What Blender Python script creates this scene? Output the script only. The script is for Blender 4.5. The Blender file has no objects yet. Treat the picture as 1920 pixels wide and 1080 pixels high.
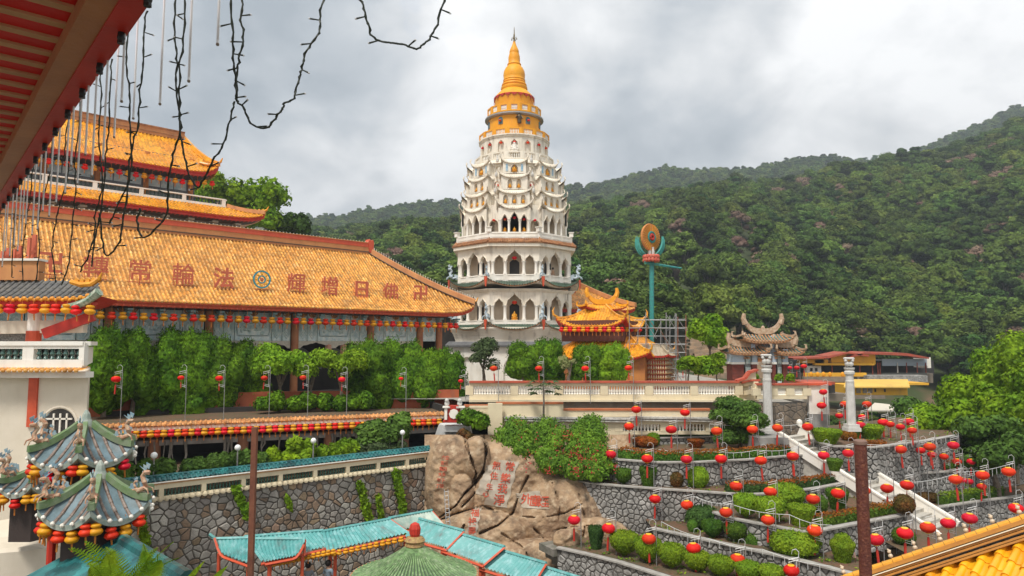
import bpy,math,random
import numpy as np
from mathutils import Vector,Matrix
SC=bpy.context.scene
COL=SC.collection
rnd=random.Random(7)
nrg=np.random.default_rng(7)
PI=math.pi
F=1280.0
TH=math.atan(105/F)
cam=bpy.data.objects.new('camera',bpy.data.cameras.new('camera'))
COL.objects.link(cam)
cam.data.sensor_width=36
cam.data.lens=24
cam.data.clip_start=0.05
cam.data.clip_end=9000
cam.location=(0,0,0)
cam.rotation_euler=(PI/2+TH,0,0)
SC.camera=cam
SUN_EL,SUN_AZ=math.radians(58),math.radians(-150)
sunv=Vector((math.sin(SUN_AZ)*math.cos(SUN_EL),math.cos(SUN_AZ)*math.cos(SUN_EL),math.sin(SUN_EL)))
sl=bpy.data.lights.new('sun','SUN')
sl.energy=2.0
sl.angle=math.radians(12)
sl.color=(1.0,0.96,0.9)
so=bpy.data.objects.new('sun',sl)
COL.objects.link(so)
so.rotation_euler=(-sunv).to_track_quat('-Z','Y').to_euler()
world=bpy.data.worlds.new('World')
SC.world=world
world.use_nodes=True
def build_world():
 nt=world.node_tree
 N,L=nt.nodes,nt.links
 N.clear()
 out=N.new('ShaderNodeOutputWorld')
 sky=N.new('ShaderNodeTexSky')
 sky.sky_type='NISHITA'
 sky.sun_disc=False
 sky.sun_elevation=SUN_EL
 sky.sun_rotation=SUN_AZ
 sky.air_density=1.2
 sky.dust_density=2.0
 b1=N.new('ShaderNodeBackground')
 b1.inputs['Strength'].default_value=0.12
 L.new(sky.outputs[0],b1.inputs['Color'])
 tc=N.new('ShaderNodeTexCoord')
 sep=N.new('ShaderNodeSeparateXYZ')
 L.new(tc.outputs['Generated'],sep.inputs[0])
 def math_(op,a,b=None):
  n=N.new('ShaderNodeMath')
  n.operation=op
  for i,v in enumerate((a,b)):
   if v is None:
    continue
   if isinstance(v,(int,float)):
    n.inputs[i].default_value=v
   else:
    L.new(v,n.inputs[i])
  return n.outputs[0]
 h=math_('ADD',math_('MAXIMUM',sep.outputs['Z'],0.0),0.5)
 cx=math_('DIVIDE',sep.outputs['X'],h)
 cy=math_('DIVIDE',sep.outputs['Y'],h)
 cmb=N.new('ShaderNodeCombineXYZ')
 L.new(cx,cmb.inputs[0])
 L.new(cy,cmb.inputs[1])
 def noise(scale,det,rough,dist,off):
  mp=N.new('ShaderNodeMapping')
  mp.inputs['Location'].default_value=off
  L.new(cmb.outputs[0],mp.inputs['Vector'])
  n=N.new('ShaderNodeTexNoise')
  n.inputs['Scale'].default_value=scale
  n.inputs['Detail'].default_value=det
  n.inputs['Roughness'].default_value=rough
  n.inputs['Distortion'].default_value=dist
  L.new(mp.outputs[0],n.inputs['Vector'])
  return n.outputs['Fac']
 def ramp(fac,stops):
  r=N.new('ShaderNodeValToRGB')
  L.new(fac,r.inputs[0])
  e=r.color_ramp.elements
  while len(e)<len(stops):
   e.new(0.5)
  for i,(p,c)in enumerate(stops):
   e[i].position=p
   e[i].color=(c,c,c,1)if isinstance(c,(int,float))else(*c,1)
  return r.outputs[0]
 big=noise(1.5,7,0.5,0.25,(1.55,4.3,0))
 fine=noise(4.2,8,0.55,0.3,(7.3,1.2,0))
 f=math_('ADD',math_('MULTIPLY',big,0.68),math_('MULTIPLY',fine,0.32))
 col=ramp(f,[(0.39,(0.24,0.27,0.30)),(0.455,(0.35,0.375,0.40)),(0.505,(0.49,0.50,0.51)),(0.57,(0.68,0.68,0.68))])
 b2=N.new('ShaderNodeBackground')
 b2.inputs['Strength'].default_value=1.0
 L.new(col,b2.inputs['Color'])
 hole=noise(2.0,6,0.5,0.2,(9.3,3.1,0))
 mask=ramp(hole,[(0.27,0.3),(0.33,1.0)])
 mx=N.new('ShaderNodeMixShader')
 L.new(mask,mx.inputs[0])
 L.new(b1.outputs[0],mx.inputs[1])
 L.new(b2.outputs[0],mx.inputs[2])
 L.new(mx.outputs[0],out.inputs['Surface'])
build_world()
SC.view_settings.view_transform='Standard'
SC.view_settings.look='None'
SC.view_settings.gamma=1
SC.view_settings.exposure=0.85
SC.view_settings.use_curve_mapping=False
SC.cycles.volume_bounces=0
SC.cycles.max_bounces=6
SC.cycles.transparent_max_bounces=8
_c,_s=math.cos(TH),math.sin(TH)
def ray(px,py):
 u,v=(px-960)/F,(540-py)/F
 return Vector((u,_c-v*_s,_s+v*_c))
def P(px,py,Y):
 d=ray(px,py)
 return d*(Y/d.y)
def PZ(px,py,z):
 d=ray(px,py)
 return d*(z/d.z)
def PL(px,py,o,d):
 """hit of the pixel ray on the vertical plane through o along horizontal d"""
 r=ray(px,py)
 n=Vector((-d[1],d[0],0))
 return r*(Vector((o[0],o[1],0)).dot(n)/r.dot(n))
def proj(p):
 X,Y,Z=p
 yc=Y*_c+Z*_s
 return 960+F*X/yc,540-F*(-Y*_s+Z*_c)/yc
_M={}
def mat(name,c1,c2=None,scale=3.0,rough=0.7,bump=0.15,bscale=20.0,metal=0.0,coat=0.0,streak=None,streak_col=(0.12,0.11,0.09),var=0.0,spec=0.4,cells=None,trans=0.0,emit=None,c3=None,facet=None,contrast=(0.35,0.65)):
 if name in _M:
  return _M[name]
 m=bpy.data.materials.new(name)
 m.use_nodes=True
 nt=m.node_tree
 N,L=nt.nodes,nt.links
 bs=N['Principled BSDF']
 bs.inputs['Roughness'].default_value=rough
 bs.inputs['Metallic'].default_value=metal
 bs.inputs['Specular IOR Level'].default_value=spec
 if coat:
  bs.inputs['Coat Weight'].default_value=coat
  bs.inputs['Coat Roughness'].default_value=0.15
 geo=N.new('ShaderNodeNewGeometry')
 pos=geo.outputs['Position']
 def noise(sc,det=4,vec=None):
  n=N.new('ShaderNodeTexNoise')
  n.inputs['Scale'].default_value=sc
  n.inputs['Detail'].default_value=det
  n.inputs['Roughness'].default_value=0.6
  L.new(vec or pos,n.inputs['Vector'])
  return n.outputs['Fac']
 def ramp(fac,a,b):
  r=N.new('ShaderNodeMapRange')
  r.inputs['From Min'].default_value=a
  r.inputs['From Max'].default_value=b
  L.new(fac,r.inputs['Value'])
  return r.outputs[0]
 def mix(fac,a,b,blend='MIX'):
  n=N.new('ShaderNodeMix')
  n.data_type='RGBA'
  n.blend_type=blend
  for sock,v in((n.inputs['Factor'],fac),(n.inputs[6],a),(n.inputs[7],b)):
   if isinstance(v,(int,float)):
    sock.default_value=v
   elif isinstance(v,tuple):
    sock.default_value=(*v,1)
   else:
    L.new(v,sock)
  return n.outputs[2]
 col=c1
 if c2:
  col=mix(ramp(noise(scale),*contrast),c1,c2)
 if c3:
  col=mix(ramp(noise(scale*4.3,3),0.5,0.7),col,c3)
 if cells:
  mp=N.new('ShaderNodeMapping')
  mp.inputs['Scale'].default_value=cells[0]
  L.new(pos,mp.inputs['Vector'])
  v=N.new('ShaderNodeTexVoronoi')
  v.inputs['Scale'].default_value=1.0
  L.new(mp.outputs[0],v.inputs['Vector'])
  sp=N.new('ShaderNodeSeparateColor')
  L.new(v.outputs['Color'],sp.inputs[0])
  mr=N.new('ShaderNodeMapRange')
  mr.inputs['To Min'].default_value=1-cells[1]
  mr.inputs['To Max'].default_value=1+cells[1]
  L.new(sp.outputs[0],mr.inputs['Value'])
  cb=N.new('ShaderNodeVectorMath')
  cb.operation='SCALE'
  if isinstance(col,tuple):
   cb.inputs[0].default_value=col
  else:
   L.new(col,cb.inputs[0])
  L.new(mr.outputs[0],cb.inputs['Scale'])
  col=cb.outputs[0]
 if var:
  oi=N.new('ShaderNodeObjectInfo')
  hs=N.new('ShaderNodeHueSaturation')
  mr=N.new('ShaderNodeMapRange')
  mr.inputs['To Min'].default_value=1-var
  mr.inputs['To Max'].default_value=1+var
  L.new(oi.outputs['Random'],mr.inputs['Value'])
  L.new(mr.outputs[0],hs.inputs['Value'])
  m2=N.new('ShaderNodeMath')
  m2.operation='MULTIPLY_ADD'
  m2.inputs[1].default_value=var*0.12
  m2.inputs[2].default_value=0.5-var*0.06
  fr=N.new('ShaderNodeMath')
  fr.operation='FRACT'
  m7=N.new('ShaderNodeMath')
  m7.operation='MULTIPLY'
  m7.inputs[1].default_value=17.3
  L.new(oi.outputs['Random'],m7.inputs[0])
  L.new(m7.outputs[0],fr.inputs[0])
  L.new(fr.outputs[0],m2.inputs[0])
  L.new(m2.outputs[0],hs.inputs['Hue'])
  if isinstance(col,tuple):
   hs.inputs['Color'].default_value=(*col,1)
  else:
   L.new(col,hs.inputs['Color'])
  col=hs.outputs[0]
 if streak:
  mp=N.new('ShaderNodeMapping')
  mp.inputs['Scale'].default_value=(streak[0],streak[0],streak[0]*0.12)
  L.new(pos,mp.inputs['Vector'])
  a=noise(1.0,6,mp.outputs[0])
  b=noise(streak[0]*0.35,4)
  mm=N.new('ShaderNodeMath')
  mm.operation='MULTIPLY'
  L.new(ramp(a,0.48,0.72),mm.inputs[0])
  L.new(ramp(b,0.4,0.62),mm.inputs[1])
  m3=N.new('ShaderNodeMath')
  m3.operation='MULTIPLY'
  L.new(mm.outputs[0],m3.inputs[0])
  m3.inputs[1].default_value=streak[1]
  col=mix(m3.outputs[0],col,streak_col)
 if isinstance(col,tuple):
  bs.inputs['Base Color'].default_value=(*col,1)
 else:
  L.new(col,bs.inputs['Base Color'])
 if bump:
  bp=N.new('ShaderNodeBump')
  bp.inputs['Strength'].default_value=bump
  bp.inputs['Distance'].default_value=0.05
  L.new(noise(bscale,5),bp.inputs['Height'])
  L.new(bp.outputs[0],bs.inputs['Normal'])
 if emit:
  bs.inputs['Emission Color'].default_value=(*emit[0],1)
  bs.inputs['Emission Strength'].default_value=emit[1]
 if trans:
  tr=N.new('ShaderNodeBsdfTranslucent')
  mx=N.new('ShaderNodeMixShader')
  mx.inputs[0].default_value=trans
  if isinstance(col,tuple):
   tr.inputs['Color'].default_value=(*col,1)
  else:
   L.new(col,tr.inputs['Color'])
  L.new(bs.outputs[0],mx.inputs[1])
  L.new(tr.outputs[0],mx.inputs[2])
  L.new(mx.outputs[0],N['Material Output'].inputs['Surface'])
 _M[name]=m
 return m
def leafmat(name,c1,c2,c3=None,scale=0.8,cell=6.0,var=0.25,trans=0.3,strength=0.35):
 return mat(name,c1,c2,scale=scale,rough=0.75,bump=0,cells=((cell,cell,cell),strength),var=var,trans=trans,spec=0.1,c3=c3)
I4=np.eye(4)
class G:
 def __init__(s):
  s.V,s.L,s.S,s.MI,s.n=[],[],[],[],0
 def add(s,vf,m=0):
  V,Fc=vf
  V=np.asarray(V,float).reshape(-1,3)
  if isinstance(Fc,np.ndarray):
   s.L.append((Fc+s.n).ravel())
   s.S.append(np.full(len(Fc),Fc.shape[1]))
   k=len(Fc)
  else:
   s.L.append(np.array([i for f in Fc for i in f],int)+s.n)
   s.S.append(np.array([len(f)for f in Fc],int))
   k=len(Fc)
  s.MI.append(np.full(k,m))
  s.V.append(V)
  s.n+=len(V)
  return s
 def many(s,vf,M,m=0):
  V,Fc=vf
  V=np.asarray(V,float)
  M=np.asarray(M,float)
  k=len(M)
  if not k:
   return s
  W=np.einsum('kij,vj->kvi',M[:,:3,:3],V)+M[:,None,:3,3]
  fl=[np.array(f)for f in Fc]
  loops=np.concatenate(fl)
  sizes=np.array([len(f)for f in fl])
  off=(np.arange(k)*len(V))[:,None]+s.n
  s.L.append((loops[None,:]+off).ravel())
  s.S.append(np.tile(sizes,k))
  s.MI.append(np.full(k*len(fl),m))
  s.V.append(W.reshape(-1,3))
  s.n+=k*len(V)
  return s
 def mesh(s,name,mats,smooth=False,xf=None):
  V=np.concatenate(s.V)
  if xf is not None:
   xf=np.array(xf)
   V=V@xf[:3,:3].T+xf[:3,3]
  L=np.concatenate(s.L)
  S=np.concatenate(s.S)
  me=bpy.data.meshes.new(name)
  me.vertices.add(len(V))
  me.vertices.foreach_set('co',V.astype(np.float32).ravel())
  me.loops.add(len(L))
  me.loops.foreach_set('vertex_index',L.astype(np.int32))
  me.polygons.add(len(S))
  st=np.concatenate([[0],np.cumsum(S)[:-1]])
  me.polygons.foreach_set('loop_start',st.astype(np.int32))
  me.polygons.foreach_set('material_index',np.concatenate(s.MI).astype(np.int32))
  me.polygons.foreach_set('use_smooth',np.full(len(S),bool(smooth)))
  for m in(mats if isinstance(mats,(list,tuple))else[mats]):
   me.materials.append(m)
  me.update(calc_edges=True)
  if smooth:
   try:
    me.set_sharp_from_angle(angle=math.radians(smooth if smooth is not True else 45))
   except Exception:
    pass
  return me
_W={}
def _link(name,data):
 o=bpy.data.objects.new(name,data)
 COL.objects.link(o)
 return o
def tag(o,label=None,cat=None,group=None,kind=None):
 for k,v in(('label',label),('category',cat),('group',group),('kind',kind)):
  if v:
   o[k]=v
 return o
def thing(name,label,cat,loc=(0,0,0),rz=0.0,group=None):
 o=_link(name,None)
 o.location=loc
 o.rotation_euler=(0,0,rz)
 tag(o,label,cat,group)
 _W[o.name]=Matrix.Translation(Vector(loc))@Matrix.Rotation(rz,4,'Z')
 o.empty_display_size=0.3
 return o
def part(name,g,mats,parent,smooth=False,world=True,kind=None,label=None):
 W=_W[parent.name]
 o=_link(name,g.mesh(name,mats,smooth,W.inverted()if world else None)if isinstance(g,G)else g)
 o.parent=parent
 _W[o.name]=W
 tag(o,label,None,None,kind)
 return o
def solo(name,g,mats,label=None,cat=None,group=None,kind=None,smooth=False,loc=None):
 """a thing (or a piece of the setting) that is one mesh, made in world coordinates"""
 xf=Matrix.Translation(-Vector(loc))if loc is not None else None
 o=_link(name,g.mesh(name,mats,smooth,xf))
 if loc is not None:
  o.location=loc
 _W[o.name]=Matrix.Translation(Vector(loc))if loc is not None else Matrix.Identity(4)
 return tag(o,label,cat,group,kind)
def copy_tree(o,loc=None,rz=None,label=None,group=None,sc=None,parent=None):
 c=o.copy()
 COL.objects.link(c)
 if parent:
  c.parent=parent
 else:
  if loc is not None:
   c.location=loc
  if rz is not None:
   c.rotation_euler=(0,0,rz)
  if sc is not None:
   c.scale=(sc,sc,sc)if isinstance(sc,(int,float))else sc
  if label:
   c['label']=label
  if group:
   c['group']=group
 for ch in o.children:
  copy_tree(ch,parent=c)
 return c
def place(me,name,parent,M):
 """an object with shared mesh data as a child; M is its world matrix"""
 o=_link(name,me)
 o.parent=parent
 o.matrix_local=_W[parent.name].inverted()@M
 return o
ORD=['','first','second','third','fourth','fifth','sixth','seventh','eighth','ninth','tenth','eleventh','twelfth','thirteenth','fourteenth','fifteenth','sixteenth','seventeenth','eighteenth','nineteenth','twentieth']
def ordw(i):
 if i<=20:
  return ORD[i]
 t=['','','twenty','thirty','forty','fifty'][i//10]
 return(t+'-'+ORD[i%10])if i%10 else{2:'twentieth',3:'thirtieth',4:'fortieth',5:'fiftieth'}[i//10]
def box(c,s,rz=0.0,taper=1.0):
 x,y,z=s[0]/2,s[1]/2,s[2]/2
 V=np.array([(-x,-y,-z),(x,-y,-z),(x,y,-z),(-x,y,-z),(-x*taper,-y*taper,z),(x*taper,-y*taper,z),(x*taper,y*taper,z),(-x*taper,y*taper,z)])
 if rz:
  a,b=math.cos(rz),math.sin(rz)
  V=np.stack([V[:,0]*a-V[:,1]*b,V[:,0]*b+V[:,1]*a,V[:,2]],1)
 return V+np.array(c),[(3,2,1,0),(4,5,6,7),(0,1,5,4),(1,2,6,5),(2,3,7,6),(3,0,4,7)]
def beam(a,b,w,h,up=(0,0,1),center=True):
 """box from a to b, width w sideways, height h up"""
 a,b=Vector(a),Vector(b)
 d=(b-a).normalized()
 s=d.cross(Vector(up)).normalized()
 u=s.cross(d)
 o0,o1=(-h/2,h/2)if center else(0,h)
 V=[tuple(p+s*(w/2*i)+u*j)for p in(a,b)for i,j in((-1,o0),(1,o0),(1,o1),(-1,o1))]
 return np.array(V),[(3,2,1,0),(4,5,6,7),(0,1,5,4),(1,2,6,5),(2,3,7,6),(3,0,4,7)]
def tube(pts,r,n=6,caps=True):
 """swept tube; r a number or one per point"""
 pts=[Vector(p)for p in pts]
 k=len(pts)
 r=[r]*k if isinstance(r,(int,float))else list(r)
 V,Fc=[],[]
 ref=None
 for i in range(k):
  d=(pts[min(i+1,k-1)]-pts[max(i-1,0)]).normalized()
  if ref is None:
   ref=d.cross(Vector((0,0,1)))
   if ref.length<0.05:
    ref=d.cross(Vector((0,1,0)))
  s=(ref-d*ref.dot(d)).normalized()
  ref=s
  u=d.cross(s)
  for j in range(n):
   a=2*PI*j/n
   V.append(tuple(pts[i]+(s*math.cos(a)+u*math.sin(a))*r[i]))
 for i in range(k-1):
  for j in range(n):
   Fc.append((i*n+j,i*n+(j+1)%n,(i+1)*n+(j+1)%n,(i+1)*n+j))
 if caps:
  Fc.append(tuple(range(n))[::-1])
  Fc.append(tuple(range((k-1)*n,k*n)))
 return np.array(V),Fc
def lathe(prof,n=12,c=(0,0,0),rot=0.0,poly=False):
 """profile [(r, z)...]; poly: r is the apothem of an n-sided prism"""
 V,Fc=[],[]
 k=len(prof)
 for r,z in prof:
  q=r/math.cos(PI/n)if poly else r
  for j in range(n):
   a=2*PI*(j+0.5*poly)/n+rot
   V.append((c[0]+q*math.sin(a),c[1]-q*math.cos(a),c[2]+z))
 for i in range(k-1):
  for j in range(n):
   Fc.append((i*n+j,i*n+(j+1)%n,(i+1)*n+(j+1)%n,(i+1)*n+j))
 Fc.append(tuple(range(n))[::-1])
 Fc.append(tuple(range((k-1)*n,k*n)))
 return np.array(V),Fc
def prism(poly,o,ux,uy,t):
 """2D polygon in the frame o, ux, uy (Vectors), extruded by vector t"""
 o,ux,uy,t=Vector(o),Vector(ux),Vector(uy),Vector(t)
 k=len(poly)
 A=[o+ux*x+uy*y for x,y in poly]
 V=[tuple(p)for p in A]+[tuple(p+t)for p in A]
 Fc=[tuple(range(k))[::-1],tuple(range(k,2*k))]
 for i in range(k):
  j=(i+1)%k
  Fc.append((i,j,k+j,k+i))
 return np.array(V),Fc
def grid(fn,nu,nv):
 V=[tuple(fn(i/nu,j/nv))for j in range(nv+1)for i in range(nu+1)]
 w=nu+1
 Fc=[(j*w+i,j*w+i+1,(j+1)*w+i+1,(j+1)*w+i)for j in range(nv)for i in range(nu)]
 return np.array(V),Fc
def sphere(c,r,n=8,m=5,sq=(1,1,1)):
 pr=[(math.sin(PI*i/m)*1.0,-math.cos(PI*i/m))for i in range(m+1)]
 pr[0]=(0.02,-1)
 pr[-1]=(0.02,1)
 V,Fc=lathe(pr,n)
 return V*(np.array(sq)*r)+np.array(c),Fc
def arch_poly(w,h,kind,n=10):
 """outline of an arch head, from (-w, 0) up to the crown and down to (w, 0)"""
 out=[]
 for i in range(n+1):
  t=i/n
  x=-w+2*w*t
  q=abs(2*t-1)
  if kind=='round':
   a=PI*(1-t)
   out.append((w*math.cos(a),h*math.sin(a)))
  elif kind=='pointed':
   out.append((x,h*(1-q**1.7)*0.85+h*0.15*(1-q)**3))
  elif kind=='cusp':
   y=h*(0.86*math.sqrt(max(0,1-q**2.0))+0.0)
   y-=0.13*h*abs(math.sin(q*PI*2.5))*(q>0.2)
   y+=h*0.22*max(0,1-q/0.25)**1.5
   out.append((x,max(0,y)))
  else:
   out.append((x,h))
 return out
def comb(w,h,opens,y0=0.0):
 """a wall sheet from x=0..w, y=y0..h whose lower edge is cut by openings (cx, halfw, spring, rise, kind)"""
 pts=[(0,y0)]
 for cx,hw,sp,ri,kind in opens:
  if y0<sp:
   pts.append((cx-hw,y0))
  pts+=[(cx+x,sp+y)for x,y in arch_poly(hw,ri,kind)]
  if y0<sp:
   pts.append((cx+hw,y0))
 pts+=[(w,y0),(w,h),(0,h)]
 out=[]
 for p in pts:
  if not out or abs(p[0]-out[-1][0])+abs(p[1]-out[-1][1])>1e-5:
   out.append(p)
 return out
def TR(loc,rz=0.0,s=1.0):
 a,b=math.cos(rz),math.sin(rz)
 if not isinstance(s,(tuple,list)):
  s=(s,s,s)
 return np.array([[a*s[0],-b*s[1],0,loc[0]],[b*s[0],a*s[1],0,loc[1]],[0,0,s[2],loc[2]],[0,0,0,1]])
class Panel:
 """A,B lower corners, C above B, D above A. s along the eave in metres, t up the slope 0..1"""
 def __init__(s,A,B,C,D,lift=0.0,sag=0.0,power=4.0,liftD=1.6):
  s.A,s.B,s.C,s.D=(Vector(p)for p in(A,B,C,D))
  e=s.B-s.A
  s.L=e.length
  s.e=e/s.L
  s.a=(s.D-s.A).dot(s.e)
  s.b=(s.B-s.C).dot(s.e)
  s.up=(s.D-s.A)-s.e*s.a
  s.run=s.up.length
  s.lift,s.sag,s.pw,s.ld=lift,sag,power,liftD
  s.n=s.e.cross(s.up).normalized()
  if s.n.z<0:
   s.n=-s.n
 def at(s,x,t):
  w0,w1=s.a*t,s.L-s.b*t
  w=(x-w0)/max(1e-6,w1-w0)
  q=min(1.0,abs(2*w-1))
  p=s.A+s.e*x+s.up*t
  z=s.lift*q**s.pw*(1-t)**s.ld-s.sag*4*t*(1-t)*(0.6+0.4*(1-t))
  return Vector((p.x,p.y,p.z+z))
 def sheet(s,nu=24,nv=8,off=0.0):
  def fn(u,v):
   x0,x1=s.a*v,s.L-s.b*v
   return s.at(x0+(x1-x0)*u,v)+s.n*off
  return grid(fn,nu,nv)
 def edge(s,n=24,t=0.0,off=(0,0,0)):
  x0,x1=s.a*t,s.L-s.b*t
  return[s.at(x0+(x1-x0)*i/n,t)+Vector(off)for i in range(n+1)]
 def hip(s,right=True,n=8):
  return[s.at(s.L-s.b*i/n if right else s.a*i/n,i/n)for i in range(n+1)]
 def rib_ends(s,sp):
  k=max(1,int(s.L/sp))
  o=(s.L-(k-1)*sp)/2
  out=[]
  for i in range(k):
   x=o+i*sp
   te=min(1.0,x/s.a if s.a>1e-6 else 1,(s.L-x)/s.b if s.b>1e-6 else 1)
   if te>0.02:
    out.append((x,te))
  return out
 def ribs(s,g,sp,r,tile=0.3,m=0,prof=4,maxseg=60):
  """barrel tile rows: each tile a half tube, wider at its lower end"""
  for x,te in s.rib_ends(sp):
   k=max(1,min(maxseg,int(s.run*te/tile)))
   pts=np.array([s.at(x,te*i/k)for i in range(k+1)])
   ang=np.linspace(0,PI,prof+1)
   cs,sn=np.cos(ang),np.sin(ang)
   e,n=np.array(s.e),np.array(s.n)
   lo=pts[:-1,None,:]+e*(cs*r)[None,:,None]+n*(sn*r)[None,:,None]
   hi=pts[1:,None,:]+e*(cs*r*0.8)[None,:,None]+n*(sn*r*0.78)[None,:,None]
   V=np.stack([lo,hi],1).reshape(-1,3)
   q=prof+1
   base=np.arange(k)[:,None]*2*q
   j=np.arange(prof)[None,:]
   Fq=np.stack([base+j,base+j+1,base+q+j+1,base+q+j],-1).reshape(-1,4)
   g.add((V,Fq),m)
 def pans(s,g,sp,tile,depth,m=0):
  pass
def ridge(g,pts,w,h,m=0,base=0.0):
 """a box-section ridge along a path"""
 pts=[Vector(p)for p in pts]
 V,Fc=[],[]
 k=len(pts)
 for i in range(k):
  d=pts[min(i+1,k-1)]-pts[max(i-1,0)]
  d.z=0
  d.normalize()
  sd=Vector((d.y,-d.x,0))
  for a,b in((-1,base),(1,base),(0.8,base+h),(-0.8,base+h)):
   V.append(tuple(pts[i]+sd*(w/2*a)+Vector((0,0,b))))
 for i in range(k-1):
  for j in range(4):
   Fc.append((i*4+j,i*4+(j+1)%4,i*4+4+(j+1)%4,i*4+4+j))
 Fc+=[(3,2,1,0),tuple(range(4*k-4,4*k))]
 g.add((np.array(V),Fc),m)
def fnoise(p,s=1.0,seed=0.0):
 """cheap smooth noise on an (n, 3) array, -1..1"""
 x,y,z=p[:,0]*s+seed,p[:,1]*s+seed*1.7,p[:,2]*s-seed
 return(np.sin(x*1.7+1.3*np.sin(y*2.1+z))+np.sin(y*1.9+1.1*np.sin(z*2.3+x*1.2))+np.sin(z*2.2+1.2*np.sin(x*1.6-y)))/3
def rand_dirs(n,rng):
 d=rng.normal(size=(n,3))
 return d/np.linalg.norm(d,axis=1,keepdims=True)
def leaf_quads(g,pos,nrm,size,rng,m=0,tilt=0.7,aspect=1.6,droop=0.0,shape='quad'):
 n=len(pos)
 if np.isscalar(size):
  size=np.full(n,size)
 size=size*rng.uniform(0.6,1.35,n)
 nn=nrm+rand_dirs(n,rng)*tilt
 nn/=np.linalg.norm(nn,axis=1,keepdims=True)+1e-9
 t=np.cross(nn,rand_dirs(n,rng))
 t[:,2]-=droop
 t/=np.linalg.norm(t,axis=1,keepdims=True)+1e-9
 b=np.cross(nn,t)
 a=t*(size*aspect/2)[:,None]
 c=b*(size/2)[:,None]
 if shape=='quad':
  V=np.stack([pos-a,pos+c*0.9-a*0.1,pos+a,pos-c*0.9-a*0.1],1).reshape(-1,3)
  Fq=np.arange(n*4).reshape(-1,4)
 else:
  V=np.stack([pos-a-c,pos-a+c,pos+a+c*0.6,pos+a-c*0.6],1).reshape(-1,3)
  Fq=np.arange(n*4).reshape(-1,4)
 g.add((V,Fq),m)
ICO=None
def ico():
 global ICO
 if ICO is None:
  t=(1+5**0.5)/2
  V=[(-1,t,0),(1,t,0),(-1,-t,0),(1,-t,0),(0,-1,t),(0,1,t),(0,-1,-t),(0,1,-t),(t,0,-1),(t,0,1),(-t,0,-1),(-t,0,1)]
  Fc=[(0,11,5),(0,5,1),(0,1,7),(0,7,10),(0,10,11),(1,5,9),(5,11,4),(11,10,2),(10,7,6),(7,1,8),(3,9,4),(3,4,2),(3,2,6),(3,6,8),(3,8,9),(4,9,5),(2,4,11),(6,2,10),(8,6,7),(9,8,1)]
  V=[Vector(v).normalized()for v in V]
  lv=[(list(map(tuple,V)),Fc)]
  for _ in range(3):
   VV=[Vector(v)for v in lv[-1][0]]
   mid,FF={},[]
   def mp(a,b):
    k=(min(a,b),max(a,b))
    if k not in mid:
     mid[k]=len(VV)
     VV.append((VV[a]+VV[b]).normalized())
    return mid[k]
   for a,b,c in lv[-1][1]:
    x,y,z=mp(a,b),mp(b,c),mp(c,a)
    FF+=[(a,x,z),(b,y,x),(c,z,y),(x,y,z)]
   lv.append((list(map(tuple,VV)),FF))
  ICO=[(np.array(v),np.array(f))for v,f in lv]
 return ICO
def blob(g,c,r,lvl=2,amp=0.15,freq=2.0,seed=0.0,m=0,squash=None):
 V,Fc=ico()[lvl]
 V=V.copy()
 k=1+amp*fnoise(V,freq,seed)+amp*0.5*fnoise(V,freq*2.3,seed+5)
 V=V*k[:,None]*np.array(r)
 if squash is not None:
  V[:,2]=np.maximum(V[:,2],squash)
 g.add((V+np.array(c),Fc),m)
def crown(g,lobes,n,size,rng,core=0.8,m=0,mcore=0,tilt=0.6,aspect=1.5,droop=0.0,lvl=1,shell=(0.8,1.08),up=0.0):
 """lobes: [(centre, radii)], leaves scattered through the outer shell of every lobe"""
 w=np.array([(r[0]*r[1]+r[1]*r[2]+r[0]*r[2])for _,r in lobes])
 w=w/w.sum()
 for(c,r),k in zip(lobes,w):
  cnt=max(6,int(n*k))
  d=rand_dirs(cnt,rng)
  d[:,2]=np.where(d[:,2]<-0.5,-d[:,2],d[:,2])
  rr=rng.uniform(*shell,cnt)*(1+0.12*fnoise(d,3,c[0]))
  pos=np.array(c)+d*rr[:,None]*np.array(r)
  nn=d/np.array(r)
  nn/=np.linalg.norm(nn,axis=1,keepdims=True)
  nn[:,2]+=up
  leaf_quads(g,pos,nn,size,rng,m,tilt,aspect,droop)
  if core:
   blob(g,c,np.array(r)*core,lvl,0.12,2.5,c[0]+c[1],mcore)
def limbs(g,base,tops,r,rng,m=0,fork=0.45):
 """tapered trunk from base forking to the tops"""
 base=Vector(base)
 cen=sum((Vector(t)for t in tops),Vector())/len(tops)
 fk=base.lerp(cen,fork)
 fk+=Vector((rng.uniform(-1,1),rng.uniform(-1,1),0))*r
 g.add(tube([base-Vector((0,0,r)),base.lerp(fk,0.5)+Vector((rng.uniform(-r,r),rng.uniform(-r,r),0))*0.7,fk],[r*1.25,r,r*0.8],7),m)
 for t in tops:
  t=Vector(t)
  mid=fk.lerp(t,0.5)+Vector((0,0,rng.uniform(0,r*2)))
  g.add(tube([fk,mid,t],[r*0.6,r*0.42,r*0.2],5),m)
BARK=mat('bark',(0.12,0.085,0.06),(0.2,0.16,0.12),scale=6,rough=0.9,bump=0.5,bscale=30)
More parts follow.
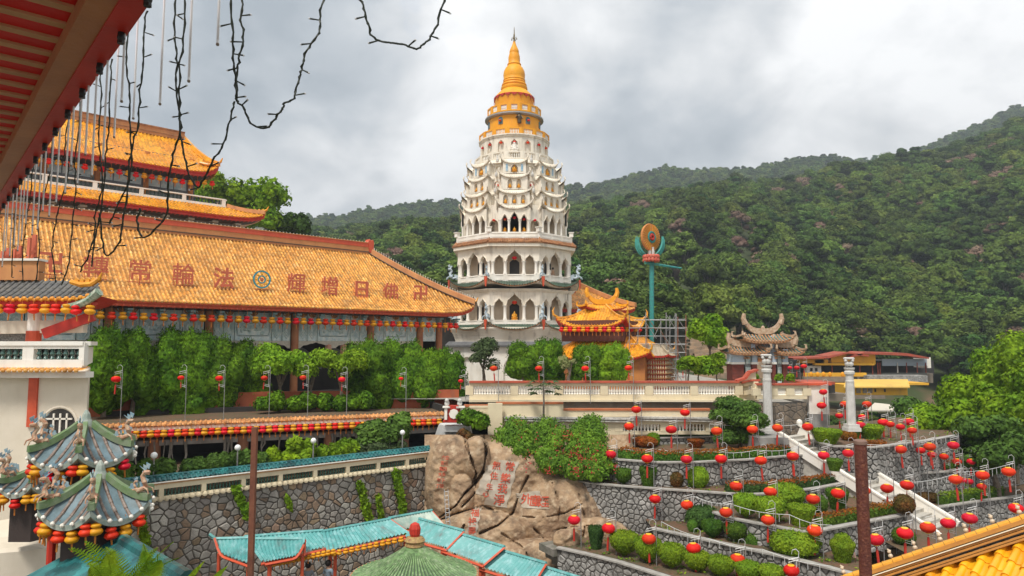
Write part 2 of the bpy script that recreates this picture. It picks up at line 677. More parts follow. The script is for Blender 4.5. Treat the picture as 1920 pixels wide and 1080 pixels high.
def tree(name,label,cat,loc,h,w,lm,n=3000,leaf=0.2,nl=9,seed=1,group=None,trunk=0.12,low=0.35,form='round',depth=None,aspect=1.5,core=0.7,droop=0.0,bark=None):
 rng=np.random.default_rng(seed)
 d=depth or w
 lobes=[]
 for i in range(nl):
  if form=='round':
   a=rng.uniform(0,2*PI)
   q=math.sqrt(rng.uniform(0,1))*0.62
   z=rng.uniform(low+0.18,0.86)
   k=1-abs((z-0.62)/0.5)**2*0.5
   r=rng.uniform(0.22,0.36)
   lobes.append(((math.cos(a)*q*w/2*k,math.sin(a)*q*d/2*k,z*h),(r*w/2*1.5,r*d/2*1.5,r*h*0.55)))
  elif form=='cone':
   z=low+(1-low)*(i+0.5)/nl
   k=(1-(z-low)/(1-low))**0.6*0.8+0.2
   a=rng.uniform(0,2*PI)
   lobes.append(((math.cos(a)*w*0.12*k,math.sin(a)*d*0.12*k,z*h),(w/2*k*0.85,d/2*k*0.85,h*0.16)))
  elif form=='flat':
   a=rng.uniform(0,2*PI)
   q=math.sqrt(rng.uniform(0,1))*0.7
   z=rng.uniform(0.74,0.92)-0.2*q
   lobes.append(((math.cos(a)*q*w/2,math.sin(a)*q*d/2,z*h),(w*0.2,d*0.2,h*0.09)))
 t=thing(name,label,cat,loc,0,group)
 g=G()
 crown(g,lobes,n,leaf,rng,core=core,aspect=aspect,droop=droop,lvl=2)
 part('crown',g,lm,t,world=False)
 g=G()
 limbs(g,(0,0,0),[(c[0]*0.8,c[1]*0.8,c[2])for c,r in lobes[:6]],trunk,random.Random(seed))
 part('trunk',g,bark or BARK,t,smooth=True,world=False)
 return t
def clip(poly,nx,ny,d):
 out=[]
 k=len(poly)
 for i in range(k):
  a,b=poly[i],poly[(i+1)%k]
  da,db=a[0]*nx+a[1]*ny-d,b[0]*nx+b[1]*ny-d
  if da<=0:
   out.append(a)
  if(da<0<db)or(db<0<da):
   t=da/(da-db)
   out.append((a[0]+(b[0]-a[0])*t,a[1]+(b[1]-a[1])*t))
 return out
def stones(L,H,sz,seed,jit=0.42,gap=0.03):
 """random rubble: convex cells over L x H; yields (polygon, centre)"""
 r=random.Random(seed)
 nx,ny=max(1,round(L/sz)),max(1,round(H/(sz*0.85)))
 dx,dy=L/nx,H/ny
 S={}
 for i in range(-1,nx+1):
  for j in range(-1,ny+1):
   S[i,j]=((i+0.5+(0.25 if j%2 else-0.25)+r.uniform(-jit,jit))*dx,(j+0.5+r.uniform(-jit,jit))*dy)
 for i in range(nx):
  for j in range(ny):
   if r.random()<0.2:
    S.pop((i,j))
 for i in range(nx):
  for j in range(ny):
   if(i,j)not in S:
    continue
   c=S[i,j]
   poly=[(max(0,c[0]-2*dx),max(0,c[1]-2*dy)),(min(L,c[0]+2*dx),max(0,c[1]-2*dy)),(min(L,c[0]+2*dx),min(H,c[1]+2*dy)),(max(0,c[0]-2*dx),min(H,c[1]+2*dy))]
   for a in(-2,-1,0,1,2):
    for b in(-2,-1,0,1,2):
     q=S.get((i+a,j+b))
     if q is None or(a==0 and b==0):
      continue
     vx,vy=q[0]-c[0],q[1]-c[1]
     ln=math.hypot(vx,vy)
     if ln<1e-6:
      continue
     vx,vy=vx/ln,vy/ln
     poly=clip(poly,vx,vy,vx*c[0]+vy*c[1]+ln/2-gap/2)
     if len(poly)<3:
      break
    if len(poly)<3:
     break
   if len(poly)>=3:
    ar=0.5*abs(sum(poly[k][0]*poly[(k+1)%len(poly)][1]-poly[(k+1)%len(poly)][0]*poly[k][1]for k in range(len(poly))))
    if ar>(sz*0.22)**2:
     yield poly,c,ar
def stone_vf(poly,mapf,proud,r):
 """one stone: base ring, bulged top ring, cap. mapf(u, v, out) -> world"""
 k=len(poly)
 cx,cy=sum(p[0]for p in poly)/k,sum(p[1]for p in poly)/k
 V=[mapf(x,y,-0.04)for x,y in poly]
 V+=[mapf(cx+(x-cx)*0.94,cy+(y-cy)*0.94,proud*0.6)for x,y in poly]
 V+=[mapf(cx+(x-cx)*0.72,cy+(y-cy)*0.72,proud*r.uniform(0.85,1.15))for x,y in poly]
 Fc=[]
 for q in(0,k):
  for i in range(k):
   j=(i+1)%k
   Fc.append((q+i,q+j,q+k+j,q+k+i))
 Fc.append(tuple(range(2*k,3*k)))
 return np.array([tuple(v)for v in V]),Fc
def wall_map(pts,z0):
 """pts: polyline (x, y) seen left to right from the outside; returns L and map(u, v, out)"""
 pts=[Vector((p[0],p[1]))for p in pts]
 seg=[(pts[i+1]-pts[i]).length for i in range(len(pts)-1)]
 cum=[0]
 for s_ in seg:
  cum.append(cum[-1]+s_)
 def f(u,v,out):
  i=0
  while i<len(seg)-1 and u>cum[i+1]:
   i+=1
  t=(u-cum[i])/seg[i]
  p=pts[i].lerp(pts[i+1],t)
  d=(pts[i+1]-pts[i])/seg[i]
  n=Vector((d.y,-d.x))
  p=p+n*out
  return(p.x,p.y,(z0(u/cum[-1])if callable(z0)else z0)+v)
 return cum[-1],f
STONE_G=mat('grey_garden_stone',(0.36,0.345,0.32),(0.24,0.23,0.21),scale=1.1,rough=0.9,bump=0.5,bscale=25,cells=((4.5,4.5,4.5),0.3),streak=(1.2,0.55),streak_col=(0.06,0.06,0.05))
MORT_G=mat('dark_mortar',(0.085,0.08,0.072),(0.13,0.12,0.105),scale=3,rough=0.95,bump=0.4)
def stone_wall(name,label,pts,z0,H,sz,seed,mstone,mmort,gap=0.03,proud=0.05,single=0,cat='wall',kind=None,thick=0.35,nmat=1):
 """battered or plain retaining wall: backing + stones. single: how many (largest) stones are own objects"""
 L,f=wall_map(pts,z0)
 r=random.Random(seed)
 t=thing(name,label,cat,f(L/2,0,0))if not kind else None
 g=G()
 n=max(2,int(L/1.0))
 V,Fc=[],[]
 for i in range(n+1):
  u=L*i/n
  V+=[f(u,0,0),f(u,H,0),f(u,H,-thick),f(u,0,-thick)]
 for i in range(n):
  for j in range(4):
   Fc.append((i*4+j,i*4+4+j,i*4+4+(j+1)%4,i*4+(j+1)%4))
 Fc+=[(3,2,1,0),tuple(range(4*n,4*n+4))]
 g.add((np.array(V),Fc))
 part('mortar_bed',g,mmort,t)
 cells=sorted(stones(L,H,sz,seed,gap=gap),key=lambda c:-c[2])
 g=G()
 for i,(poly,c,ar)in enumerate(cells):
  vf=stone_vf(poly,f,proud*r.uniform(0.6,1.4),r)
  k=r.randrange(nmat)
  if i<single:
   gg=G()
   gg.add(vf)
   part('stone',gg,(mstone if isinstance(mstone,(list,tuple))else[mstone])[k],t)
  else:
   g.add(vf,k)
 if g.n:
  part('rubble_stone',g,mstone,t,kind='stuff')
 return t
def interp(x,pts):
 return float(np.interp(x,[p[0]for p in pts],[p[1]for p in pts]))
R1=[(-2500,520),(0,500),(300,500),(560,470),(860,455),(1000,440),(1080,428),(1180,408),(1300,396),(1400,377),(1480,378),(1560,352),(1620,342),(1700,322),(1760,320),(1830,306),(1920,272),(2300,190),(4500,150)]
R2=[(-2500,470),(0,440),(400,425),(575,424),(640,418),(700,406),(760,397),(860,393),(960,375),(1070,363),(1120,364),(1200,340),(1260,330),(1330,336),(1420,330),(1480,317),(1560,309),(1640,316),(1720,306),(1780,278),(1850,252),(1920,222),(2200,150),(4500,130)]
Y1,Y2=370.0,740.0
def zb(px,Y):
 """gentle ground before the hill"""
 a=interp(px,[(-2500,-6),(900,-5.5),(1300,-6),(1420,-8),(1560,-11.5),(2000,-13),(4500,-13)])
 return a
def zterr(px,Y):
 h1=P(px,interp(px,R1),Y1).z
 h2=P(px,interp(px,R2),Y2).z
 b=zb(px,Y)
 y0=interp(px,[(900,100),(1300,100),(1420,118),(1500,138),(1800,142),(2500,120)])
 if Y<y0:
  z=b
 elif Y<Y1:
  t=(Y-y0)/(Y1-y0)
  z=b+(h1-b)*(t*0.82+0.18*math.sin(t*PI/2)**2)
  z+=5.0*t*(1-t)*3*(math.sin(px*0.011+Y*0.02)*0.5+math.sin(px*0.023-Y*0.013)*0.4)
 elif Y<Y2:
  t=(Y-Y1)/(Y2-Y1)
  z=h1+(h2-h1)*t-26*math.sin(PI*t)**1.0*(1-t*0.5)
  z+=10*t*(1-t)*(math.sin(px*0.013+Y*0.011)+math.sin(px*0.03))
 else:
  t=min(1,(Y-Y2)/900)
  z=h2+(-13-h2)*t
 return z
def terr_pt(px,Y):
 X=(px-960)/F*Y
 return Vector((X,Y,zterr(px,Y)))
def z_at(X,Y):
 return zterr(960+X/Y*F,Y)
cols=list(range(-1500,3501,50))
rows=[50,56,63,70,77,84,90,96,100,104,108,112,118,124,130,136,142,148,156,166,178,192,208,226,246,268,292,316,340,360,370,380,400,430,470,510,550,590,630,670,700,720,740,760,800,900,1100,1400,1640]
V=[tuple(terr_pt(px,Y))for Y in rows for px in cols]
w_=len(cols)
Fq=[(j*w_+i,j*w_+i+1,(j+1)*w_+i+1,(j+1)*w_+i)for j in range(len(rows)-1)for i in range(w_-1)]
g=G()
g.add((np.array(V),Fq))
HILL=mat('hillside_soil_and_scrub',(0.05,0.065,0.022),(0.20,0.125,0.075),scale=0.035,rough=0.95,bump=0.6,bscale=0.8,c3=(0.06,0.085,0.025),contrast=(0.5,0.62))
solo('hills',g,HILL,kind='structure',smooth=180)
g=G()
g.add(grid(lambda u,v:(-3350+6700*u,-60+1800*v,-14.5),24,16))
g2=G()
solo('ground',g,mat('valley_ground',(0.06,0.075,0.03),(0.11,0.09,0.05),scale=0.05,rough=0.95,bump=0.4,bscale=1.0),kind='structure')
FL=[leafmat('forest_leaf_dark',(0.034,0.072,0.017),(0.062,0.11,0.022),scale=0.3,cell=1.1,var=0.4,trans=0.12,strength=0.45),leafmat('forest_leaf_mid',(0.065,0.115,0.022),(0.11,0.165,0.028),scale=0.3,cell=1.1,var=0.38,trans=0.15,strength=0.45),leafmat('forest_leaf_light',(0.11,0.17,0.028),(0.16,0.21,0.035),scale=0.3,cell=1.1,var=0.3,trans=0.2,strength=0.4),leafmat('forest_leaf_bare',(0.20,0.12,0.085),(0.24,0.17,0.12),scale=0.3,cell=1.1,var=0.2,trans=0.1,strength=0.4)]
FBARK=mat('pale_forest_bark',(0.22,0.19,0.15),(0.12,0.1,0.08),scale=2,rough=0.9,bump=0.2)
def forest_proto(k,seed,w,h,nl,lm,sp=1.0,n=1500,leaf=0.62,low=0.42,top=0.84):
 rng=np.random.default_rng(seed)
 lobes=[]
 for i in range(nl):
  a=i*2.4+rng.uniform(0,0.9)
  q=math.sqrt((i+0.5)/nl)
  z=h*(top-(top-low)*q**2.2+rng.uniform(-0.07,0.07))
  r=w*rng.uniform(0.13,0.21)
  lobes.append(((math.cos(a)*q*w*0.37,math.sin(a)*q*w*0.37,z),(r,r,r*rng.uniform(0.55,0.8))))
 g=G()
 crown(g,lobes,n,leaf,rng,core=0.8,tilt=0.7,aspect=1.3,lvl=1,up=0.25,shell=(0.75,1.15))
 return g,lobes,seed,lm
FP=[]
SPEC=[(8.5,11,12,0),(10.5,12,15,1),(7,13,10,0),(11,10.5,16,1),(6.5,9.5,9,2),(9.0,13.5,12,1),(8,11,11,3),(9.5,12,14,2)]
NAMES={0:('dark green','dense'),1:('mid green','rounded'),2:('pale yellow-green','open'),3:('half-bare reddish brown','thin')}
for i,(w,h,nl,mi)in enumerate(SPEC):
 gg,lobes,sd,lm=forest_proto(i,50+i,w,h,nl,mi,leaf=0.5 if mi!=3 else 0.32,n=2300 if mi!=3 else 1100)
 me=gg.mesh('forest_crown',FL[mi])
 tg=G()
 limbs(tg,(0,0,-1.0),[(c[0]*0.9,c[1]*0.9,c[2])for c,r in lobes[:7]],0.28,random.Random(sd))
 FP.append((me,tg.mesh('forest_trunk',FBARK,True),mi,w,h))
def vis(p):
 x,y=proj(p)
 return-60<x<1980
cand=[]
rngf=np.random.default_rng(11)
def clearing(px,Y,p):
 x,y=proj(p)
 if 1170<x<1420 and 430<y<640 and Y<300:
  return fn2(px,Y)>-0.15
 if x>1400 and Y<300 and y<650:
  return fn2(px,Y)>0.93
 return False
def fn2(a,b):
 return math.sin(a*0.031+math.sin(b*0.09)*2)*0.5+math.sin(b*0.11+a*0.017)*0.5
Y=100.0
while Y<770:
 sp=5.0 if Y<380 else 6.3
 lo,hi=-60,1980
 X=(lo-960)/F*Y
 Xe=(hi-960)/F*Y
 while X<Xe:
  x=X+rngf.uniform(-0.42,0.42)*sp
  y=Y+rngf.uniform(-0.42,0.42)*sp
  X+=sp
  px=960+x/y*F
  if px<500:
   continue
  ystart=interp(px,[(540,150),(900,130),(1080,104),(1240,112),(1300,128),(1400,128),(1480,142),(1760,146),(1920,130)])
  if y<ystart:
   continue
  if Y1+25<y<Y1+(90 if px>1300 else 60):
   continue
  z=zterr(px,y)
  p=Vector((x,y,z-0.5))
  if clearing(px,y,p):
   continue
  cand.append((p,px))
 Y+=sp*0.9
def hidden(p):
 x,y=proj(p+Vector((0,0,9)))
 return 862<x<1062 or x>1925 or x<545 or(x<850 and y>600)
vis_c=[c for c in cand if not hidden(c[0])]
vis_c.sort(key=lambda c:c[0].y)
def blocked(p):
 x,y=proj(p+Vector((0,0,6)))
 return x>1700 and y>640
near=[c for c in vis_c if c[0].y<380 and proj(c[0])[0]>1075 and not blocked(c[0])][:270]
ns=set(id(c)for c in near)
for i,c in enumerate(near):
 p,px=c
 k=int(rngf.choice(8,p=[0.14,0.2,0.1,0.16,0.12,0.1,0.05,0.13]))
 me,tm,mi,w,h=FP[k]
 col,fm=NAMES[mi]
 t=_link('forest_tree',None)
 t.location=p
 t.rotation_euler=(0,0,rngf.uniform(0,6.28))
 s=float(rngf.uniform(0.72,1.25))
 t.scale=(s,s,s*float(rngf.uniform(0.85,1.15)))
 tag(t,f'{fm} {col} rainforest tree on the wooded hillside','tree',f'{col} trees on the near slope')
 for nm,m_ in(('crown',me),('trunk',tm)):
  o=_link(nm,m_)
  o.parent=t
rest=[c for c in cand if id(c)not in ns]
rest_far=[c for c in rest if c[0].y>Y1+20]
rest=[c for c in rest if c[0].y<=Y1+20]
def scatter(name,pts,srcs,smin,smax,seed):
 me=bpy.data.meshes.new(name)
 me.from_pydata([tuple(p)for p in pts],[],[])
 o=_link(name,me)
 tag(o,kind='stuff')
 ng=bpy.data.node_groups.new(name,'GeometryNodeTree')
 ng.interface.new_socket('Geometry',in_out='INPUT',socket_type='NodeSocketGeometry')
 ng.interface.new_socket('Geometry',in_out='OUTPUT',socket_type='NodeSocketGeometry')
 N,L=ng.nodes,ng.links
 gi,go=N.new('NodeGroupInput'),N.new('NodeGroupOutput')
 g2i=N.new('GeometryNodeGeometryToInstance')
 for s_ in srcs:
  oi=N.new('GeometryNodeObjectInfo')
  oi.inputs['Object'].default_value=s_
  oi.inputs['As Instance'].default_value=False
  L.new(oi.outputs['Geometry'],g2i.inputs[0])
 N.remove(g2i)
 jn=N.new('GeometryNodeJoinGeometry')
 for s_,oi in zip(srcs,[n for n in N if n.bl_idname=='GeometryNodeObjectInfo']):
  gi2=N.new('GeometryNodeGeometryToInstance')
  L.new(oi.outputs['Geometry'],gi2.inputs[0])
  L.new(gi2.outputs[0],jn.inputs[0])
 ip=N.new('GeometryNodeInstanceOnPoints')
 ip.inputs['Pick Instance'].default_value=True
 L.new(gi.outputs[0],ip.inputs['Points'])
 L.new(jn.outputs[0],ip.inputs['Instance'])
 ri=N.new('FunctionNodeRandomValue')
 ri.data_type='INT'
 ri.inputs[4].default_value=0
 ri.inputs[5].default_value=len(srcs)-1
 ri.inputs['Seed'].default_value=seed
 L.new(ri.outputs[2],ip.inputs['Instance Index'])
 rr=N.new('FunctionNodeRandomValue')
 rr.data_type='FLOAT_VECTOR'
 rr.inputs[0].default_value=(0,0,0)
 rr.inputs[1].default_value=(0,0,6.28)
 L.new(rr.outputs[0],ip.inputs['Rotation'])
 rs=N.new('FunctionNodeRandomValue')
 rs.data_type='FLOAT'
 rs.inputs[2].default_value=smin
 rs.inputs[3].default_value=smax
 rs.inputs['Seed'].default_value=seed+3
 L.new(rs.outputs[1],ip.inputs['Scale'])
 L.new(ip.outputs[0],go.inputs[0])
 md=o.modifiers.new('scatter','NODES')
 md.node_group=ng
 return o
crowns={}
for o in list(COL.objects):
 if o.name.split('.')[0]=='crown' and o.parent and o.parent.name.startswith('forest_tree')and o.data.name not in crowns:
  crowns[o.data.name]=o
src=list(crowns.values())
scatter('forest',[c[0]for c in rest],src+src[:3],0.6,1.35,5)
scatter('far_forest',[c[0]for c in rest_far],[s_ for s_ in src if s_.data is not FP[6][0]],0.7,1.25,9)
SHR=[]
for i in range(420):
 Y_=rngf.uniform(52,116)
 px_=rngf.uniform(1450,1980)
 if Y_>98 and 1480<px_<1760:
  continue
 p_=terr_pt(px_,Y_)
 SHR.append(p_-Vector((0,0,2.4)))
scatter('slope_shrubs',SHR,[s_ for s_ in src if s_.data is not FP[6][0]],0.22,0.42,13)
print('forest',len(near),len(rest))
WHITE=mat('aged_white_plaster',(0.84,0.77,0.65),(0.76,0.68,0.55),scale=0.6,rough=0.8,bump=0.12,bscale=12,streak=(2.2,0.85),streak_col=(0.26,0.21,0.16))
WHITE2=mat('clean_white_plaster',(0.86,0.82,0.74),(0.79,0.73,0.63),scale=0.9,rough=0.75,bump=0.1,bscale=14,streak=(2.0,0.35),streak_col=(0.3,0.26,0.2))
CREAM=mat('cream_wall',(0.72,0.62,0.42),(0.66,0.56,0.38),scale=0.8,rough=0.85,bump=0.12,streak=(1.2,0.55),streak_col=(0.3,0.24,0.16))
PINKC=mat('pinkish_wall',(0.60,0.50,0.38),(0.52,0.42,0.31),scale=1.0,rough=0.85)
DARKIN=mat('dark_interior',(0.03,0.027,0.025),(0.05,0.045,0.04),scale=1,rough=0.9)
YEL=mat('temple_yellow',(0.86,0.38,0.008),(0.78,0.31,0.008),scale=0.8,rough=0.55,bump=0.1,streak=(2.0,0.35),streak_col=(0.35,0.14,0.03))
YTILE=mat('glazed_yellow_tile',(0.80,0.37,0.02),(0.66,0.24,0.012),scale=0.5,rough=0.32,bump=0.12,bscale=30,coat=0.3,cells=((3.2,3.2,3.2),0.28),streak=(1.5,0.4),streak_col=(0.28,0.12,0.03))
OTILE=mat('weathered_orange_tile',(0.66,0.27,0.045),(0.78,0.38,0.07),scale=0.7,rough=0.4,bump=0.15,bscale=30,coat=0.25,cells=((3.6,3.6,3.6),0.36),streak=(1.0,0.75),streak_col=(0.22,0.11,0.05),c3=(0.80,0.50,0.18))
GTILE=mat('dark_green_tile',(0.045,0.085,0.055),(0.07,0.11,0.075),scale=1.2,rough=0.4,coat=0.2,cells=((4,4,4),0.3))
BTILE=mat('brown_tile',(0.26,0.10,0.035),(0.36,0.17,0.07),scale=1.5,rough=0.5,cells=((4,4,4),0.3))
REDP=mat('red_paint',(0.52,0.035,0.018),(0.42,0.03,0.018),scale=2,rough=0.5,bump=0.08)
REDO=mat('red_orange_paint',(0.62,0.10,0.04),(0.52,0.075,0.03),scale=2,rough=0.55)
GOLD=mat('gilded',(0.80,0.40,0.04),(0.72,0.33,0.03),scale=4,rough=0.35,metal=0.35)
SILV=mat('pale_blue_glazed_figure',(0.55,0.62,0.66),(0.35,0.45,0.5),scale=8,rough=0.4)
GREYM=mat('galvanised_steel',(0.42,0.42,0.41),(0.3,0.29,0.28),scale=8,rough=0.45,metal=0.6,bump=0.05)
STONEW=mat('pale_carved_stone',(0.62,0.60,0.56),(0.5,0.48,0.44),scale=3,rough=0.85,bump=0.3,bscale=30)
RIDGEO=mat('orange_ridge_plaster',(0.60,0.27,0.09),(0.50,0.20,0.07),scale=1.0,rough=0.6,streak=(1.4,0.6),streak_col=(0.22,0.10,0.05))
PC=Vector((0.25,75.0,0))
def zf(py,a=0.0):
 return P(965,py,75-a).z
pag=thing('pagoda','tall white tiered pagoda with a golden yellow ringed spire','pagoda',(PC.x,PC.y,-3.7))
def face(k,a):
 """origin at the middle of face k at apothem a (z=0), right vector, outward normal"""
 t=k*PI/4
 n=Vector((math.sin(t),-math.cos(t),0))
 r=Vector((math.cos(t),math.sin(t),0))
 return PC+n*a,r,n
UP=Vector((0,0,1))
def fpanel(g,k,a,poly,th,w=None,m=0,x0=None):
 o,r,n=face(k,a)
 w=w if w is not None else 2*a*math.tan(PI/8)
 g.add(prism(poly,o-r*(w/2 if x0 is None else-x0),r,UP,-n*th),m)
VK=(-2,-1,0,1,2)
ALLK=range(-3,5)
def buddha_mesh(gold=True):
 g=G()
 g.add(lathe([(0.5,0),(0.52,0.1),(0.40,0.16),(0.46,0.26)],12))
 g.add(sphere((0,-0.02,0.38),1,12,6,(0.5,0.36,0.15)))
 g.add(sphere((0,0.03,0.66),1,10,6,(0.24,0.19,0.32)))
 g.add(sphere((0,0.03,0.86),1,10,5,(0.29,0.17,0.11)))
 g.add(tube([(0.27,0.03,0.85),(0.34,-0.05,0.62),(0.08,-0.25,0.52)],[0.08,0.07,0.05],7))
 g.add(tube([(-0.27,0.03,0.85),(-0.34,-0.05,0.62),(-0.08,-0.25,0.52)],[0.08,0.07,0.05],7))
 g.add(sphere((0,0.02,1.06),0.13,10,7,(1,1.05,1.25)))
 g.add(sphere((0,0.03,1.23),0.06,8,5))
 g.add(lathe([(0.2,0),(0.24,0.02),(0.2,0.04)],14,(0,0,0)))
 return g
BUD=buddha_mesh().mesh('buddha_statue',GOLD,60)
BUDW=buddha_mesh().mesh('white_buddha_statue',WHITE2,60)
def buddha(p,k,s,label,white=False,group='golden Buddha figures in the pagoda niches'):
 o=_link('buddha_statue',BUDW if white else BUD)
 o.location=p
 o.rotation_euler=(0,0,k*PI/4)
 o.scale=(s,s,s)
 tag(o,label,'statue',None if white else group)
def lantern_mesh(r=0.3,n=16,ribs=True):
 """round red festival lantern, origin at the hanging loop on top"""
 g=G()
 pr=[(0.36,-0.08),(0.60,-0.13),(0.86,-0.30),(0.985,-0.55),(1.0,-0.72),(0.96,-0.88),(0.80,-1.13),(0.58,-1.29),(0.38,-1.34)]
 V,Fc=[],[]
 q=n*2
 for rr,z in pr:
  for j in range(q):
   a=2*PI*j/q
   f=rr*(1.0 if j%2==0 else 0.965)
   V.append((f*math.sin(a)*r,-f*math.cos(a)*r,z*r))
 for i in range(len(pr)-1):
  for j in range(q):
   Fc.append((i*q+j,i*q+(j+1)%q,(i+1)*q+(j+1)%q,(i+1)*q+j))
 Fc=[f[::-1]for f in Fc]
 g.add((np.array(V),Fc))
 return g
LRED=mat('red_lantern_silk',(0.86,0.018,0.008),(0.74,0.016,0.008),scale=3,rough=0.5,bump=0,trans=0.25,emit=None,spec=0.35,var=0.15)
LYEL=mat('yellow_lantern_silk',(0.86,0.42,0.01),(0.8,0.36,0.01),scale=3,rough=0.5,bump=0,trans=0.25)
LGOLD=mat('yellow_lantern_cap',(0.85,0.50,0.03),rough=0.4,bump=0)
def lant_meshes(r):
 a=lantern_mesh(r).mesh('lantern_body',LRED,30)
 g=G()
 g.add(lathe([(0.40*r,-0.16*r),(0.42*r,-0.02*r),(0.40*r,0.0)],14))
 g.add(lathe([(0.36*r,-1.43*r),(0.38*r,-1.31*r)],14))
 g.add(tube([(0,0,-0.1*r),(0,0,-1.3*r)],0.02*r,4))
 b=g.mesh('lantern_cap',LGOLD,40)
 g=G()
 g.add(lathe([(0.17*r,-3.95*r),(0.16*r,-2.1*r),(0.05*r,-1.95*r),(0.03*r,-1.4*r)],10))
 c=g.mesh('tassel',REDP)
 return a,b,c
LM=lant_meshes(0.31)
def lantern(p,label,sc=1.0,group='round red lanterns',tassel=True,name='red_lantern'):
 t=_link(name,None)
 t.location=p
 t.scale=(sc,sc,sc)
 t.rotation_euler=(rnd.uniform(-.07,.07),rnd.uniform(-.07,.07),rnd.uniform(0,1))
 tag(t,label,'lantern',group)
 for nm,me in zip(('lantern_body','lantern_cap','tassel'),LM):
  if nm=='tassel' and not tassel:
   continue
  o=_link(nm,me)
  o.parent=t
 return t
st=part('base_wall',G().add(lathe([(6.6,-3.9),(6.6,zf(652,7))],8,PC,0,True)),WHITE2,pag)
g=G()
for k in ALLK:
 w=2*6.9*math.tan(PI/8)
 z0=-3.8
 pl=comb(w,zf(650,7)-z0,[(w/2,1.1,1.4,1.1,'round')],0.0)
 o,r,n=face(k,6.9)
 g.add(prism(pl,o-r*w/2+UP*z0,r,UP,-n*0.3))
part('base_arcade',g,WHITE2,pag)
g=G()
g.add(lathe([(6.95,zf(651,7)),(7.3,zf(650,7)),(7.3,zf(647,7)),(6.9,zf(640,7))],8,PC,0,True))
part('grey_skirt_roof',g,mat('grey_shingle',(0.16,0.16,0.16),(0.11,0.11,0.11),scale=2,rough=0.8),pag)
g=G()
prs=[]
for i in range(9):
 y=640-i*3.0
 a=6.25+0.55*(i/8)**1.3
 prs+=[(a,zf(y,a)),(a,zf(y-2.2,a)),(a-0.05,zf(y-2.3,a)),(a-0.05,zf(y-3.0,a))]
g.add(lathe(prs,8,PC,0,True))
part('stepped_cornice',g,WHITE,pag)
def column_mesh(h,w,name='column',m=None):
 g=G()
 g.add(lathe([(w*0.66,0),(w*0.66,0.12),(w*0.5,0.2),(w*0.47,h-0.28),(w*0.55,h-0.22),(w*0.55,h-0.16),(w*0.72,h-0.1),(w*0.72,h)],8,(0,0,0),0,False))
 return g.mesh(name,m or WHITE2,35)
def arcade_storey(a,yb,ypar,yspr,ytopc,ytops,ytop,name,depth=1.1):
 """one full storey: core, piers, columns, arch panels and parapets; all heights are photo rows on the front face"""
 z0,zp,zs,zc_,zs_,z1=(zf(y,a)for y in(yb,ypar,yspr,ytopc,ytops,ytop))
 core=part('storey',G().add(lathe([(a-depth,z0-0.1),(a-depth,z1)],8,PC,0,True)),PINKC,pag)
 g=G().add(lathe([(a,z0-0.25),(a,z0)],8,PC,0,True))
 part('floor_slab',g,WHITE2,core)
 w=2*a*math.tan(PI/8)
 ops=[(w*0.19,w*0.085,zs-zp,zs_-zs,'cusp'),(w*0.5,w*0.155,zs-zp,zc_-zs,'cusp'),(w*0.81,w*0.085,zs-zp,zs_-zs,'cusp')]
 cm=column_mesh(zs-zp+0.02,0.33)
 for k in ALLK:
  o,r,n=face(k,a)
  base=o-r*w/2
  g=G()
  up=[(x,hw,0.0,ri,kd)for x,hw,sp,ri,kd in ops]
  g.add(prism(comb(w,z1-zs,up,0.0),base+UP*zs,r,UP,-n*0.32))
  for x,hw,sp,ri,kd in ops:
   ar=arch_poly(hw+0.07,ri+0.1,kd,12)
   pts=[base+r*(x+q[0])+UP*(zs+q[1])+n*0.03 for q in ar]
   g.add(tube(pts,0.045,5))
  part('arch_panel',g,WHITE,core)
  g=G()
  g.add(prism([(0,0),(w,0),(w,zp-z0),(0,zp-z0)],base+UP*z0,r,UP,-n*0.25))
  for x,hw in((w*0.19,w*0.085),(w*0.5,w*0.155),(w*0.81,w*0.085)):
   q=zp-z0
   for yy,hh in((q*0.16,0.05),(q*0.84,0.06)):
    g.add(prism([(x-hw*0.9,yy),(x+hw*0.9,yy),(x+hw*0.9,yy+hh),(x-hw*0.9,yy+hh)],base+UP*z0+n*0.05,r,UP,-n*0.06))
  part('parapet',g,WHITE2,core)
  if k in VK:
   for x in(w*0.06,w*0.31,w*0.69,w*0.94):
    p=base+r*x+UP*zp-n*0.18
    place(cm,'column',core,Matrix.Translation(p)@Matrix.Rotation(k*PI/4,4,'Z'))
  oc,rc,nc=face(k,a-depth)
  g=G()
  hw,dh=w*0.1,(zs-z0)*0.98
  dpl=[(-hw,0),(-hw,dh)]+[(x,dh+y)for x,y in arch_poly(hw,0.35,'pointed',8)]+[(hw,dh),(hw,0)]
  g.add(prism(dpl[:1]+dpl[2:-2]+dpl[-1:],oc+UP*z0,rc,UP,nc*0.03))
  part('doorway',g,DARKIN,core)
 pr=[(a+0.02,z1-0.02)]
 for i in range(4):
  pr+=[(a+0.08+0.09*i,z1+0.08*i),(a+0.08+0.09*i,z1+0.08*i+0.06)]
 part('cornice',G().add(lathe(pr,8,PC,0,True)),WHITE,core)
 return core
s1=arcade_storey(6.1,609,600,572,552,561,547,'first')
s2=arcade_storey(6.05,527,514,489,470,479,460,'second')
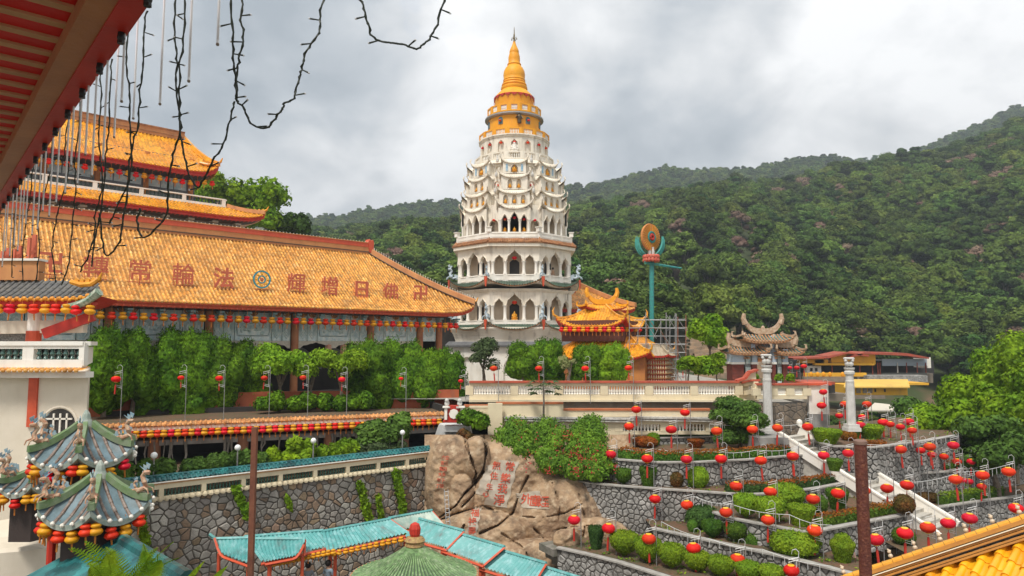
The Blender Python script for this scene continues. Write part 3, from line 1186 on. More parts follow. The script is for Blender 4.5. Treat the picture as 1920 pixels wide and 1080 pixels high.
def pag_roof(a,ye,yt,over,lift,m,mfas,parent,rib=0.26):
 ze,zt=zf(ye,a+over),zf(yt,a)
 for k in ALLK:
  oe,r,n=face(k,a+over)
  ot,_,_=face(k,a+0.02)
  we,wt=2*(a+over)*math.tan(PI/8),2*a*math.tan(PI/8)
  pn=Panel(oe-r*we/2+UP*ze,oe+r*we/2+UP*ze,ot+r*wt/2+UP*zt,ot-r*wt/2+UP*zt,lift,0.05,2.2,1.0)
  g=G()
  g.add(pn.sheet(24,4))
  pn.ribs(g,rib,0.07,0.25,0,4)
  for x,te in pn.rib_ends(rib):
   p=pn.at(x,0)
   g.add(sphere(tuple(p+n*0.02),0.075,6,4),0)
  e0,e1=pn.edge(24),pn.edge(24)
  V=[tuple(p)for p in e0]+[tuple(p-UP*0.12-n*0.02)for p in e1]+[tuple(p-UP*0.14-n*over*1.05)for p in e1]
  q=25
  Fq=[(i,i+1,q+i+1,q+i)for i in range(24)]+[(q+i,q+i+1,2*q+i+1,2*q+i)for i in range(24)]
  g.add((np.array(V[:2*q]),Fq[:24]),1)
  g.add((np.array(V),Fq[24:]),2)
  part('roof_side',g,[m,mfas,WHITE],parent)
  g=G()
  c0=pn.hip(True,5)
  g.add(tube([p+UP*0.06 for p in c0],0.09,6),0)
  d=(c0[0]-c0[-1])
  d.z=0
  d.normalize()
  c=c0[0]+d*0.05
  if lift:
   g.add(prism([(-0.17,0.15),(0.17,0.15),(0.05,-0.85),(-0.05,-0.85)],c-UP*0.05,Vector((-d.y,d.x,0)),UP,d*0.12),1)
  part('corner_spike',g,[m,REDO],parent)
  yield k,c,d
def dragon(p,d,s,mats,name='roof_dragon',label='',parent=None,flip=1):
 """little glazed dragon rearing up: coiling body, fins, open jaws"""
 g=G()
 side=Vector((-d.y,d.x,0))*flip
 P_=lambda a,b,c=0.0:p+d*a*s+UP*b*s+side*c*s
 body=[P_(-0.75,0.05),P_(-0.55,0.28,0.1),P_(-0.25,0.22,-0.12),P_(-0.02,0.35,0.08),P_(0.0,0.62,-0.05),P_(-0.14,0.88),P_(0.02,1.08),P_(0.22,1.08)]
 g.add(tube(body,[0.05*s,0.09*s,0.12*s,0.13*s,0.12*s,0.11*s,0.13*s,0.06*s],7))
 g.add(tube([P_(0.02,1.04),P_(0.2,0.96)],[0.09*s,0.03*s],5))
 for a,b in((-0.55,0.28),(-0.25,0.3),(-0.03,0.5),(-0.14,0.8),(-0.1,1.1),(0.05,1.2)):
  g.add(prism([(-0.12*s,0),(0.0,0.1*s),(0.02*s,0.32*s),(-0.2*s,0.22*s)],P_(a,b,-0.02),-d,UP,side*0.03*s),1)
 for c in(-1,1):
  g.add(tube([P_(0.0,1.15,0.05*c),P_(-0.22,1.38,0.14*c)],[0.035*s,0.008*s],4),1)
  g.add(tube([P_(0.0,0.4,0.1*c),P_(0.25,0.3,0.2*c),P_(0.32,0.1,0.2*c)],[0.05*s,0.04*s,0.03*s],5))
 g.add(prism([(-0.2*s,-0.05*s),(0.05*s,0.05*s),(0.0,0.42*s),(-0.34*s,0.5*s)],P_(-0.72,0.1,-0.02),-d,UP,side*0.04*s),1)
 if parent:
  return part(name,g,mats,parent)
 return solo(name,g,mats,label,'figure',smooth=False)
for k,c,d in pag_roof(6.15,617,608,0.75,0.85,GTILE,BTILE,s1):
 if k in(-2,-1,0,1):
  dragon(c+UP*0.05-d*0.1,d,1.15,[SILV,SILV],parent=s1)
for k,c,d in pag_roof(6.1,534,527,0.75,0.75,GTILE,BTILE,s2):
 if k in(-2,-1,0,1):
  dragon(c+UP*0.05-d*0.1,d,0.85 if k in(-1,0)else 1.15,[SILV,SILV],parent=s2)
g3=[None]
core3=part('storey',G().add(lathe([(4.6,zf(446,6)),(4.6,zf(388,5))],8,PC,0,True)),PINKC,pag)
for k,c,d in pag_roof(6.15,453,446.5,0.45,0.0,BTILE,BTILE,core3,0.22):
 pass
g=G()
g.add(lathe([(6.5,zf(452,6.5)-0.5),(6.5,zf(452,6.5)),(6.55,zf(452,6.5)+.02)],8,PC,0,True))
part('cornice',g,WHITE,core3)
zb3,zp3=zf(446.5,6.2),zf(434.5,6.2)
for k in ALLK:
 w=2*6.2*math.tan(PI/8)
 o,r,n=face(k,6.2)
 b=o-r*w/2+UP*zb3
 g=G()
 g.add(prism([(0,0),(w,0),(w,zp3-zb3),(0,zp3-zb3)],b,r,UP,-n*0.22))
 for i in range(3):
  x0,x1=w*(0.05+i*0.32),w*(0.05+i*0.32+0.27)
  hh=zp3-zb3
  g.add(prism([(x0,hh*0.2),(x1,hh*0.2),(x1,hh*0.3),(x0,hh*0.3)],b+n*0.04,r,UP,-n*0.04))
  g.add(prism([(x0,hh*0.75),(x1,hh*0.75),(x1,hh*0.84),(x0,hh*0.84)],b+n*0.04,r,UP,-n*0.04))
 g.add(box(tuple(b+UP*(hh+0.22)-n*0.11),(0.42,0.42,0.44),k*PI/4))
 g.add(box(tuple(b+UP*(hh+0.48)-n*0.11),(0.56,0.56,0.08),k*PI/4))
 part('parapet',g,WHITE2,core3)
g=G().add(lathe([(6.15,zb3-0.05),(6.15,zb3)],8,PC,0,True))
part('floor_slab',g,WHITE2,core3)
def bay_roof(parent,k,a,w,z,lift,over=0.2,back=1.0,up=0.34):
 """curved white eave of a projecting bay, tips turned up, finial figures on the tips"""
 o,r,n=face(k,a+over)
 W=w+over*2
 nn=16
 top,bot,bk=[],[],[]
 for i in range(nn+1):
  u=i/nn
  q=abs(2*u-1)
  h=lift*q**2.6
  p=o+r*(u-0.5)*W+UP*(z+h)
  top.append(p)
  bot.append(p-UP*0.09)
  bk.append(o+r*(u-0.5)*w*0.9-n*(over+0.15)+UP*(z+up+h*0.1))
 V=[tuple(p)for p in bk+top+bot]+[tuple(p-n*over*1.2)for p in bot]
 q=nn+1
 Fq=[(j*q+i,j*q+i+1,(j+1)*q+i+1,(j+1)*q+i)for j in range(3)for i in range(nn)]
 g=G()
 g.add((np.array(V),[f[::-1]for f in Fq]))
 for sgn in(-1,1):
  e=o+r*sgn*W/2+UP*(z+lift)
  b=o+r*sgn*W/2-n*back+UP*(z+lift*0.5)
  m_=o+r*sgn*W/2-n*back*0.5+UP*z
  tb=o+r*sgn*w*0.45-n*(over+0.15)+UP*(z+up+lift*0.1)
  tb2=o+r*sgn*w*0.45-n*back+UP*(z+up+lift*0.1)
  V=[tuple(x)for x in(e,m_,b,tb2,tb,e-UP*0.16,m_-UP*0.16,b-UP*0.16)]
  g.add((np.array(V),[(0,1,4),(1,3,4),(1,2,3),(0,5,6,1),(1,6,7,2),(5,0,1,6)]))
  d=(r*sgn+n*0.6).normalized()
  pts=[e-d*0.25-UP*0.12,e+UP*0.02,e+d*0.12+UP*0.2,e+d*0.05+UP*0.42,e-d*0.08+UP*0.5]
  g.add(tube(pts,[0.06,0.07,0.06,0.07,0.03],6))
  g.add(sphere(tuple(e+UP*0.28+d*0.03),0.08,6,4))
 rib=[bk[nn//2]+UP*0.02,top[nn//2]]
 for i in range(1,nn):
  g.add(tube([bk[i]+UP*0.01,top[i]+UP*0.02],0.035,4))
 part('bay_roof',g,WHITE,parent)
def niche_bay(parent,k,a,w,z0,z1,n_open,spring,rise,kind='pointed',depth=1.2,statues=True,cx=None,hw=None,rowname=''):
 o,r,n=face(k,a)
 b=o-r*w/2+UP*z0
 H=z1-z0
 g=G()
 hw=hw or w*0.5/(n_open+1)*0.62
 cxs=[w*(i+1)/(n_open+1)+(0 if n_open<3 else(i-1)*w*0.04)for i in range(n_open)]
 sill=H*0.12
 g.add(prism(comb(w,H-sill,[(x,hw,spring,rise,kind)for x in cxs],0.0),b+UP*sill,r,UP,-n*0.25))
 g.add(prism([(0,0),(w,0),(w,sill),(0,sill)],b,r,UP,-n*0.25))
 for x in cxs:
  pts=[b+r*(x+q[0])+UP*(sill+spring+q[1])+n*0.02 for q in arch_poly(hw+0.04,rise+0.05,kind,8)]
  pts=[b+r*(x-hw-0.04)+UP*sill+n*0.02]+pts+[b+r*(x+hw+0.04)+UP*sill+n*0.02]
  g.add(tube(pts,0.035,5))
 part('niche_front',g,WHITE,parent)
 g=G()
 g.add(prism([(0.02,0),(w-0.02,0),(w-0.02,H),(0.02,H)],b-n*0.27,r,UP,-n*(depth-0.27)))
 for sgn in(-1,1):
  fo=o+r*sgn*(w/2-0.02)-n*depth*0.55+UP*(z0+sill)
  pts=[fo-n*-0.28+UP*0.0]+[fo+n*x+UP*(spring*0.9+y)for x,y in arch_poly(0.28,0.26,'round',8)][::-1]+[fo-n*0.28]
  g.add(tube([p+r*sgn*0.02 for p in pts],0.035,5))
 part('bay_body',g,WHITE,parent)
 if statues and k in VK:
  for i,x in enumerate(cxs):
   side={0:'front',-1:'front-left',1:'front-right',-2:'left',2:'right'}[k]
   wh='' if n_open==1 else('left ' if i==0 else 'right ' if i==n_open-1 else 'middle ')
   buddha(b+r*x+UP*(sill+0.02)-n*0.08,k,min(hw*1.6,(spring+rise)*0.72),f'golden Buddha in the {wh}niche, {rowname}, {side} bay of the pagoda')
W3=3.3
z30,z31=zf(434,6.2),zf(389,5.9)
zs3=zf(411,5.9)
cm3=column_mesh(zs3-z30+0.35,0.26)
for k in ALLK:
 a=5.75
 o,r,n=face(k,a)
 w=W3
 b=o-r*w/2
 ops=[(w*0.2,w*0.085,0,zf(403,a)-zs3,'pointed'),(w*0.5,w*0.13,0,zf(398,a)-zs3,'pointed'),(w*0.8,w*0.085,0,zf(403,a)-zs3,'pointed')]
 g=G()
 g.add(prism(comb(w,z31-zs3,ops,0.0),b+UP*zs3,r,UP,-n*0.26))
 for x,hw,sp,ri,kd in ops:
  pts=[b+r*(x+q[0])+UP*(zs3+q[1])+n*0.03 for q in arch_poly(hw+0.09,ri+0.12,kd,10)]
  g.add(tube(pts,0.045,5))
 for sgn in(-1,1):
  fo=o+r*sgn*w/2
  g.add(prism(comb(1.15,z31-zs3,[(0.57,0.4,0,0.5,'round')],0.0),fo+UP*zs3-n*1.2,n,UP,-r*sgn*0.2))
 part('arch_panel',g,WHITE,core3)
 g=G().add(prism([(0,0),(w,0),(w,z31-z30+0.6),(0,z31-z30+0.6)],b+UP*(z30-0.4)-n*1.15,r,UP,-n*0.2))
 part('bay_back',g,PINKC,core3)
 if k in VK:
  for x in(0.06,0.33,0.67,0.94):
   place(cm3,'column',core3,Matrix.Translation(b+r*w*x+UP*(z30-0.35)-n*0.15))
 t=(k+0.5)*PI/4
 nn=Vector((math.sin(t),-math.cos(t),0))
 rr=Vector((math.cos(t),math.sin(t),0))
 g=G()
 g.add(prism(comb(1.7,z31-z30+0.8,[(0.85,0.52,1.25,0.55,'round')],0.0),PC+nn*5.6-rr*0.85+UP*(z30-0.4),rr,UP,-nn*0.3))
 part('link_arch',g,WHITE,core3)
 bay_roof(core3,k,a,w,zf(389,a+0.35),0.75)
rows=[(5.55,3.15,384,360.5,3,'lowest row'),(5.30,2.75,355,330.5,2,'middle row'),(5.0,2.4,325,303.5,1,'top row')]
for ri_,(a,w,y0,y1,no,rn)in enumerate(rows):
 z0,z1=zf(y0,a),zf(y1,a)
 ac=a-0.95
 core=part('storey',G().add(lathe([(ac,z0-0.35),(ac,z1+0.5)],8,PC,0,True)),WHITE,pag)
 H=z1-z0
 for k in ALLK:
  niche_bay(core,k,a,w,z0,z1,no,H*0.38,H*0.30,'round' if no>1 else 'pointed',1.4,True,hw=0.24 if no>1 else 0.36,rowname=rn)
  bay_roof(core,k,a,w,zf(y1,a+0.35),0.48,back=1.2)
  t=(k+0.5)*PI/4
  nn=Vector((math.sin(t),-math.cos(t),0))
  rr=Vector((math.cos(t),math.sin(t),0))
  g=G()
  ww=1.3
  g.add(prism(comb(ww,H+0.5,[(ww/2,0.38,H*0.5,0.4,'round')],0.0),PC+nn*(a-0.55)-rr*ww/2+UP*z0,rr,UP,-nn*0.25))
  part('link_arch',g,WHITE,core)
  g=G()
  g.add(sphere(tuple(PC+nn*(a-0.35)+UP*(z1+0.35)),1,7,5,(0.17,0.17,0.3)))
  g.add(tube([PC+nn*(a-0.35)+UP*(z1+0.5),PC+nn*(a-0.3)+UP*(z1+0.95)],[0.09,0.02],5))
  part('guardian_figure',g,STONEW,core)
 if no==1:
  for k in(-1,0,1):
   o,r,n=face(k,a)
   for sgn in(-1,1):
    g=G().add(prism([(-0.1,0),(0.1,0),(0.1,H*0.62),(-0.1,H*0.62)],o+r*sgn*w*0.33+UP*(z0+H*0.2)+n*0.02,r,UP,n*0.03))
    part('blue_inscription_strip',g,mat('blue_mosaic',(0.12,0.33,0.5),(0.5,0.6,0.65),scale=9,rough=0.4),core)
RD=16
def zc(py):
 return P(965,py,75).z
def rr_(px):
 return px/F*75.3
top=part('upper_drum',G().add(lathe([(4.75,zf(304,4.7)),(4.5,zf(298,4.5)),(4.3,zf(297.5,4.3)),(3.55,zf(297,4)),(3.5,zf(255,3.6))],RD,PC,0,True)),WHITE,pag)
def balustrade_ring(parent,a,z0,z1,mrail,mbal,nside,nb,piers=True):
 w=2*a*math.tan(PI/nside)
 h=z1-z0
 bm=G().add(lathe([(0.05,0),(0.075,h*0.08),(0.04,h*0.2),(0.075,h*0.4),(0.035,h*0.62),(0.06,h*0.7)],6)).mesh('baluster',mbal,40)
 for i in range(nside):
  t=2*PI*(i-nside//2)/nside
  n=Vector((math.sin(t),-math.cos(t),0))
  r=Vector((math.cos(t),math.sin(t),0))
  o=PC+n*a
  g=G()
  for zz,hh in((z0,h*0.16),(z0+h*0.82,h*0.18)):
   g.add(prism([(-w/2,0),(w/2,0),(w/2,hh),(-w/2,hh)],o+UP*zz,r,UP,-n*0.2))
  for sgn in(-1,1):
   g.add(prism([(-0.13,0),(0.13,0),(0.13,h*0.66),(-0.13,h*0.66)],o+r*sgn*(w/2-0.13)+UP*(z0+h*0.16),r,UP,-n*0.18))
  rp=part('balustrade',g,mrail,parent)
  if n.y<0.2:
   for j in range(nb):
    p=o+r*((j+0.5)/nb-0.5)*(w-0.52)+UP*(z0+h*0.14)-n*0.1
    q=_link('baluster',bm)
    q.parent=parent
    q.matrix_local=_W[parent.name].inverted()@Matrix.Translation(p)
balustrade_ring(top,4.35,zf(297,4.35),zf(283,4.35),WHITE,WHITE2,RD,5)
aD=3.75
zD0,zD1=zf(284,aD),zf(256,aD)
for i in range(RD):
 t=2*PI*(i-8)/RD
 n=Vector((math.sin(t),-math.cos(t),0))
 r=Vector((math.cos(t),math.sin(t),0))
 w=2*aD*math.tan(PI/RD)
 g=G()
 g.add(prism(comb(w,zD1-zD0,[(w/2,0.36,(zD1-zD0)*0.55,(zD1-zD0)*0.28,'cusp')],0.0),PC+n*aD-r*w/2+UP*zD0,r,UP,-n*0.22))
 part('window_panel',g,WHITE,top)
 g=G().add(prism([(-0.34,0),(0.34,0),(0.34,1.5),(-0.34,1.5)],PC+n*(aD-0.4)+UP*zD0,r,UP,n*0.03))
 part('window',g,mat('blue_grey_recess',(0.42,0.46,0.47),(0.3,0.33,0.34),scale=2),top)
 if i in(5,6,7,8,9,10,11):
  if i==8:
   buddha(PC+n*(aD+0.12)+UP*(zD0-0.15),0,0.95,'standing white statue in the middle window below the yellow balustrade',True)
  nmw={5:'far left',6:'outer left',7:'left of the white statue',8:'behind the white statue',9:'right of the white statue',10:'outer right',11:'far right'}[i]
  lantern(PC+n*(aD+0.02)+UP*(zD0+1.15),f'small red lantern hanging in the upper drum window, {nmw}',0.55,'red lanterns hung in the pagoda openings',False)
cor=[(aD,zD1),(aD+0.1,zD1+0.05),(aD+0.1,zD1+0.15),(aD+0.2,zD1+0.2),(aD+0.2,zD1+0.32)]
part('cornice',G().add(lathe(cor,RD,PC,0,True)),WHITE,top)
yd=part('yellow_drum',G().add(lathe([(2.95,zf(250,3)),(2.95,zf(207,3))],32,PC)),YEL,pag,smooth=40)
balustrade_ring(yd,3.9,zf(252,3.9),zf(238,3.9),YEL,WHITE2,RD,6)
g=G()
g.add(lathe([(3.1,zf(214,3)),(3.3,zf(212,3)),(3.3,zf(209.5,3)),(3.1,zf(209,3))],32,PC))
part('grey_gutter',g,GREYM,yd)
for i,t in enumerate((-1.0,-0.42,0.42,1.0)):
 n=Vector((math.sin(t*1.25),-math.cos(t*1.25),0))
 r=Vector((n.y*-1,n.x,0))
 pl=[(-0.27,0),(0.27,0),(0.27,0.5)]+[(x,0.5+y)for x,y in arch_poly(0.27,0.3,'round',8)][::-1]
 g=G().add(prism(pl,PC+n*2.9+UP*zf(230,3),r,UP,n*0.09))
 part('window',g,mat('teal_recess',(0.12,0.2,0.22),(0.08,0.13,0.15),scale=2),yd)
 if abs(t)<0.9:
  lantern(PC+n*3.1+UP*(zf(222,3)),'tiny red lantern in the %s window of the yellow drum'%('left' if t<0 else 'right'),0.5,'red lanterns hung in the pagoda openings',False)
g=G()
g.add(lathe([(0.22,0),(0.2,0.35),(0.26,0.7),(0.18,0.95),(0.06,1.0)],8,(0,0,0)))
g.add(sphere((0,0,1.1),0.14,8,5))
g.add(tube([(0.22,0,0.8),(0.35,-0.1,0.5),(0.12,-0.2,0.45)],0.06,5))
g.add(tube([(-0.22,0,0.8),(-0.35,-0.1,0.6),(-0.2,-0.2,0.75)],0.06,5))
g.V=[v+np.array(tuple(PC+Vector((0.55,-3.05,zf(231,3)))))for v in g.V]
solo('bronze_statue',g,mat('dark_bronze',(0.1,0.07,0.04),rough=0.4,metal=0.6),'dark bronze figure standing on the yellow drum balcony','statue')
balustrade_ring(yd,3.0,zf(207,3),zf(192,3),YEL,WHITE2,RD,5)
g=G()
prof=[(2.2,zc(207)),(2.2,zc(188)),(2.26,zc(186)),(rr_(34),zc(180.5)),(rr_(29.5),zc(176)),(rr_(25.5),zc(172.5)),(rr_(24),zc(171)),(rr_(25.8),zc(168)),(rr_(25.2),zc(165)),(rr_(22.4),zc(164)),(rr_(24.2),zc(161.5)),(rr_(23.4),zc(159)),(rr_(20.2),zc(158.3)),(rr_(21.8),zc(156)),(rr_(20.6),zc(153.5)),(rr_(21.5),zc(152)),(rr_(20),zc(150)),(rr_(20.5),zc(146)),(rr_(21),zc(141)),(rr_(20),zc(135)),(rr_(17),zc(129)),(rr_(13.5),zc(125)),(rr_(12.3),zc(123.5)),(rr_(13.5),zc(122)),(rr_(13),zc(120.5)),(rr_(11),zc(118)),(rr_(11.3),zc(113)),(rr_(11),zc(107)),(rr_(9.6),zc(102)),(rr_(8.8),zc(100)),(rr_(9.3),zc(98.5)),(rr_(9),zc(96)),(rr_(7),zc(91)),(rr_(4.5),zc(86)),(rr_(2.8),zc(81)),(rr_(2.2),zc(78))]
g.add(lathe(prof,40,PC))
sp=part('spire',g,YEL,pag,smooth=50)
g=G()
for i in range(20):
 t=2*PI*i/20
 n=Vector((math.sin(t),-math.cos(t),0))
 r=Vector((math.cos(t),math.sin(t),0))
 z=zc(188)
 d=0.55 if i%2 else 0.32
 g.add(prism([(-0.36,0.12),(0.36,0.12),(0.2,-0.12),(0.05,-0.1),(0.0,-d),(-0.05,-0.1),(-0.2,-0.12)],PC+n*2.24+UP*z,r,UP,n*0.05))
part('red_scallop_band',g,REDP,sp)
g=G()
g.add(lathe([(rr_(2),zc(79)),(rr_(1.6),zc(73)),(rr_(2.4),zc(72)),(rr_(1.3),zc(70)),(rr_(1.7),zc(66)),(rr_(0.9),zc(62)),(rr_(0.9),zc(58)),(rr_(0.3),zc(50))],8,PC))
for a in range(4):
 t=a*PI/2+0.4
 q=PC+UP*zc(70)+Vector((math.sin(t),math.cos(t),0))*0.3
 g.add(tube([PC+UP*zc(71),q,q-UP*0.12],0.02,4))
 g.add(lathe([(0.03,0),(0.07,-0.12),(0.08,-0.2)][::-1],6,tuple(q-UP*0.1)))
part('metal_finial',g,mat('dark_finial',(0.25,0.2,0.12),rough=0.4,metal=0.7),sp)
for a,y,nm in((6.1,570,'lower'),(6.05,486,'upper')):
 for k,sd in((0,'front'),(-1,'front-left'),(1,'front-right')):
  o,r,n=face(k,a-0.5)
  if k==0:
   lantern(o+UP*(zf(y-7,a)),f'red lantern hanging in the {sd} middle arch of the {nm} arcaded storey',0.85,'red lanterns hung in the pagoda openings',False)
o,r,n=face(0,5.6)
buddha(o+UP*zf(600,5.6),0,0.7,'golden Buddha seated in the front middle arch of the lowest arcaded storey')
for x,nm in((-1,'left'),(0,'middle'),(1,'right')):
 o,r,n=face(0,5.2)
 lantern(o+r*x*0.99+UP*(zf(407 if x else 404,5.7)),f'red lantern in the {nm} arch of the small third storey arcade',0.62,'red lanterns hung in the pagoda openings',False)
 buddha(o+r*x*0.99+UP*(zf(434,5.7)+0.05),0,0.42,f'golden Buddha behind the {nm} arch of the third storey arcade')
 for k,sd in((-1,'front-left'),(1,'front-right')):
  pass
for k,sd in((-0.5,'left'),(0.5,'right')):
 t=k*PI/4
 nn=Vector((math.sin(t),-math.cos(t),0))
 lantern(PC+nn*5.5+UP*zf(409,5.5),f'red lantern in the round arch {sd} of the third storey front bay',0.62,'red lanterns hung in the pagoda openings',False)
 lantern(PC+nn*4.75+UP*zf(343,4.8),f'red lantern in the round opening {sd} of the two-niche bay',0.62,'red lanterns hung in the pagoda openings',False)
def gourd_mesh():
 def body():
  g=G()
  pr=[(0.3,-0.02),(0.62,-0.08),(0.78,-0.3),(0.74,-0.52),(0.45,-0.7),(0.42,-0.74),(0.8,-0.86),(1.0,-1.15),(1.0,-1.35),(0.78,-1.68),(0.35,-1.84),(0.2,-1.88)]
  g.add(lathe([(r_*0.19,z*0.19)for r_,z in pr][::-1],14))
  return g
 a=body().mesh('gourd_body',LRED,180)
 b=body().mesh('gourd_body',LYEL,180)
 g=G()
 g.add(tube([(0,0,0.3),(0,0,-0.34),(0,0,-0.38),(0,0,-0.6)],[0.008,0.008,0.028,0.024],5))
 c=g.mesh('tassel',mat('orange_tassel',(0.6,0.2,0.03),rough=0.6,bump=0),)
 return a,b,c
GM=gourd_mesh()
def gourd(p,red,label,sc=1.0,group=None):
 t=_link('gourd_lantern',None)
 t.location=p
 t.rotation_euler=(rnd.uniform(-.09,.09),rnd.uniform(-.09,.09),0)
 t.scale=(sc,sc,sc)
 tag(t,label,'lantern',group)
 for nm,me in(('gourd_body',GM[0]if red else GM[1]),('tassel',GM[2])):
  o=_link(nm,me)
  o.parent=t
 return t
def text_mesh(s,size,extr=0.03,offset=0.0,m=None):
 cu=bpy.data.curves.new('glyph','FONT')
 cu.body=s
 cu.size=size
 cu.extrude=extr
 cu.offset=offset
 cu.align_x='CENTER'
 cu.align_y='CENTER'
 cu.resolution_u=2
 o=bpy.data.objects.new('glyph',cu)
 COL.objects.link(o)
 bpy.context.view_layer.update()
 me=bpy.data.meshes.new_from_object(o.evaluated_get(bpy.context.evaluated_depsgraph_get()))
 bpy.data.objects.remove(o)
 bpy.data.curves.remove(cu)
 me.name='character'
 me.materials.clear()
 me.materials.append(m)
 return me
def orient(loc,xax,yax):
 x=Vector(xax).normalized()
 y=Vector(yax).normalized()
 z=x.cross(y)
 return Matrix(((x.x,y.x,z.x,loc[0]),(x.y,y.y,z.y,loc[1]),(x.z,y.z,z.z,loc[2]),(0,0,0,1)))
HC=Vector((-3.5,60,0))
HD=Vector((0.731,0.682,0)).normalized()
HN=Vector((-HD.y,HD.x,0))
def hp(px,py,p):
 """pixel on the vertical plane p metres behind the eave line -> (s, z, world)"""
 w=PL(px,py,HC+HN*p,HD)
 return(w-HC).dot(HD),w.z,w
def hw(s,p,z):
 q=HC+HD*s+HN*p
 return Vector((q.x,q.y,z))
ZE=hp(600,577,0)[1]
SL=-50.0
print('eave z',ZE,hp(885,588,0)[1],hp(200,555,0)[1])
zR=P(690,474,60.3).z
hall=thing('temple_hall','long temple hall with a huge orange tiled hipped roof and blue-white frieze','temple',hw(-20,6,-3.6))
RUN=6.6
pf=Panel(hw(SL,0,ZE),hw(0.3,0,ZE),hw(-RUN,RUN,zR),hw(SL,RUN,zR),0.75,0.28,26,1.3)
pf.a=0.0
rf=part('roof_deck',G().add(pf.sheet(90,10,-0.02)),mat('tile_bed',(0.40,0.17,0.035),(0.5,0.24,0.06),scale=2,rough=0.6,cells=((3.6,3.6,3.6),0.3)),hall,smooth=60)
g=G()
pf.ribs(g,0.27,0.085,0.36,0,4)
part('tile_row',g,OTILE,rf,kind='stuff')
ps=Panel(hw(0.3,0,ZE),hw(0.3,2*RUN,ZE),hw(-RUN,RUN+0.02,zR),hw(-RUN,RUN,zR),0.75,0.28,10,1.3)
g=G()
g.add(ps.sheet(20,8))
ps.ribs(g,0.3,0.085,0.4,0,4)
part('side_roof',g,OTILE,hall)
pb=Panel(hw(0.3,2*RUN,ZE),hw(SL,2*RUN,ZE),hw(SL,RUN,zR),hw(-RUN,RUN,zR),0.4,0.28,20,1.3)
part('rear_roof',G().add(pb.sheet(30,6)),OTILE,hall)
g=G()
rp=[hw(SL,RUN,zR-0.15),hw(-RUN+0.1,RUN,zR-0.15)]
g.add(beam(rp[0],rp[1],0.5,0.95,center=False),0)
g.add(beam(rp[0]+UP*0.16,rp[1]+UP*0.16,0.6,0.07,center=False),1)
g.add(beam(rp[0]+UP*0.62,rp[1]+UP*0.62,0.58,0.36,center=False),2)
g.add(beam(rp[0]+UP*0.98,rp[1]+UP*0.98,0.66,0.06,center=False),0)
e=hw(-RUN+0.1,RUN,zR)
g.add(prism([(-0.1,0.0),(0.25,0),(0.3,0.9),(0.2,1.15),(0.02,1.0),(-0.12,1.2),(-0.3,0.9)],e-HN*0.35,HD,UP,HN*0.7),2)
part('ridge_beam',g,[RIDGEO,mat('dark_ridge_line',(0.10,0.07,0.05),rough=0.8),REDO],hall)
g=G()
k=46
for i in range(150):
 p=hw(SL+0.3+i*0.29,RUN-0.3,zR+0.92)
 if p.y<70 and(SL+i*0.29)<-RUN:
  g.add(sphere(tuple(p),0.035,5,3))
part('ridge_bulb',g,WHITE2,hall,kind='stuff')
g=G()
hpts=pf.hip(True,14)
ridge(g,[p+UP*0.02 for p in hpts[:]],0.34,0.42,0)
g.add(tube([p+UP*0.46 for p in hpts],0.12,6),0)
g.add(tube([p+UP*0.06-HD*0.2-HN*0.1 for p in hpts],0.05,4),1)
part('hip_ridge',g,[RIDGEO,mat('dark_ridge_line',(0.1,0.07,0.05))],hall)
g=G()
for i in range(15):
 for j in range(3):
  t=(i+j/3)/14.5
  a=hpts[min(13,int(t*14))].lerp(hpts[min(14,int(t*14)+1)],t*14-int(t*14))
  g.add(lathe([(0.02,0),(0.015,0.12),(0.035,0.14),(0.01,0.2)],5,tuple(a+UP*0.56)))
part('hip_ridge_bulb',g,WHITE2,hall,kind='stuff')
def eave_trim(parent,pn,sp,mt,mr,drop=0.3,step=0.27,s0=None):
 g=G()
 for x,te in pn.rib_ends(step):
  if s0 is not None and x<s0:
   continue
  p=pn.at(x,0)
  on=-Vector((pn.up.x,pn.up.y,0)).normalized()
  g.add(sphere(tuple(p+on*0.03+UP*0.02),0.105,7,4),0)
 part('eave_cap',g,mt,parent,kind='stuff')
 e=pn.edge(100)
 on=-Vector((pn.up.x,pn.up.y,0)).normalized()
 g=G()
 V=[tuple(p+on*0.02-UP*0.02)for p in e]+[tuple(p+on*0.0-UP*0.14)for p in e]+[tuple(p-on*0.12-UP*0.16)for p in e]+[tuple(p-on*0.15-UP*drop)for p in e]+[tuple(p-on*1.9-UP*(drop+0.1))for p in e]
 q=len(e)
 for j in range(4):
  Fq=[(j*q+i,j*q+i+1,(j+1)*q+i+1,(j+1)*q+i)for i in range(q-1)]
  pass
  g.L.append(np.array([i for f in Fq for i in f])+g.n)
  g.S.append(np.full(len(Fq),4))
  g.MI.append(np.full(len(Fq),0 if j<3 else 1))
 g.V.append(np.array(V))
 g.n+=len(V)
 for x,te in pn.rib_ends(0.36):
  if s0 is not None and x<s0:
   continue
  p=pn.at(x,0)
  g.add(beam(p-on*0.5-UP*(drop-0.02),p-on*0.08-UP*(drop-0.06),0.1,0.12),0)
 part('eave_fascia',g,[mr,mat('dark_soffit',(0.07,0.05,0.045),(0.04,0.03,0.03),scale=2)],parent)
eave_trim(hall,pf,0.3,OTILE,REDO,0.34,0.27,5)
def ridge_end(parent,p,d,s,m,name='curled_ridge_end'):
 g=G()
 P_=lambda a,b:p+d*a*s+UP*b*s
 g.add(tube([P_(-1.6,0.22),P_(-0.9,0.05),P_(-0.3,0.08),P_(0.15,0.3),P_(0.3,0.62)],[0.12*s,0.14*s,0.13*s,0.1*s,0.03*s],6))
 for i in range(4):
  a=-1.3+i*0.35
  g.add(prism([(-0.1*s,0),(0.1*s,0),(0.13*s,0.2*s),(0,0.3*s),(-0.12*s,0.18*s)],P_(a,0.12),d,UP,Vector((-d.y,d.x,0))*0.1*s))
 part(name,g,m,parent)
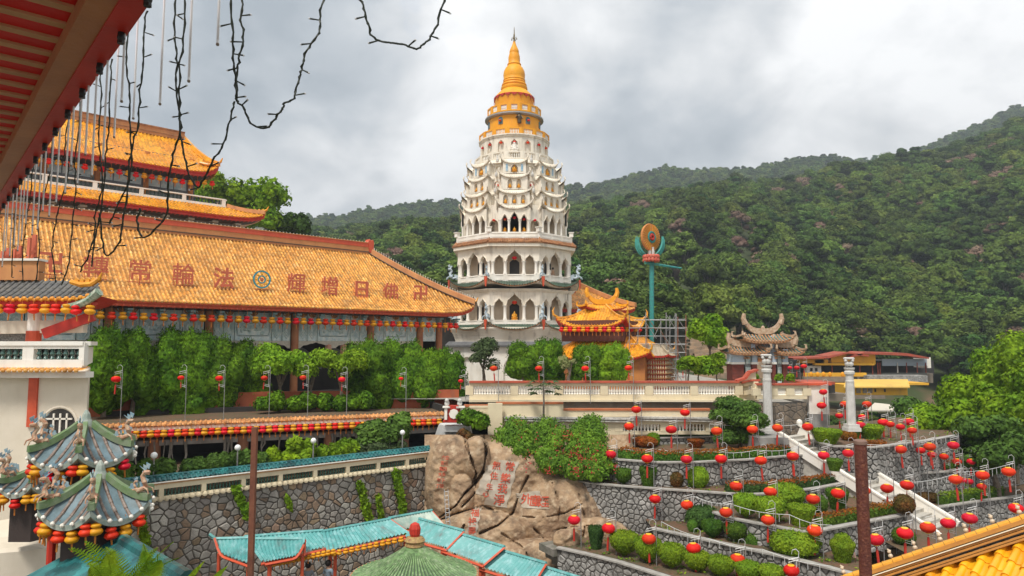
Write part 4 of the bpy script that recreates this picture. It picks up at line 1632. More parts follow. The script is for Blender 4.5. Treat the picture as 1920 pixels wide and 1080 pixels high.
cdir=(HD-HN).normalized()
ridge_end(hall,pf.at(pf.L,0)+UP*0.1,cdir,1.0,YTILE)
PWALL=1.75
TEALB=mat('teal_bracket_paint',(0.10,0.22,0.21),(0.06,0.14,0.14),scale=4,rough=0.6)
FRZ=mat('painted_frieze',(0.80,0.79,0.73),(0.42,0.54,0.57),scale=2.6,rough=0.7,bump=0.3,bscale=9,c3=(0.55,0.66,0.62))
FRZL=mat('frieze_moulding',(0.72,0.74,0.68),(0.36,0.5,0.5),scale=5,rough=0.7)
CREAMF=mat('frieze_cream',(0.58,0.52,0.42),(0.45,0.40,0.33),scale=6,rough=0.7)
OCOL=mat('orange_brown_column',(0.42,0.17,0.07),(0.32,0.11,0.05),scale=1.5,rough=0.6)
zt,zbm=hp(800,600,PWALL)[1],hp(800,640,PWALL)[1]
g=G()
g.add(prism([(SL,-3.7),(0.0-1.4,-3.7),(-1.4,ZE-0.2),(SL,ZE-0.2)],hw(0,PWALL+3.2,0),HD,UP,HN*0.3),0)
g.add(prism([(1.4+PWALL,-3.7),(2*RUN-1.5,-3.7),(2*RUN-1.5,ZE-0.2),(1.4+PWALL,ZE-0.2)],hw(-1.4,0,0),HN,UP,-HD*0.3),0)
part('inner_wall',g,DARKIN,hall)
g=G().add(prism([(SL,ZE-0.75),(-1.0,ZE-0.75),(-1.0,ZE-0.3),(SL,ZE-0.3)],hw(0,PWALL+0.1,0),HD,UP,HN*0.2))
part('dark_beam',g,mat('dark_teal_beam',(0.05,0.09,0.09),(0.03,0.05,0.055),scale=4),hall)
colpx=[203,391,552,694,786,822]
cs=[hp(x,620,PWALL)[0]for x in colpx]
d0=cs[1]-cs[0]
cs=[cs[0]-d0*2,cs[0]-d0]+cs
cyl=G().add(lathe([(0.27,-3.7),(0.27,ZE-0.35)],14,(0,0,0))).mesh('column',OCOL,60)
for s_ in cs:
 place(cyl,'column',hall,Matrix.Translation(hw(s_,PWALL-0.1,0)))
def ring(g,c,rx,rz,w,d,m=0,n=20):
 pts=[c+HD*rx*math.cos(2*PI*i/n)+UP*rz*math.sin(2*PI*i/n)for i in range(n+1)]
 g.add(tube(pts,w,5),m)
rf_=random.Random(3)
for i in range(len(cs)-1):
 a,b=cs[i]+0.3,cs[i+1]-0.3
 W=b-a
 if W<0.6:
  continue
 ph=zt-zbm
 npan=3 if W>2.5 else 1
 cuts=[a,a+W*0.22,a+W*0.78,b]if npan==3 else[a,b]
 if W>5:
  cuts=[a,a+W*0.12,a+W*0.26,a+W*0.74,a+W*0.88,b]
 for j in range(len(cuts)-1):
  x0,x1=cuts[j]+0.03,cuts[j+1]-0.03
  g=G().add(prism([(x0,zbm),(x1,zbm),(x1,zt+0.35),(x0,zt+0.35)],hw(0,PWALL,0),HD,UP,HN*0.14))
  pnl=part('frieze_panel',g,FRZ,hall)
  g=G()
  o=hw(0,PWALL-0.04,0)
  for u0,v0,u1,v1 in((x0,zbm,x1,zbm+0.07),(x0,zt-0.07,x1,zt),(x0,zbm,x0+0.07,zt),(x1-0.07,zbm,x1,zt)):
   g.add(prism([(u0,v0),(u1,v0),(u1,v1),(u0,v1)],o,HD,UP,HN*0.05))
  cx,cz=(x0+x1)/2,(zbm+zt)/2
  w=x1-x0
  mid=j==(len(cuts)-1)//2 and w>1.8
  cc=hw(cx,PWALL-0.04,cz)
  if mid:
   for k_ in range(3):
    g.add(tube([cc+HD*x+UP*z for x,z in((-w*.42,-ph*.3),(-w*.46,0),(-w*.42,ph*.3),(w*.42,ph*.3),(w*.46,0),(w*.42,-ph*.3),(-w*.42,-ph*.3))],0.035,4))
   for k_ in range(16):
    px_=cc+HD*rf_.uniform(-w*.36,w*.36)+UP*rf_.uniform(-ph*.2,ph*.22)
    g.add(sphere(tuple(px_),1,6,4,(rf_.uniform(.08,.22),0.08,rf_.uniform(.06,.14))))
   pts=[cc+HD*(w*0.36*(t/9*2-1))+UP*(0.2*math.sin(t*1.7))-HN*0.05 for t in range(10)]
   g.add(tube(pts,0.07,6))
  elif w>1.0 or W<3:
   ring(g,cc,min(w*0.34,0.42),ph*0.3,0.04,0)
   ring(g,cc,min(w*0.2,0.26),ph*0.18,0.035,0)
   g.add(sphere(tuple(cc),1,8,5,(0.14,0.08,0.2)))
  else:
   for q in(0.42,0.3,0.18):
    pts=[cc+HD*w*x+UP*ph*z for x,z in((0,q),(q,q*.4),(q,-q*.4),(0,-q),(-q,-q*.4),(-q,q*.4),(0,q))]
    g.add(tube(pts,0.03,4))
  part('frieze_relief',g,FRZL,pnl)
  g=G()
  ring(g,hw(cx,PWALL-0.05,zt+0.2),0.26,0.24,0.05,0)
  g.add(sphere(tuple(hw(cx,PWALL-0.03,zt+0.2)),0.2,8,5,(1,0.4,1)))
  part('flower_medallion',g,mat('rust_medallion',(0.4,0.13,0.05),(0.5,0.25,0.08),scale=6),pnl)
 if W>2.5:
  n_=max(1,round(W/2.6))
  ops=[(W*(q+0.5)/n_,W/n_*0.44,0,0.42,'cusp')for q in range(n_)]
  g=G().add(prism(comb(W,0.55,ops,0.0),hw(a,PWALL,zbm-0.55),HD,UP,HN*0.12))
  part('scalloped_lintel',g,CREAMF,hall)
 n_=max(1,round(W/3.5))
 for q in range(n_):
  cx=a+W*(q+0.5)/n_
  g=G()
  for k_ in range(3):
   pts=[hw(cx+x,PWALL+2.9,-2.0+y)for x,y in arch_poly(1.0+0.16*k_,1.4+0.14*k_,'round',14)]
   g.add(tube(pts,0.07,5))
  part('inner_arch',g,mat('grey_arch',(0.3,0.31,0.3),(0.2,0.21,0.2),scale=5),hall)
s_=cs[0]
brm=G()
for i,(w,z)in enumerate(((0.34,0.0),(0.24,-0.18),(0.14,-0.34))):
 brm.add(box((0,0.12*i,z),(w,0.7-0.2*i,0.14)))
brm=brm.mesh('bracket',mat('pale_teal_bracket',(0.20,0.36,0.36),(0.30,0.42,0.42),scale=5),False)
x=hp(110,590,1.0)[0]
i=0
while x<-0.6:
 M_=Matrix.Translation(hw(x,1.05,ZE-0.5))@Matrix.Rotation(math.atan2(HD.y,HD.x),4,'Z')
 place(brm,'bracket',hall,M_)
 x+=1.85
x0,x1=hp(165,588,0.7)[0],hp(850,622,0.7)[0]
n_=48
zl=hp(500,600,0.7)[1]
print('lantern z',zl,hp(190,588,.7)[1],hp(850,617,.7)[1])
for i in range(n_):
 s_=x0+(x1-x0)*i/(n_-1)
 red=i%2==0 or i>n_-3
 gourd(hw(s_,0.35,hp(190,584,.7)[1]+(hp(850,606,.7)[1]-hp(190,584,.7)[1])*i/(n_-1)),red,f'{"red" if red else "yellow"} gourd lantern, {ordw(i + 1)} from the left under the great hall eave',1.35,'gourd lanterns along the great hall eave')
for px in(232,486,616,644):
 s_,z_,w_3=hp(px,655,1.9)
 g=G()
 g.add(lathe([(0.2,-0.4),(0.25,-0.35),(0.25,0.32),(0.2,0.38)],6,(0,0,0)))
 g.add(tube([(0,0,0.35),(0,0,1.2)],0.02,4))
 g.add(tube([(0,0,-0.4),(0,0,-0.7)],0.03,4))
 g.V=[v+np.array(tuple(w_3))for v in g.V]
 solo('palace_lantern',g,mat('rust_red_lantern',(0.5,0.2,0.12),(0.6,0.35,0.25),scale=5),{232:'boxy rust-red lantern under the arches at the left end of the great hall',486:'boxy rust-red lantern right of the dark trees in the great hall',616:'boxy rust-red lantern hanging before the round arch of the great hall',644:'boxy rust-red lantern half hidden by the rightmost clipped trees'}[px],'lantern')
SIGN=mat('faded_red_sign',(0.60,0.14,0.07),(0.52,0.12,0.06),scale=2,rough=0.6)
chars=[(95,495,40,'卍'),(180,503,40,'轉'),(263,510,38,'常'),(344,517,37,'輪'),(420,524,36,'法'),(556,533,34,'輝'),(619,539,34,'增'),(678,546,34,'日'),(733,550,32,'佛'),(789,553,32,'卍')]
for px,py,hpx,ch in chars:
 s_,z_,w_3=hp(px,py,1.5)
 size=hpx/F*w_3.y*1.12
 zroof=pf.at(s_-SL,1.5/RUN).z
 nm={0:'left'}
 where={95:'leftmost manji symbol',180:'second from the left',263:'third from the left',344:'fourth from the left',420:'just left of the wheel emblem',556:'just right of the wheel emblem',619:'second right of the wheel emblem',678:'the box-like one third right of the wheel',733:'between the box-like one and the end',789:'rightmost manji symbol'}[px]
 t=thing('roof_character',f'red Chinese character standing on the orange roof, {where}','sign',w_3,math.atan2(HD.y,HD.x),'red characters on the hall roof')
 me=text_mesh(ch,size,0.04,(0.02 if ch in '卍日法' else 0.007)*size,SIGN)
 o=_link('character',me)
 o.parent=t
 o.rotation_euler=(PI/2,0,0)
 g=G()
 hh=size*0.44
 for x in(-0.5,0.0,0.5):
  g.add(beam(Vector((x*size*0.8,0.07,-hh)),Vector((x*size*0.8,0.07,hh)),0.03,0.03,up=(0,1,0)))
 for z in(-hh,0,hh):
  g.add(beam((-size*0.42,0.07,z),(size*0.42,0.07,z),0.03,0.03))
 g.add(beam((0,0.08,-hh),(0,0.08,zroof-z_-0.05),0.05,0.05,up=(0,1,0)))
 g.add(beam((-size*0.45,0.08,-hh),(size*0.45,0.08,-hh),0.04,0.04))
 part('stand',g,SIGN,t,world=False)
s_,z_,w_3=hp(491,524,1.5)
R_=17.0/F*w_3.y
t=thing('wheel_emblem','blue and yellow dharma wheel emblem in the middle of the roof characters','sign',w_3,math.atan2(HD.y,HD.x))
def flat_ring(g,r0,r1,d,n=32,m=0):
 V,Fc=[],[]
 for i in range(n):
  a=2*PI*i/n
  for r,y in((r0,-d),(r1,-d),(r1,d),(r0,d)):
   V.append((r*math.cos(a),y,r*math.sin(a)))
 for i in range(n):
  for j in range(4):
   a,b=i*4,((i+1)%n)*4
   Fc.append((a+j,b+j,b+(j+1)%4,a+(j+1)%4))
 g.add((np.array(V),Fc),m)
g=G()
flat_ring(g,R_*0.84,R_,0.05)
flat_ring(g,R_*0.33,R_*0.45,0.05)
part('blue_rim',g,mat('wheel_blue',(0.05,0.28,0.34),rough=0.5),t,world=False)
g=G()
for i in range(8):
 a=i*PI/4
 d=Vector((math.cos(a),0,math.sin(a)))
 g.add(tube([d*R_*0.42,d*R_*0.9],[0.05,0.05],5))
 g.add(sphere(tuple(d*R_*0.64),0.11*R_*1.2,7,5))
 g.add(sphere(tuple(d*R_*1.08),0.09*R_,7,5))
part('yellow_spokes',g,mat('wheel_yellow',(0.8,0.42,0.03),rough=0.5),t,world=False)
g=G()
g.add(sphere((0,0,0),R_*0.2,10,7,(1,0.4,1)))
zroof=pf.at(s_-SL,1.5/RUN).z
g.add(beam((0,0.1,-R_),(0,0.1,zroof-z_-0.1),0.05,0.05,up=(0,1,0)))
g.add(beam((-0.5,0.1,-R_*1.08),(0.5,0.1,-R_*1.08),0.05,0.05))
part('stand',g,SIGN,t,world=False)
uh=thing('upper_temple_hall','two-roofed upper hall with white balcony behind the long roof ridge','temple',hw(-25,18,0))
s2_,ze2,_q=hp(497,410,14)
ze2b=hp(100,362,14)[1]
ze2=(ze2+ze2b)/2-0.1
s3,zb2,_q=hp(425,388,16.5)
zb2b=hp(100,347,16.5)[1]
print('skirt',s2_,ze2,ze2b,'balc',s3,zb2,zb2b)
run2=2.5
zb2=(zb2+zb2b)/2
p2=Panel(hw(-60,14,ze2),hw(s2_,14,ze2),hw(s2_-run2,14+run2,zb2),hw(-60,14+run2,zb2),0.55,0.1,26,1.2)
p2.a=0
g=G()
g.add(p2.sheet(80,5))
p2.ribs(g,0.3,0.09,0.4,0,4)
ps2=Panel(hw(s2_,14,ze2),hw(s2_,26,ze2),hw(s2_-run2,24,zb2),hw(s2_-run2,14+run2,zb2),0.55,0.1,10,1.2)
g.add(ps2.sheet(20,5))
ps2.ribs(g,0.3,0.09,0.4,0,4)
sk=part('skirt_roof',g,YTILE,uh)
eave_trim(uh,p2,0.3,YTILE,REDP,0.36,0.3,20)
g=G()
ridge(g,p2.hip(True,6),0.3,0.35)
part('hip_ridge',g,RIDGEO,uh)
ridge_end(uh,p2.at(p2.L,0)+UP*0.1,cdir,1.0,YTILE)
g=G()
g.add(prism([(-60,zR-2.5),(s2_-1.6,zR-2.5),(s2_-1.6,ze2-0.25),(-60,ze2-0.25)],hw(0,15.6,0),HD,UP,HN*8))
part('lower_wall',g,mat('slate_painted_wall',(0.10,0.13,0.15),(0.2,0.22,0.23),scale=2.5,rough=0.7),uh)
xx=-45
brm2=G()
for i_,(w,z)in enumerate(((0.5,0.0),(0.34,-0.2),(0.2,-0.38))):
 brm2.add(box((0,0.12*i_,z),(w,0.9-0.25*i_,0.16)))
brm2=brm2.mesh('bracket',mat('pale_grey_bracket',(0.42,0.42,0.4),(0.3,0.31,0.3),scale=5))
while xx<s2_-1.2:
 place(brm2,'bracket',uh,Matrix.Translation(hw(xx,15.2,ze2-0.5))@Matrix.Rotation(math.atan2(HD.y,HD.x),4,'Z'))
 g=G().add(sphere(tuple(hw(xx+1.0,15.58,ze2-0.95)),0.2,8,4,(1,0.5,1)))
 part('rust_rosette',g,mat('rust_medallion',(0.4,0.13,0.05)),uh)
 xx+=2.0
zt2=hp(420,374,16.5)[1]
g=G()
bl=hp(422,374,16.5)[0]
hb=zt2-zb2
g.add(beam(hw(-60,16.5,zb2+hb*0.08),hw(bl,16.5,zb2+hb*0.08),0.3,hb*0.3),0)
g.add(beam(hw(-60,16.5,zb2+hb*0.93),hw(bl,16.5,zb2+hb*0.93),0.34,hb*0.15),0)
g.add(beam(hw(bl,16.5,zb2+hb*0.93),hw(bl,24,zb2+hb*0.93),0.34,hb*0.15),0)
g.add(beam(hw(bl,16.5,zb2+hb*0.1),hw(bl,24,zb2+hb*0.1),0.3,hb*0.3),0)
part('balcony_rail',g,WHITE2,uh)
g=G()
xx=bl-0.15
while xx>-60:
 g.add(box(tuple(hw(xx,16.5,zb2+hb*0.45)),(0.32,0.32,hb*1.0),math.atan2(HD.y,HD.x)))
 xx-=3.4
part('balcony_pier',g,WHITE2,uh,kind='stuff')
g=G()
xx=bl-0.5
bal=lathe([(0.05,0),(0.09,hb*0.12),(0.05,hb*0.3),(0.08,hb*0.5),(0.05,hb*0.62)],6)
ms=[]
while xx>-48:
 ms.append(TR(hw(xx,16.5,zb2+hb*0.2)))
 xx-=0.3
g.many(bal,ms)
part('green_baluster',g,mat('dark_green_glaze',(0.04,0.07,0.06),rough=0.4),uh,kind='stuff')
zw1=hp(300,300,18.5)[1]
g=G()
sw=hp(365,350,18.5)[0]
g.add(prism([(-60,zb2-0.3),(sw,zb2-0.3),(sw,zw1+0.6),(-60,zw1+0.6)],hw(0,18.5,0),HD,UP,HN*6))
part('upper_wall',g,mat('grey_lattice_wall',(0.16,0.16,0.17),(0.24,0.24,0.24),scale=1.5,rough=0.8),uh)
xx=sw-0.4
k=0
while xx>-48:
 g=G().add(lathe([(0.22,zb2-0.2),(0.22,zw1+0.5)],10,tuple(hw(xx,18.35,0))))
 part('column',g,mat('orange_upper_column',(0.6,0.24,0.06),(0.45,0.15,0.05),scale=2),uh)
 for j in range(3):
  x0,x1=xx-0.35-j*1.1,xx-1.35-j*1.1
  g=G().add(prism([(x1,zb2+1.4),(x0,zb2+1.4),(x0,zb2+2.5),(x1,zb2+2.5)],hw(0,18.42,0),HD,UP,HN*0.1))
  part('painted_panel',g,FRZ,uh)
  g=G().add(prism([(x1,zb2),(x0,zb2),(x0,zb2+1.3),(x1,zb2+1.3)],hw(0,18.44,0),HD,UP,HN*0.1))
  part('lattice_window',g,mat('grey_lattice',(0.1,0.1,0.1),(0.3,0.3,0.29),scale=14,rough=0.7),uh)
 xx-=3.7
s4,ze4,_q=hp(410,321,16.3)
s5,zr4,_q=hp(345,256,21)
ze4b=hp(150,285,16.3)[1]
print('top',s4,ze4,ze4b,s5,zr4,hp(125,228,21)[1])
ze4=(ze4+ze4b)/2-0.2
zr4=(zr4+hp(125,228,21)[1])/2
p4=Panel(hw(-60,16.3,ze4),hw(s4,16.3,ze4),hw(s5,21,zr4),hw(-60,21,zr4),0.8,0.35,30,1.3)
p4.a=0
g=G()
g.add(p4.sheet(80,8))
p4.ribs(g,0.3,0.09,0.4,0,4)
ps4=Panel(hw(s4,16.3,ze4),hw(s4,25.7,ze4),hw(s5,21.02,zr4),hw(s5,21,zr4),0.8,0.35,8,1.3)
g.add(ps4.sheet(20,6))
ps4.ribs(g,0.3,0.09,0.4,0,4)
part('top_roof',g,YTILE,uh)
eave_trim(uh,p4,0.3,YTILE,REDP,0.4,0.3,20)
g=G()
g.add(beam(hw(-60,21,zr4-0.1),hw(s5,21,zr4-0.1),0.45,0.75,center=False),0)
g.add(beam(hw(-60,21,zr4+0.15),hw(s5,21,zr4+0.15),0.55,0.06,center=False),1)
g.add(beam(hw(-60,21,zr4+0.6),hw(s5,21,zr4+0.6),0.6,0.12,center=False),1)
part('ridge_beam',g,[RIDGEO,BTILE],uh)
g=G()
ridge(g,p4.hip(True,10),0.34,0.45)
part('hip_ridge',g,YTILE,uh)
ridge_end(uh,p4.at(p4.L,0)+UP*0.1,cdir,1.1,YTILE)
for i in range(26):
 x=hp(398,322,16.8)[0]-i*0.62
 z=ze4-0.75+(0.25 if i<2 else 0)
 gourd(hw(x,16.8,z),i%2==0,f'{"red" if i % 2 == 0 else "yellow"} gourd lantern, {ordw(i + 1)} from the right corner under the top roof',1.3,'gourd lanterns under the upper hall roof')
nb=thing('grey_roofed_building','dark-roofed building with a white terrace rail half hidden beside the pagoda','building',P(810,560,78))
g=G()
a,b=P(770,545,80),P(870,560,92)
g.add(beam(a,b,0.4,0.5),0)
a2,b2=P(770,532,80),P(870,545,92)
g.add(beam(a2,b2,0.3,0.25),0)
for i in range(10):
 q=a.lerp(b,i/9)
 g.add(box((q.x,q.y,(q.z+a2.lerp(b2,i/9).z)/2),(0.2,0.2,1.0)),0)
part('terrace_rail',g,WHITE2,nb)
g=G()
V=[tuple(P(770,552,80)),tuple(P(872,567,91)),tuple(P(872,596,84)),tuple(P(770,600,73))]
g.add((np.array(V),[(0,1,2,3)]))
g.add(prism([(0,0),(9,0),(9,7),(0,7)],P(770,600,74)-UP*7,Vector((0.8,0.6,0)),UP,Vector((-.6,.8,0))*5))
part('roof',g,mat('dark_shingle',(0.085,0.08,0.07),(0.055,0.052,0.05),scale=1.5,rough=0.9),nb)
g=G()
g.add((np.array([tuple(P(755,540,84)),tuple(P(825,538,88)),tuple(P(800,521,92)),tuple(P(762,520,88))]),[(0,1,2,3)]))
part('upper_roof',g,mat('dark_shingle',(0.085,0.08,0.07)),nb)
SOIL=mat('red_brown_garden_soil',(0.17,0.085,0.05),(0.11,0.085,0.05),scale=0.9,rough=0.95,bump=0.6,bscale=14,c3=(0.07,0.085,0.03))
PAVE=mat('pale_paving',(0.36,0.33,0.28),(0.28,0.26,0.22),scale=1.2,rough=0.9,streak=(1.0,0.3))
def line(px,z):
 return[PZ(x,y,z)for x,y in px]
def terrace(name,pts,z,back=14.0,m=SOIL,bd=(0.0,1.0)):
 """one flat ground sheet behind a wall line"""
 g=G()
 k=len(pts)
 V=[(p[0],p[1],z)for p in pts]+[(p[0]+bd[0]*back,p[1]+bd[1]*back,z)for p in pts]
 g.add((np.array(V),[(i,i+1,k+i+1,k+i)for i in range(k-1)]))
 return solo(name,g,m,kind='structure')
zc0=-3.75
terrace('promenade_ground',[Vector((-60,49,0)),Vector((-4,47,0)),Vector((-3.4,45.2,0)),Vector((16,44.6,0)),Vector((18.3,43.6,0)),Vector((22,52,0))],zc0,60,PAVE)
WL={}
def gwall(key,label,px,z,zb,sz=0.3,seed=1,single=0,back=10,bd=(0,1.0)):
 pts=line(px,z)
 WL[key]=pts
 terrace('terrace_ground',pts,z-0.02,back,SOIL,bd)
 w=stone_wall('garden_retaining_wall',label,pts,zb-0.4,z-zb+0.42,sz,seed,STONE_G,MORT_G,gap=0.05,proud=0.045,single=single)
 g=G()
 for a,b in zip(pts,pts[1:]):
  g.add(beam(a+UP*0.04,b+UP*0.04,0.3,0.07))
 part('coping',g,mat('concrete_coping',(0.4,0.38,0.34),(0.3,0.28,0.25),scale=3,rough=0.9,streak=(2,0.5)),w)
 return w
gwall('W1','low grey stone wall under the clipped hedge below the cream balustrade',[(1130,824),(1230,822),(1330,820),(1465,818)],-5.85,-6.2,0.26,1,back=5)
gwall('W2','curved grey stone wall below the long orange-topped hedge, second terrace',[(1120,852),(1160,863),(1230,868),(1300,868),(1400,863),(1510,853)],-6.2,-7.4,0.27,2,back=8)
gwall('W3','tallest grey stone wall curving beside the inscribed boulder',[(1010,889),(1060,899),(1110,907),(1160,912),(1240,918),(1300,922),(1400,929),(1470,925),(1540,915),(1600,903)],-7.4,-9.7,0.27,3,single=300,back=8)
gwall('W3b','grey stone wall crossing mid garden behind the big round topiaries',[(1340,962),(1370,973),(1430,984),(1515,1000),(1600,984),(1700,966)],-8.0,-8.95,0.27,4,back=6)
gwall('W4','long low grey wall slanting down behind the lowest row of bowl topiaries',[(1225,992),(1298,1008),(1400,1030),(1500,1052),(1600,1078),(1700,1100)],-8.9,-9.7,0.27,5,single=120,back=7)
gwall('W5','lowest grey stone wall at the foot of the rock beside broken steps',[(1045,1028),(1100,1040),(1160,1055),(1240,1080),(1330,1110),(1500,1165),(1700,1235)],-9.7,-11.5,0.27,6,single=80,back=9)
gwall('R1','grey wall under the lantern hedges right of the top of the stairs',[(1525,826),(1560,838),(1640,840),(1720,830),(1800,816),(1900,800)],-5.6,-7.5,0.27,7,back=9)
gwall('R2','grey terrace wall right of the middle of the white stairs',[(1662,897),(1680,893),(1720,889),(1778,885),(1850,872),(1960,855)],-7.4,-9.0,0.27,8,back=7)
gwall('R3','grey terrace wall right of the foot of the white stairs',[(1735,958),(1760,952),(1820,943),(1888,934),(1990,920)],-8.9,-10.2,0.27,9,back=6)
terrace('lower_ground',[Vector((2,20,0)),Vector((40,20,0))],-9.0-2.3,30,SOIL)
terrace('lower_path',[Vector((17,27.5,0)),Vector((40,27.5,0))],-8.98,7,SOIL)
sa,sb=PZ(1480,812,-5.2),PZ(1778,998,-9.1)
sd=(sb-sa)
n_=22
hd=Vector((sd.x,sd.y,0)).normalized()
wd=Vector((-hd.y,hd.x,0))
stair=thing('garden_stairs','long flight of pale stone steps with white parapets descending through the terraced garden','stairs',tuple(sb))
SM=mat('worn_step_stone',(0.55,0.52,0.46),(0.42,0.39,0.33),scale=3,rough=0.85,streak=(3,0.4))
run=Vector((sd.x,sd.y,0)).length
for i in range(n_):
 p=sa+Vector((sd.x,sd.y,0))*((i+0.5)/n_)
 z=sa.z+sd.z*(i+1)/n_
 g=G().add(box((p.x,p.y,z-0.95),(run/n_+0.02,2.05,1.9),math.atan2(hd.y,hd.x)))
 g.add(box((p.x-hd.x*0.02,p.y-hd.y*0.02,z+0.0),(run/n_+0.08,2.0,0.05),math.atan2(hd.y,hd.x)))
 part('step',g,SM,stair)
for sgn in(-1,1):
 a,b=sa+wd*sgn*1.1+UP*(0.1 if sgn>0 else-0.12),sb+wd*sgn*1.1+UP*(0.1 if sgn>0 else-0.12)
 g=G()
 g.add(beam(a+UP*0.0,b+UP*0.0,0.18,0.55))
 g.add(beam(a+UP*0.3,b+UP*0.28,0.26,0.09))
 g.add(sphere(tuple(a+UP*0.42),0.17,10,6,(1,1,1.3)))
 part('parapet',g,WHITE2,stair)
g=G().add(box(tuple(PZ(1462,830,-5.6)+Vector((-0.4,0.6,-0.4))),(2.2,1.6,1.4)))
part('landing',g,mat('grey_concrete',(0.33,0.32,0.3),(0.25,0.24,0.22),scale=2,rough=0.9,streak=(1.5,0.5)),stair)
bs=thing('broken_steps','small flight of mossy concrete steps at the rock foot','steps',PZ(1050,1040,-10))
for i in range(4):
 p=PZ(1040+i*12,1028+i*13,-9.9-i*0.35)
 part('step',G().add(box(tuple(p),(1.0,1.3,0.34),0.5)),mat('mossy_concrete',(0.22,0.2,0.17),(0.12,0.12,0.09),scale=3,rough=0.95),bs)
def balustrade(name,label,a,b,h,npan,nb,mwall,mcap,mbal,cap=0.12,base=0.3,pier=0.5,th=0.3,capw=0.55,cat='balustrade',bh=None,zlow=None,balr=0.09,parent=None):
 a,b=Vector(a),Vector(b)
 L=(b-a).length
 d=(b-a)/L
 dn=Vector((d.y,-d.x,0)).normalized()
 t=parent or thing(name,label,cat,tuple((a+b)/2))
 g=G()
 g.add(beam(a+UP*(base/2),b+UP*(base/2),th,base))
 g.add(beam(a+UP*(h-cap-0.1),b+UP*(h-cap-0.1),th,0.2))
 part('base_course',g,mwall,t)
 g=G().add(beam(a+UP*(h-cap/2),b+UP*(h-cap/2),capw,cap))
 part('coping',g,mcap,t)
 bh=h-base-cap-0.2
 bm=G().add(lathe([(balr*.7,0),(balr,bh*.08),(balr*.5,bh*.2),(balr*.95,bh*.45),(balr*.45,bh*.75),(balr*.8,bh*.9),(balr*.7,bh)],7)).mesh('baluster',mbal,40)
 pw=L/npan
 for i in range(npan+1):
  p=a+d*(i*pw)
  g=G().add(prism([(-pier/2,base),(pier/2,base),(pier/2,h-cap-0.2),(-pier/2,h-cap-0.2)],p+dn*(th/2+0.02),d,UP,-dn*(th+0.04)))
  part('pier',g,mwall,t)
  if i<npan:
   for j in range(nb):
    q=p+d*(pier/2+(pw-pier)*(j+0.5)/nb)+UP*base
    o=_link('baluster',bm)
    o.parent=t
    o.matrix_local=_W[t.name].inverted()@Matrix.Translation(q)
 return t
a,b=P(880,752,45.5),P(1385,752,45.5)
pb_=balustrade('promenade_balustrade','cream balustrade with white balusters and red coping in front of the pagoda',a,b,1.32,6,14,CREAM,mat('red_coping',(0.50,0.10,0.05),(0.4,0.075,0.04),scale=1.5,rough=0.6),WHITE2,base=0.42)
g=G()
e=b
pts=[(0,0),(1.2,0),(1.2,2.0),(0.75,1.85),(0.45,1.45),(0.0,1.28)]
g.add(prism(pts,b,Vector((1,0,0)),UP,Vector((0,0.35,0))))
part('curved_end',g,CREAM,pb_)
g=G()
for(x0,y0),(x1,y1)in zip([(-0.1,1.32),(0.45,1.49),(0.75,1.89),(1.25,2.04)],[(0.45,1.49),(0.75,1.89),(1.25,2.04),(1.3,2.04)]):
 g.add(beam(b+Vector((x0,0.1,y0)),b+Vector((x1,0.1,y1)),0.6,0.14))
part('curved_coping',g,mat('red_coping',(0.5,0.1,0.05)),pb_)
g=G()
g.add(beam(a+UP*0.05+Vector((0,-0.25,0)),b+UP*0.05+Vector((1.2,-0.25,0)),0.35,0.16))
part('ledge',g,CREAM,pb_)
BANDST=mat('tan_band_stone',(0.33,0.26,0.19),(0.25,0.2,0.15),scale=2.0,rough=0.9,bump=0.4,streak=(1.5,0.5))
stone_wall('retaining_band_wall','tan stone band wall just under the red-capped balustrade',[(a.x,a.y-0.1),(b.x+1.2,b.y-0.1)],a.z-1.7,1.72,0.38,21,BANDST,mat('pale_mortar',(0.28,0.25,0.2),rough=0.9),gap=0.03,proud=0.02)
OCAP=mat('orange_capping',(0.50,0.16,0.06),(0.42,0.12,0.045),scale=2,rough=0.6)
lw=thing('lower_cream_wall','cream wall with orange capping and white balusters below the promenade','wall',P(1120,790,43))
def seg(x0,x1,yt,yb,Y,m=CREAM):
 g=G()
 A,B=P(x0,yt,Y),P(x1,yt,Y)
 zb_=P(x0,yb,Y).z
 g.add(beam(Vector((A.x,Y,(A.z+zb_)/2)),Vector((B.x,Y,(A.z+zb_)/2)),0.3,A.z-zb_))
 return g,A,B
for x0,x1,yt in((930,1056,757),(1056,1330,769)):
 g,A,B=seg(x0,x1,yt,781,43.2)
 part('wall_face',g,CREAM,lw)
 part('orange_capping',G().add(beam(A+UP*0.05,B+UP*0.05,0.42,0.12)),OCAP,lw)
g=G()
for i,(x0,x1)in enumerate(((945,1050),(1050,1180),(1180,1335))):
 A,B=P(x0,782+i%2,43.0),P(x1,784+i%2,43.0)
 g.add(beam(A,B,0.5,0.12))
 g.add(beam(A-UP*0.16,B-UP*0.16,0.4,0.1))
part('peeling_cornice',g,mat('peeling_white_paint',(0.62,0.6,0.55),(0.35,0.32,0.27),scale=6,rough=0.9),lw)
for x0,x1 in((880,930),(1160,1330)):
 balustrade('','',P(x0,814 if x0>1000 else 790,43.2),P(x1,814 if x0>1000 else 790,43.2),0.95,3 if x0<1000 else 2,11,CREAM,CREAM,WHITE2,base=0.18,parent=lw,capw=0.34)
g,A,B=seg(930,1160,783,830,43.2)
part('wall_face',g,CREAM,lw)
g,A,B=seg(915,942,756,830,42.6)
part('end_pier',g,CREAM,lw)
g,A,B=seg(870,930,762,782,44.2)
part('wall_face',g,CREAM,lw)
part('orange_capping',G().add(beam(A+UP*0.05,B+UP*0.05,0.42,0.12)),OCAP,lw)
g2_=thing('gate_terrace_wall','stained stone retaining wall below the gateway terrace','wall',P(1470,780,43))
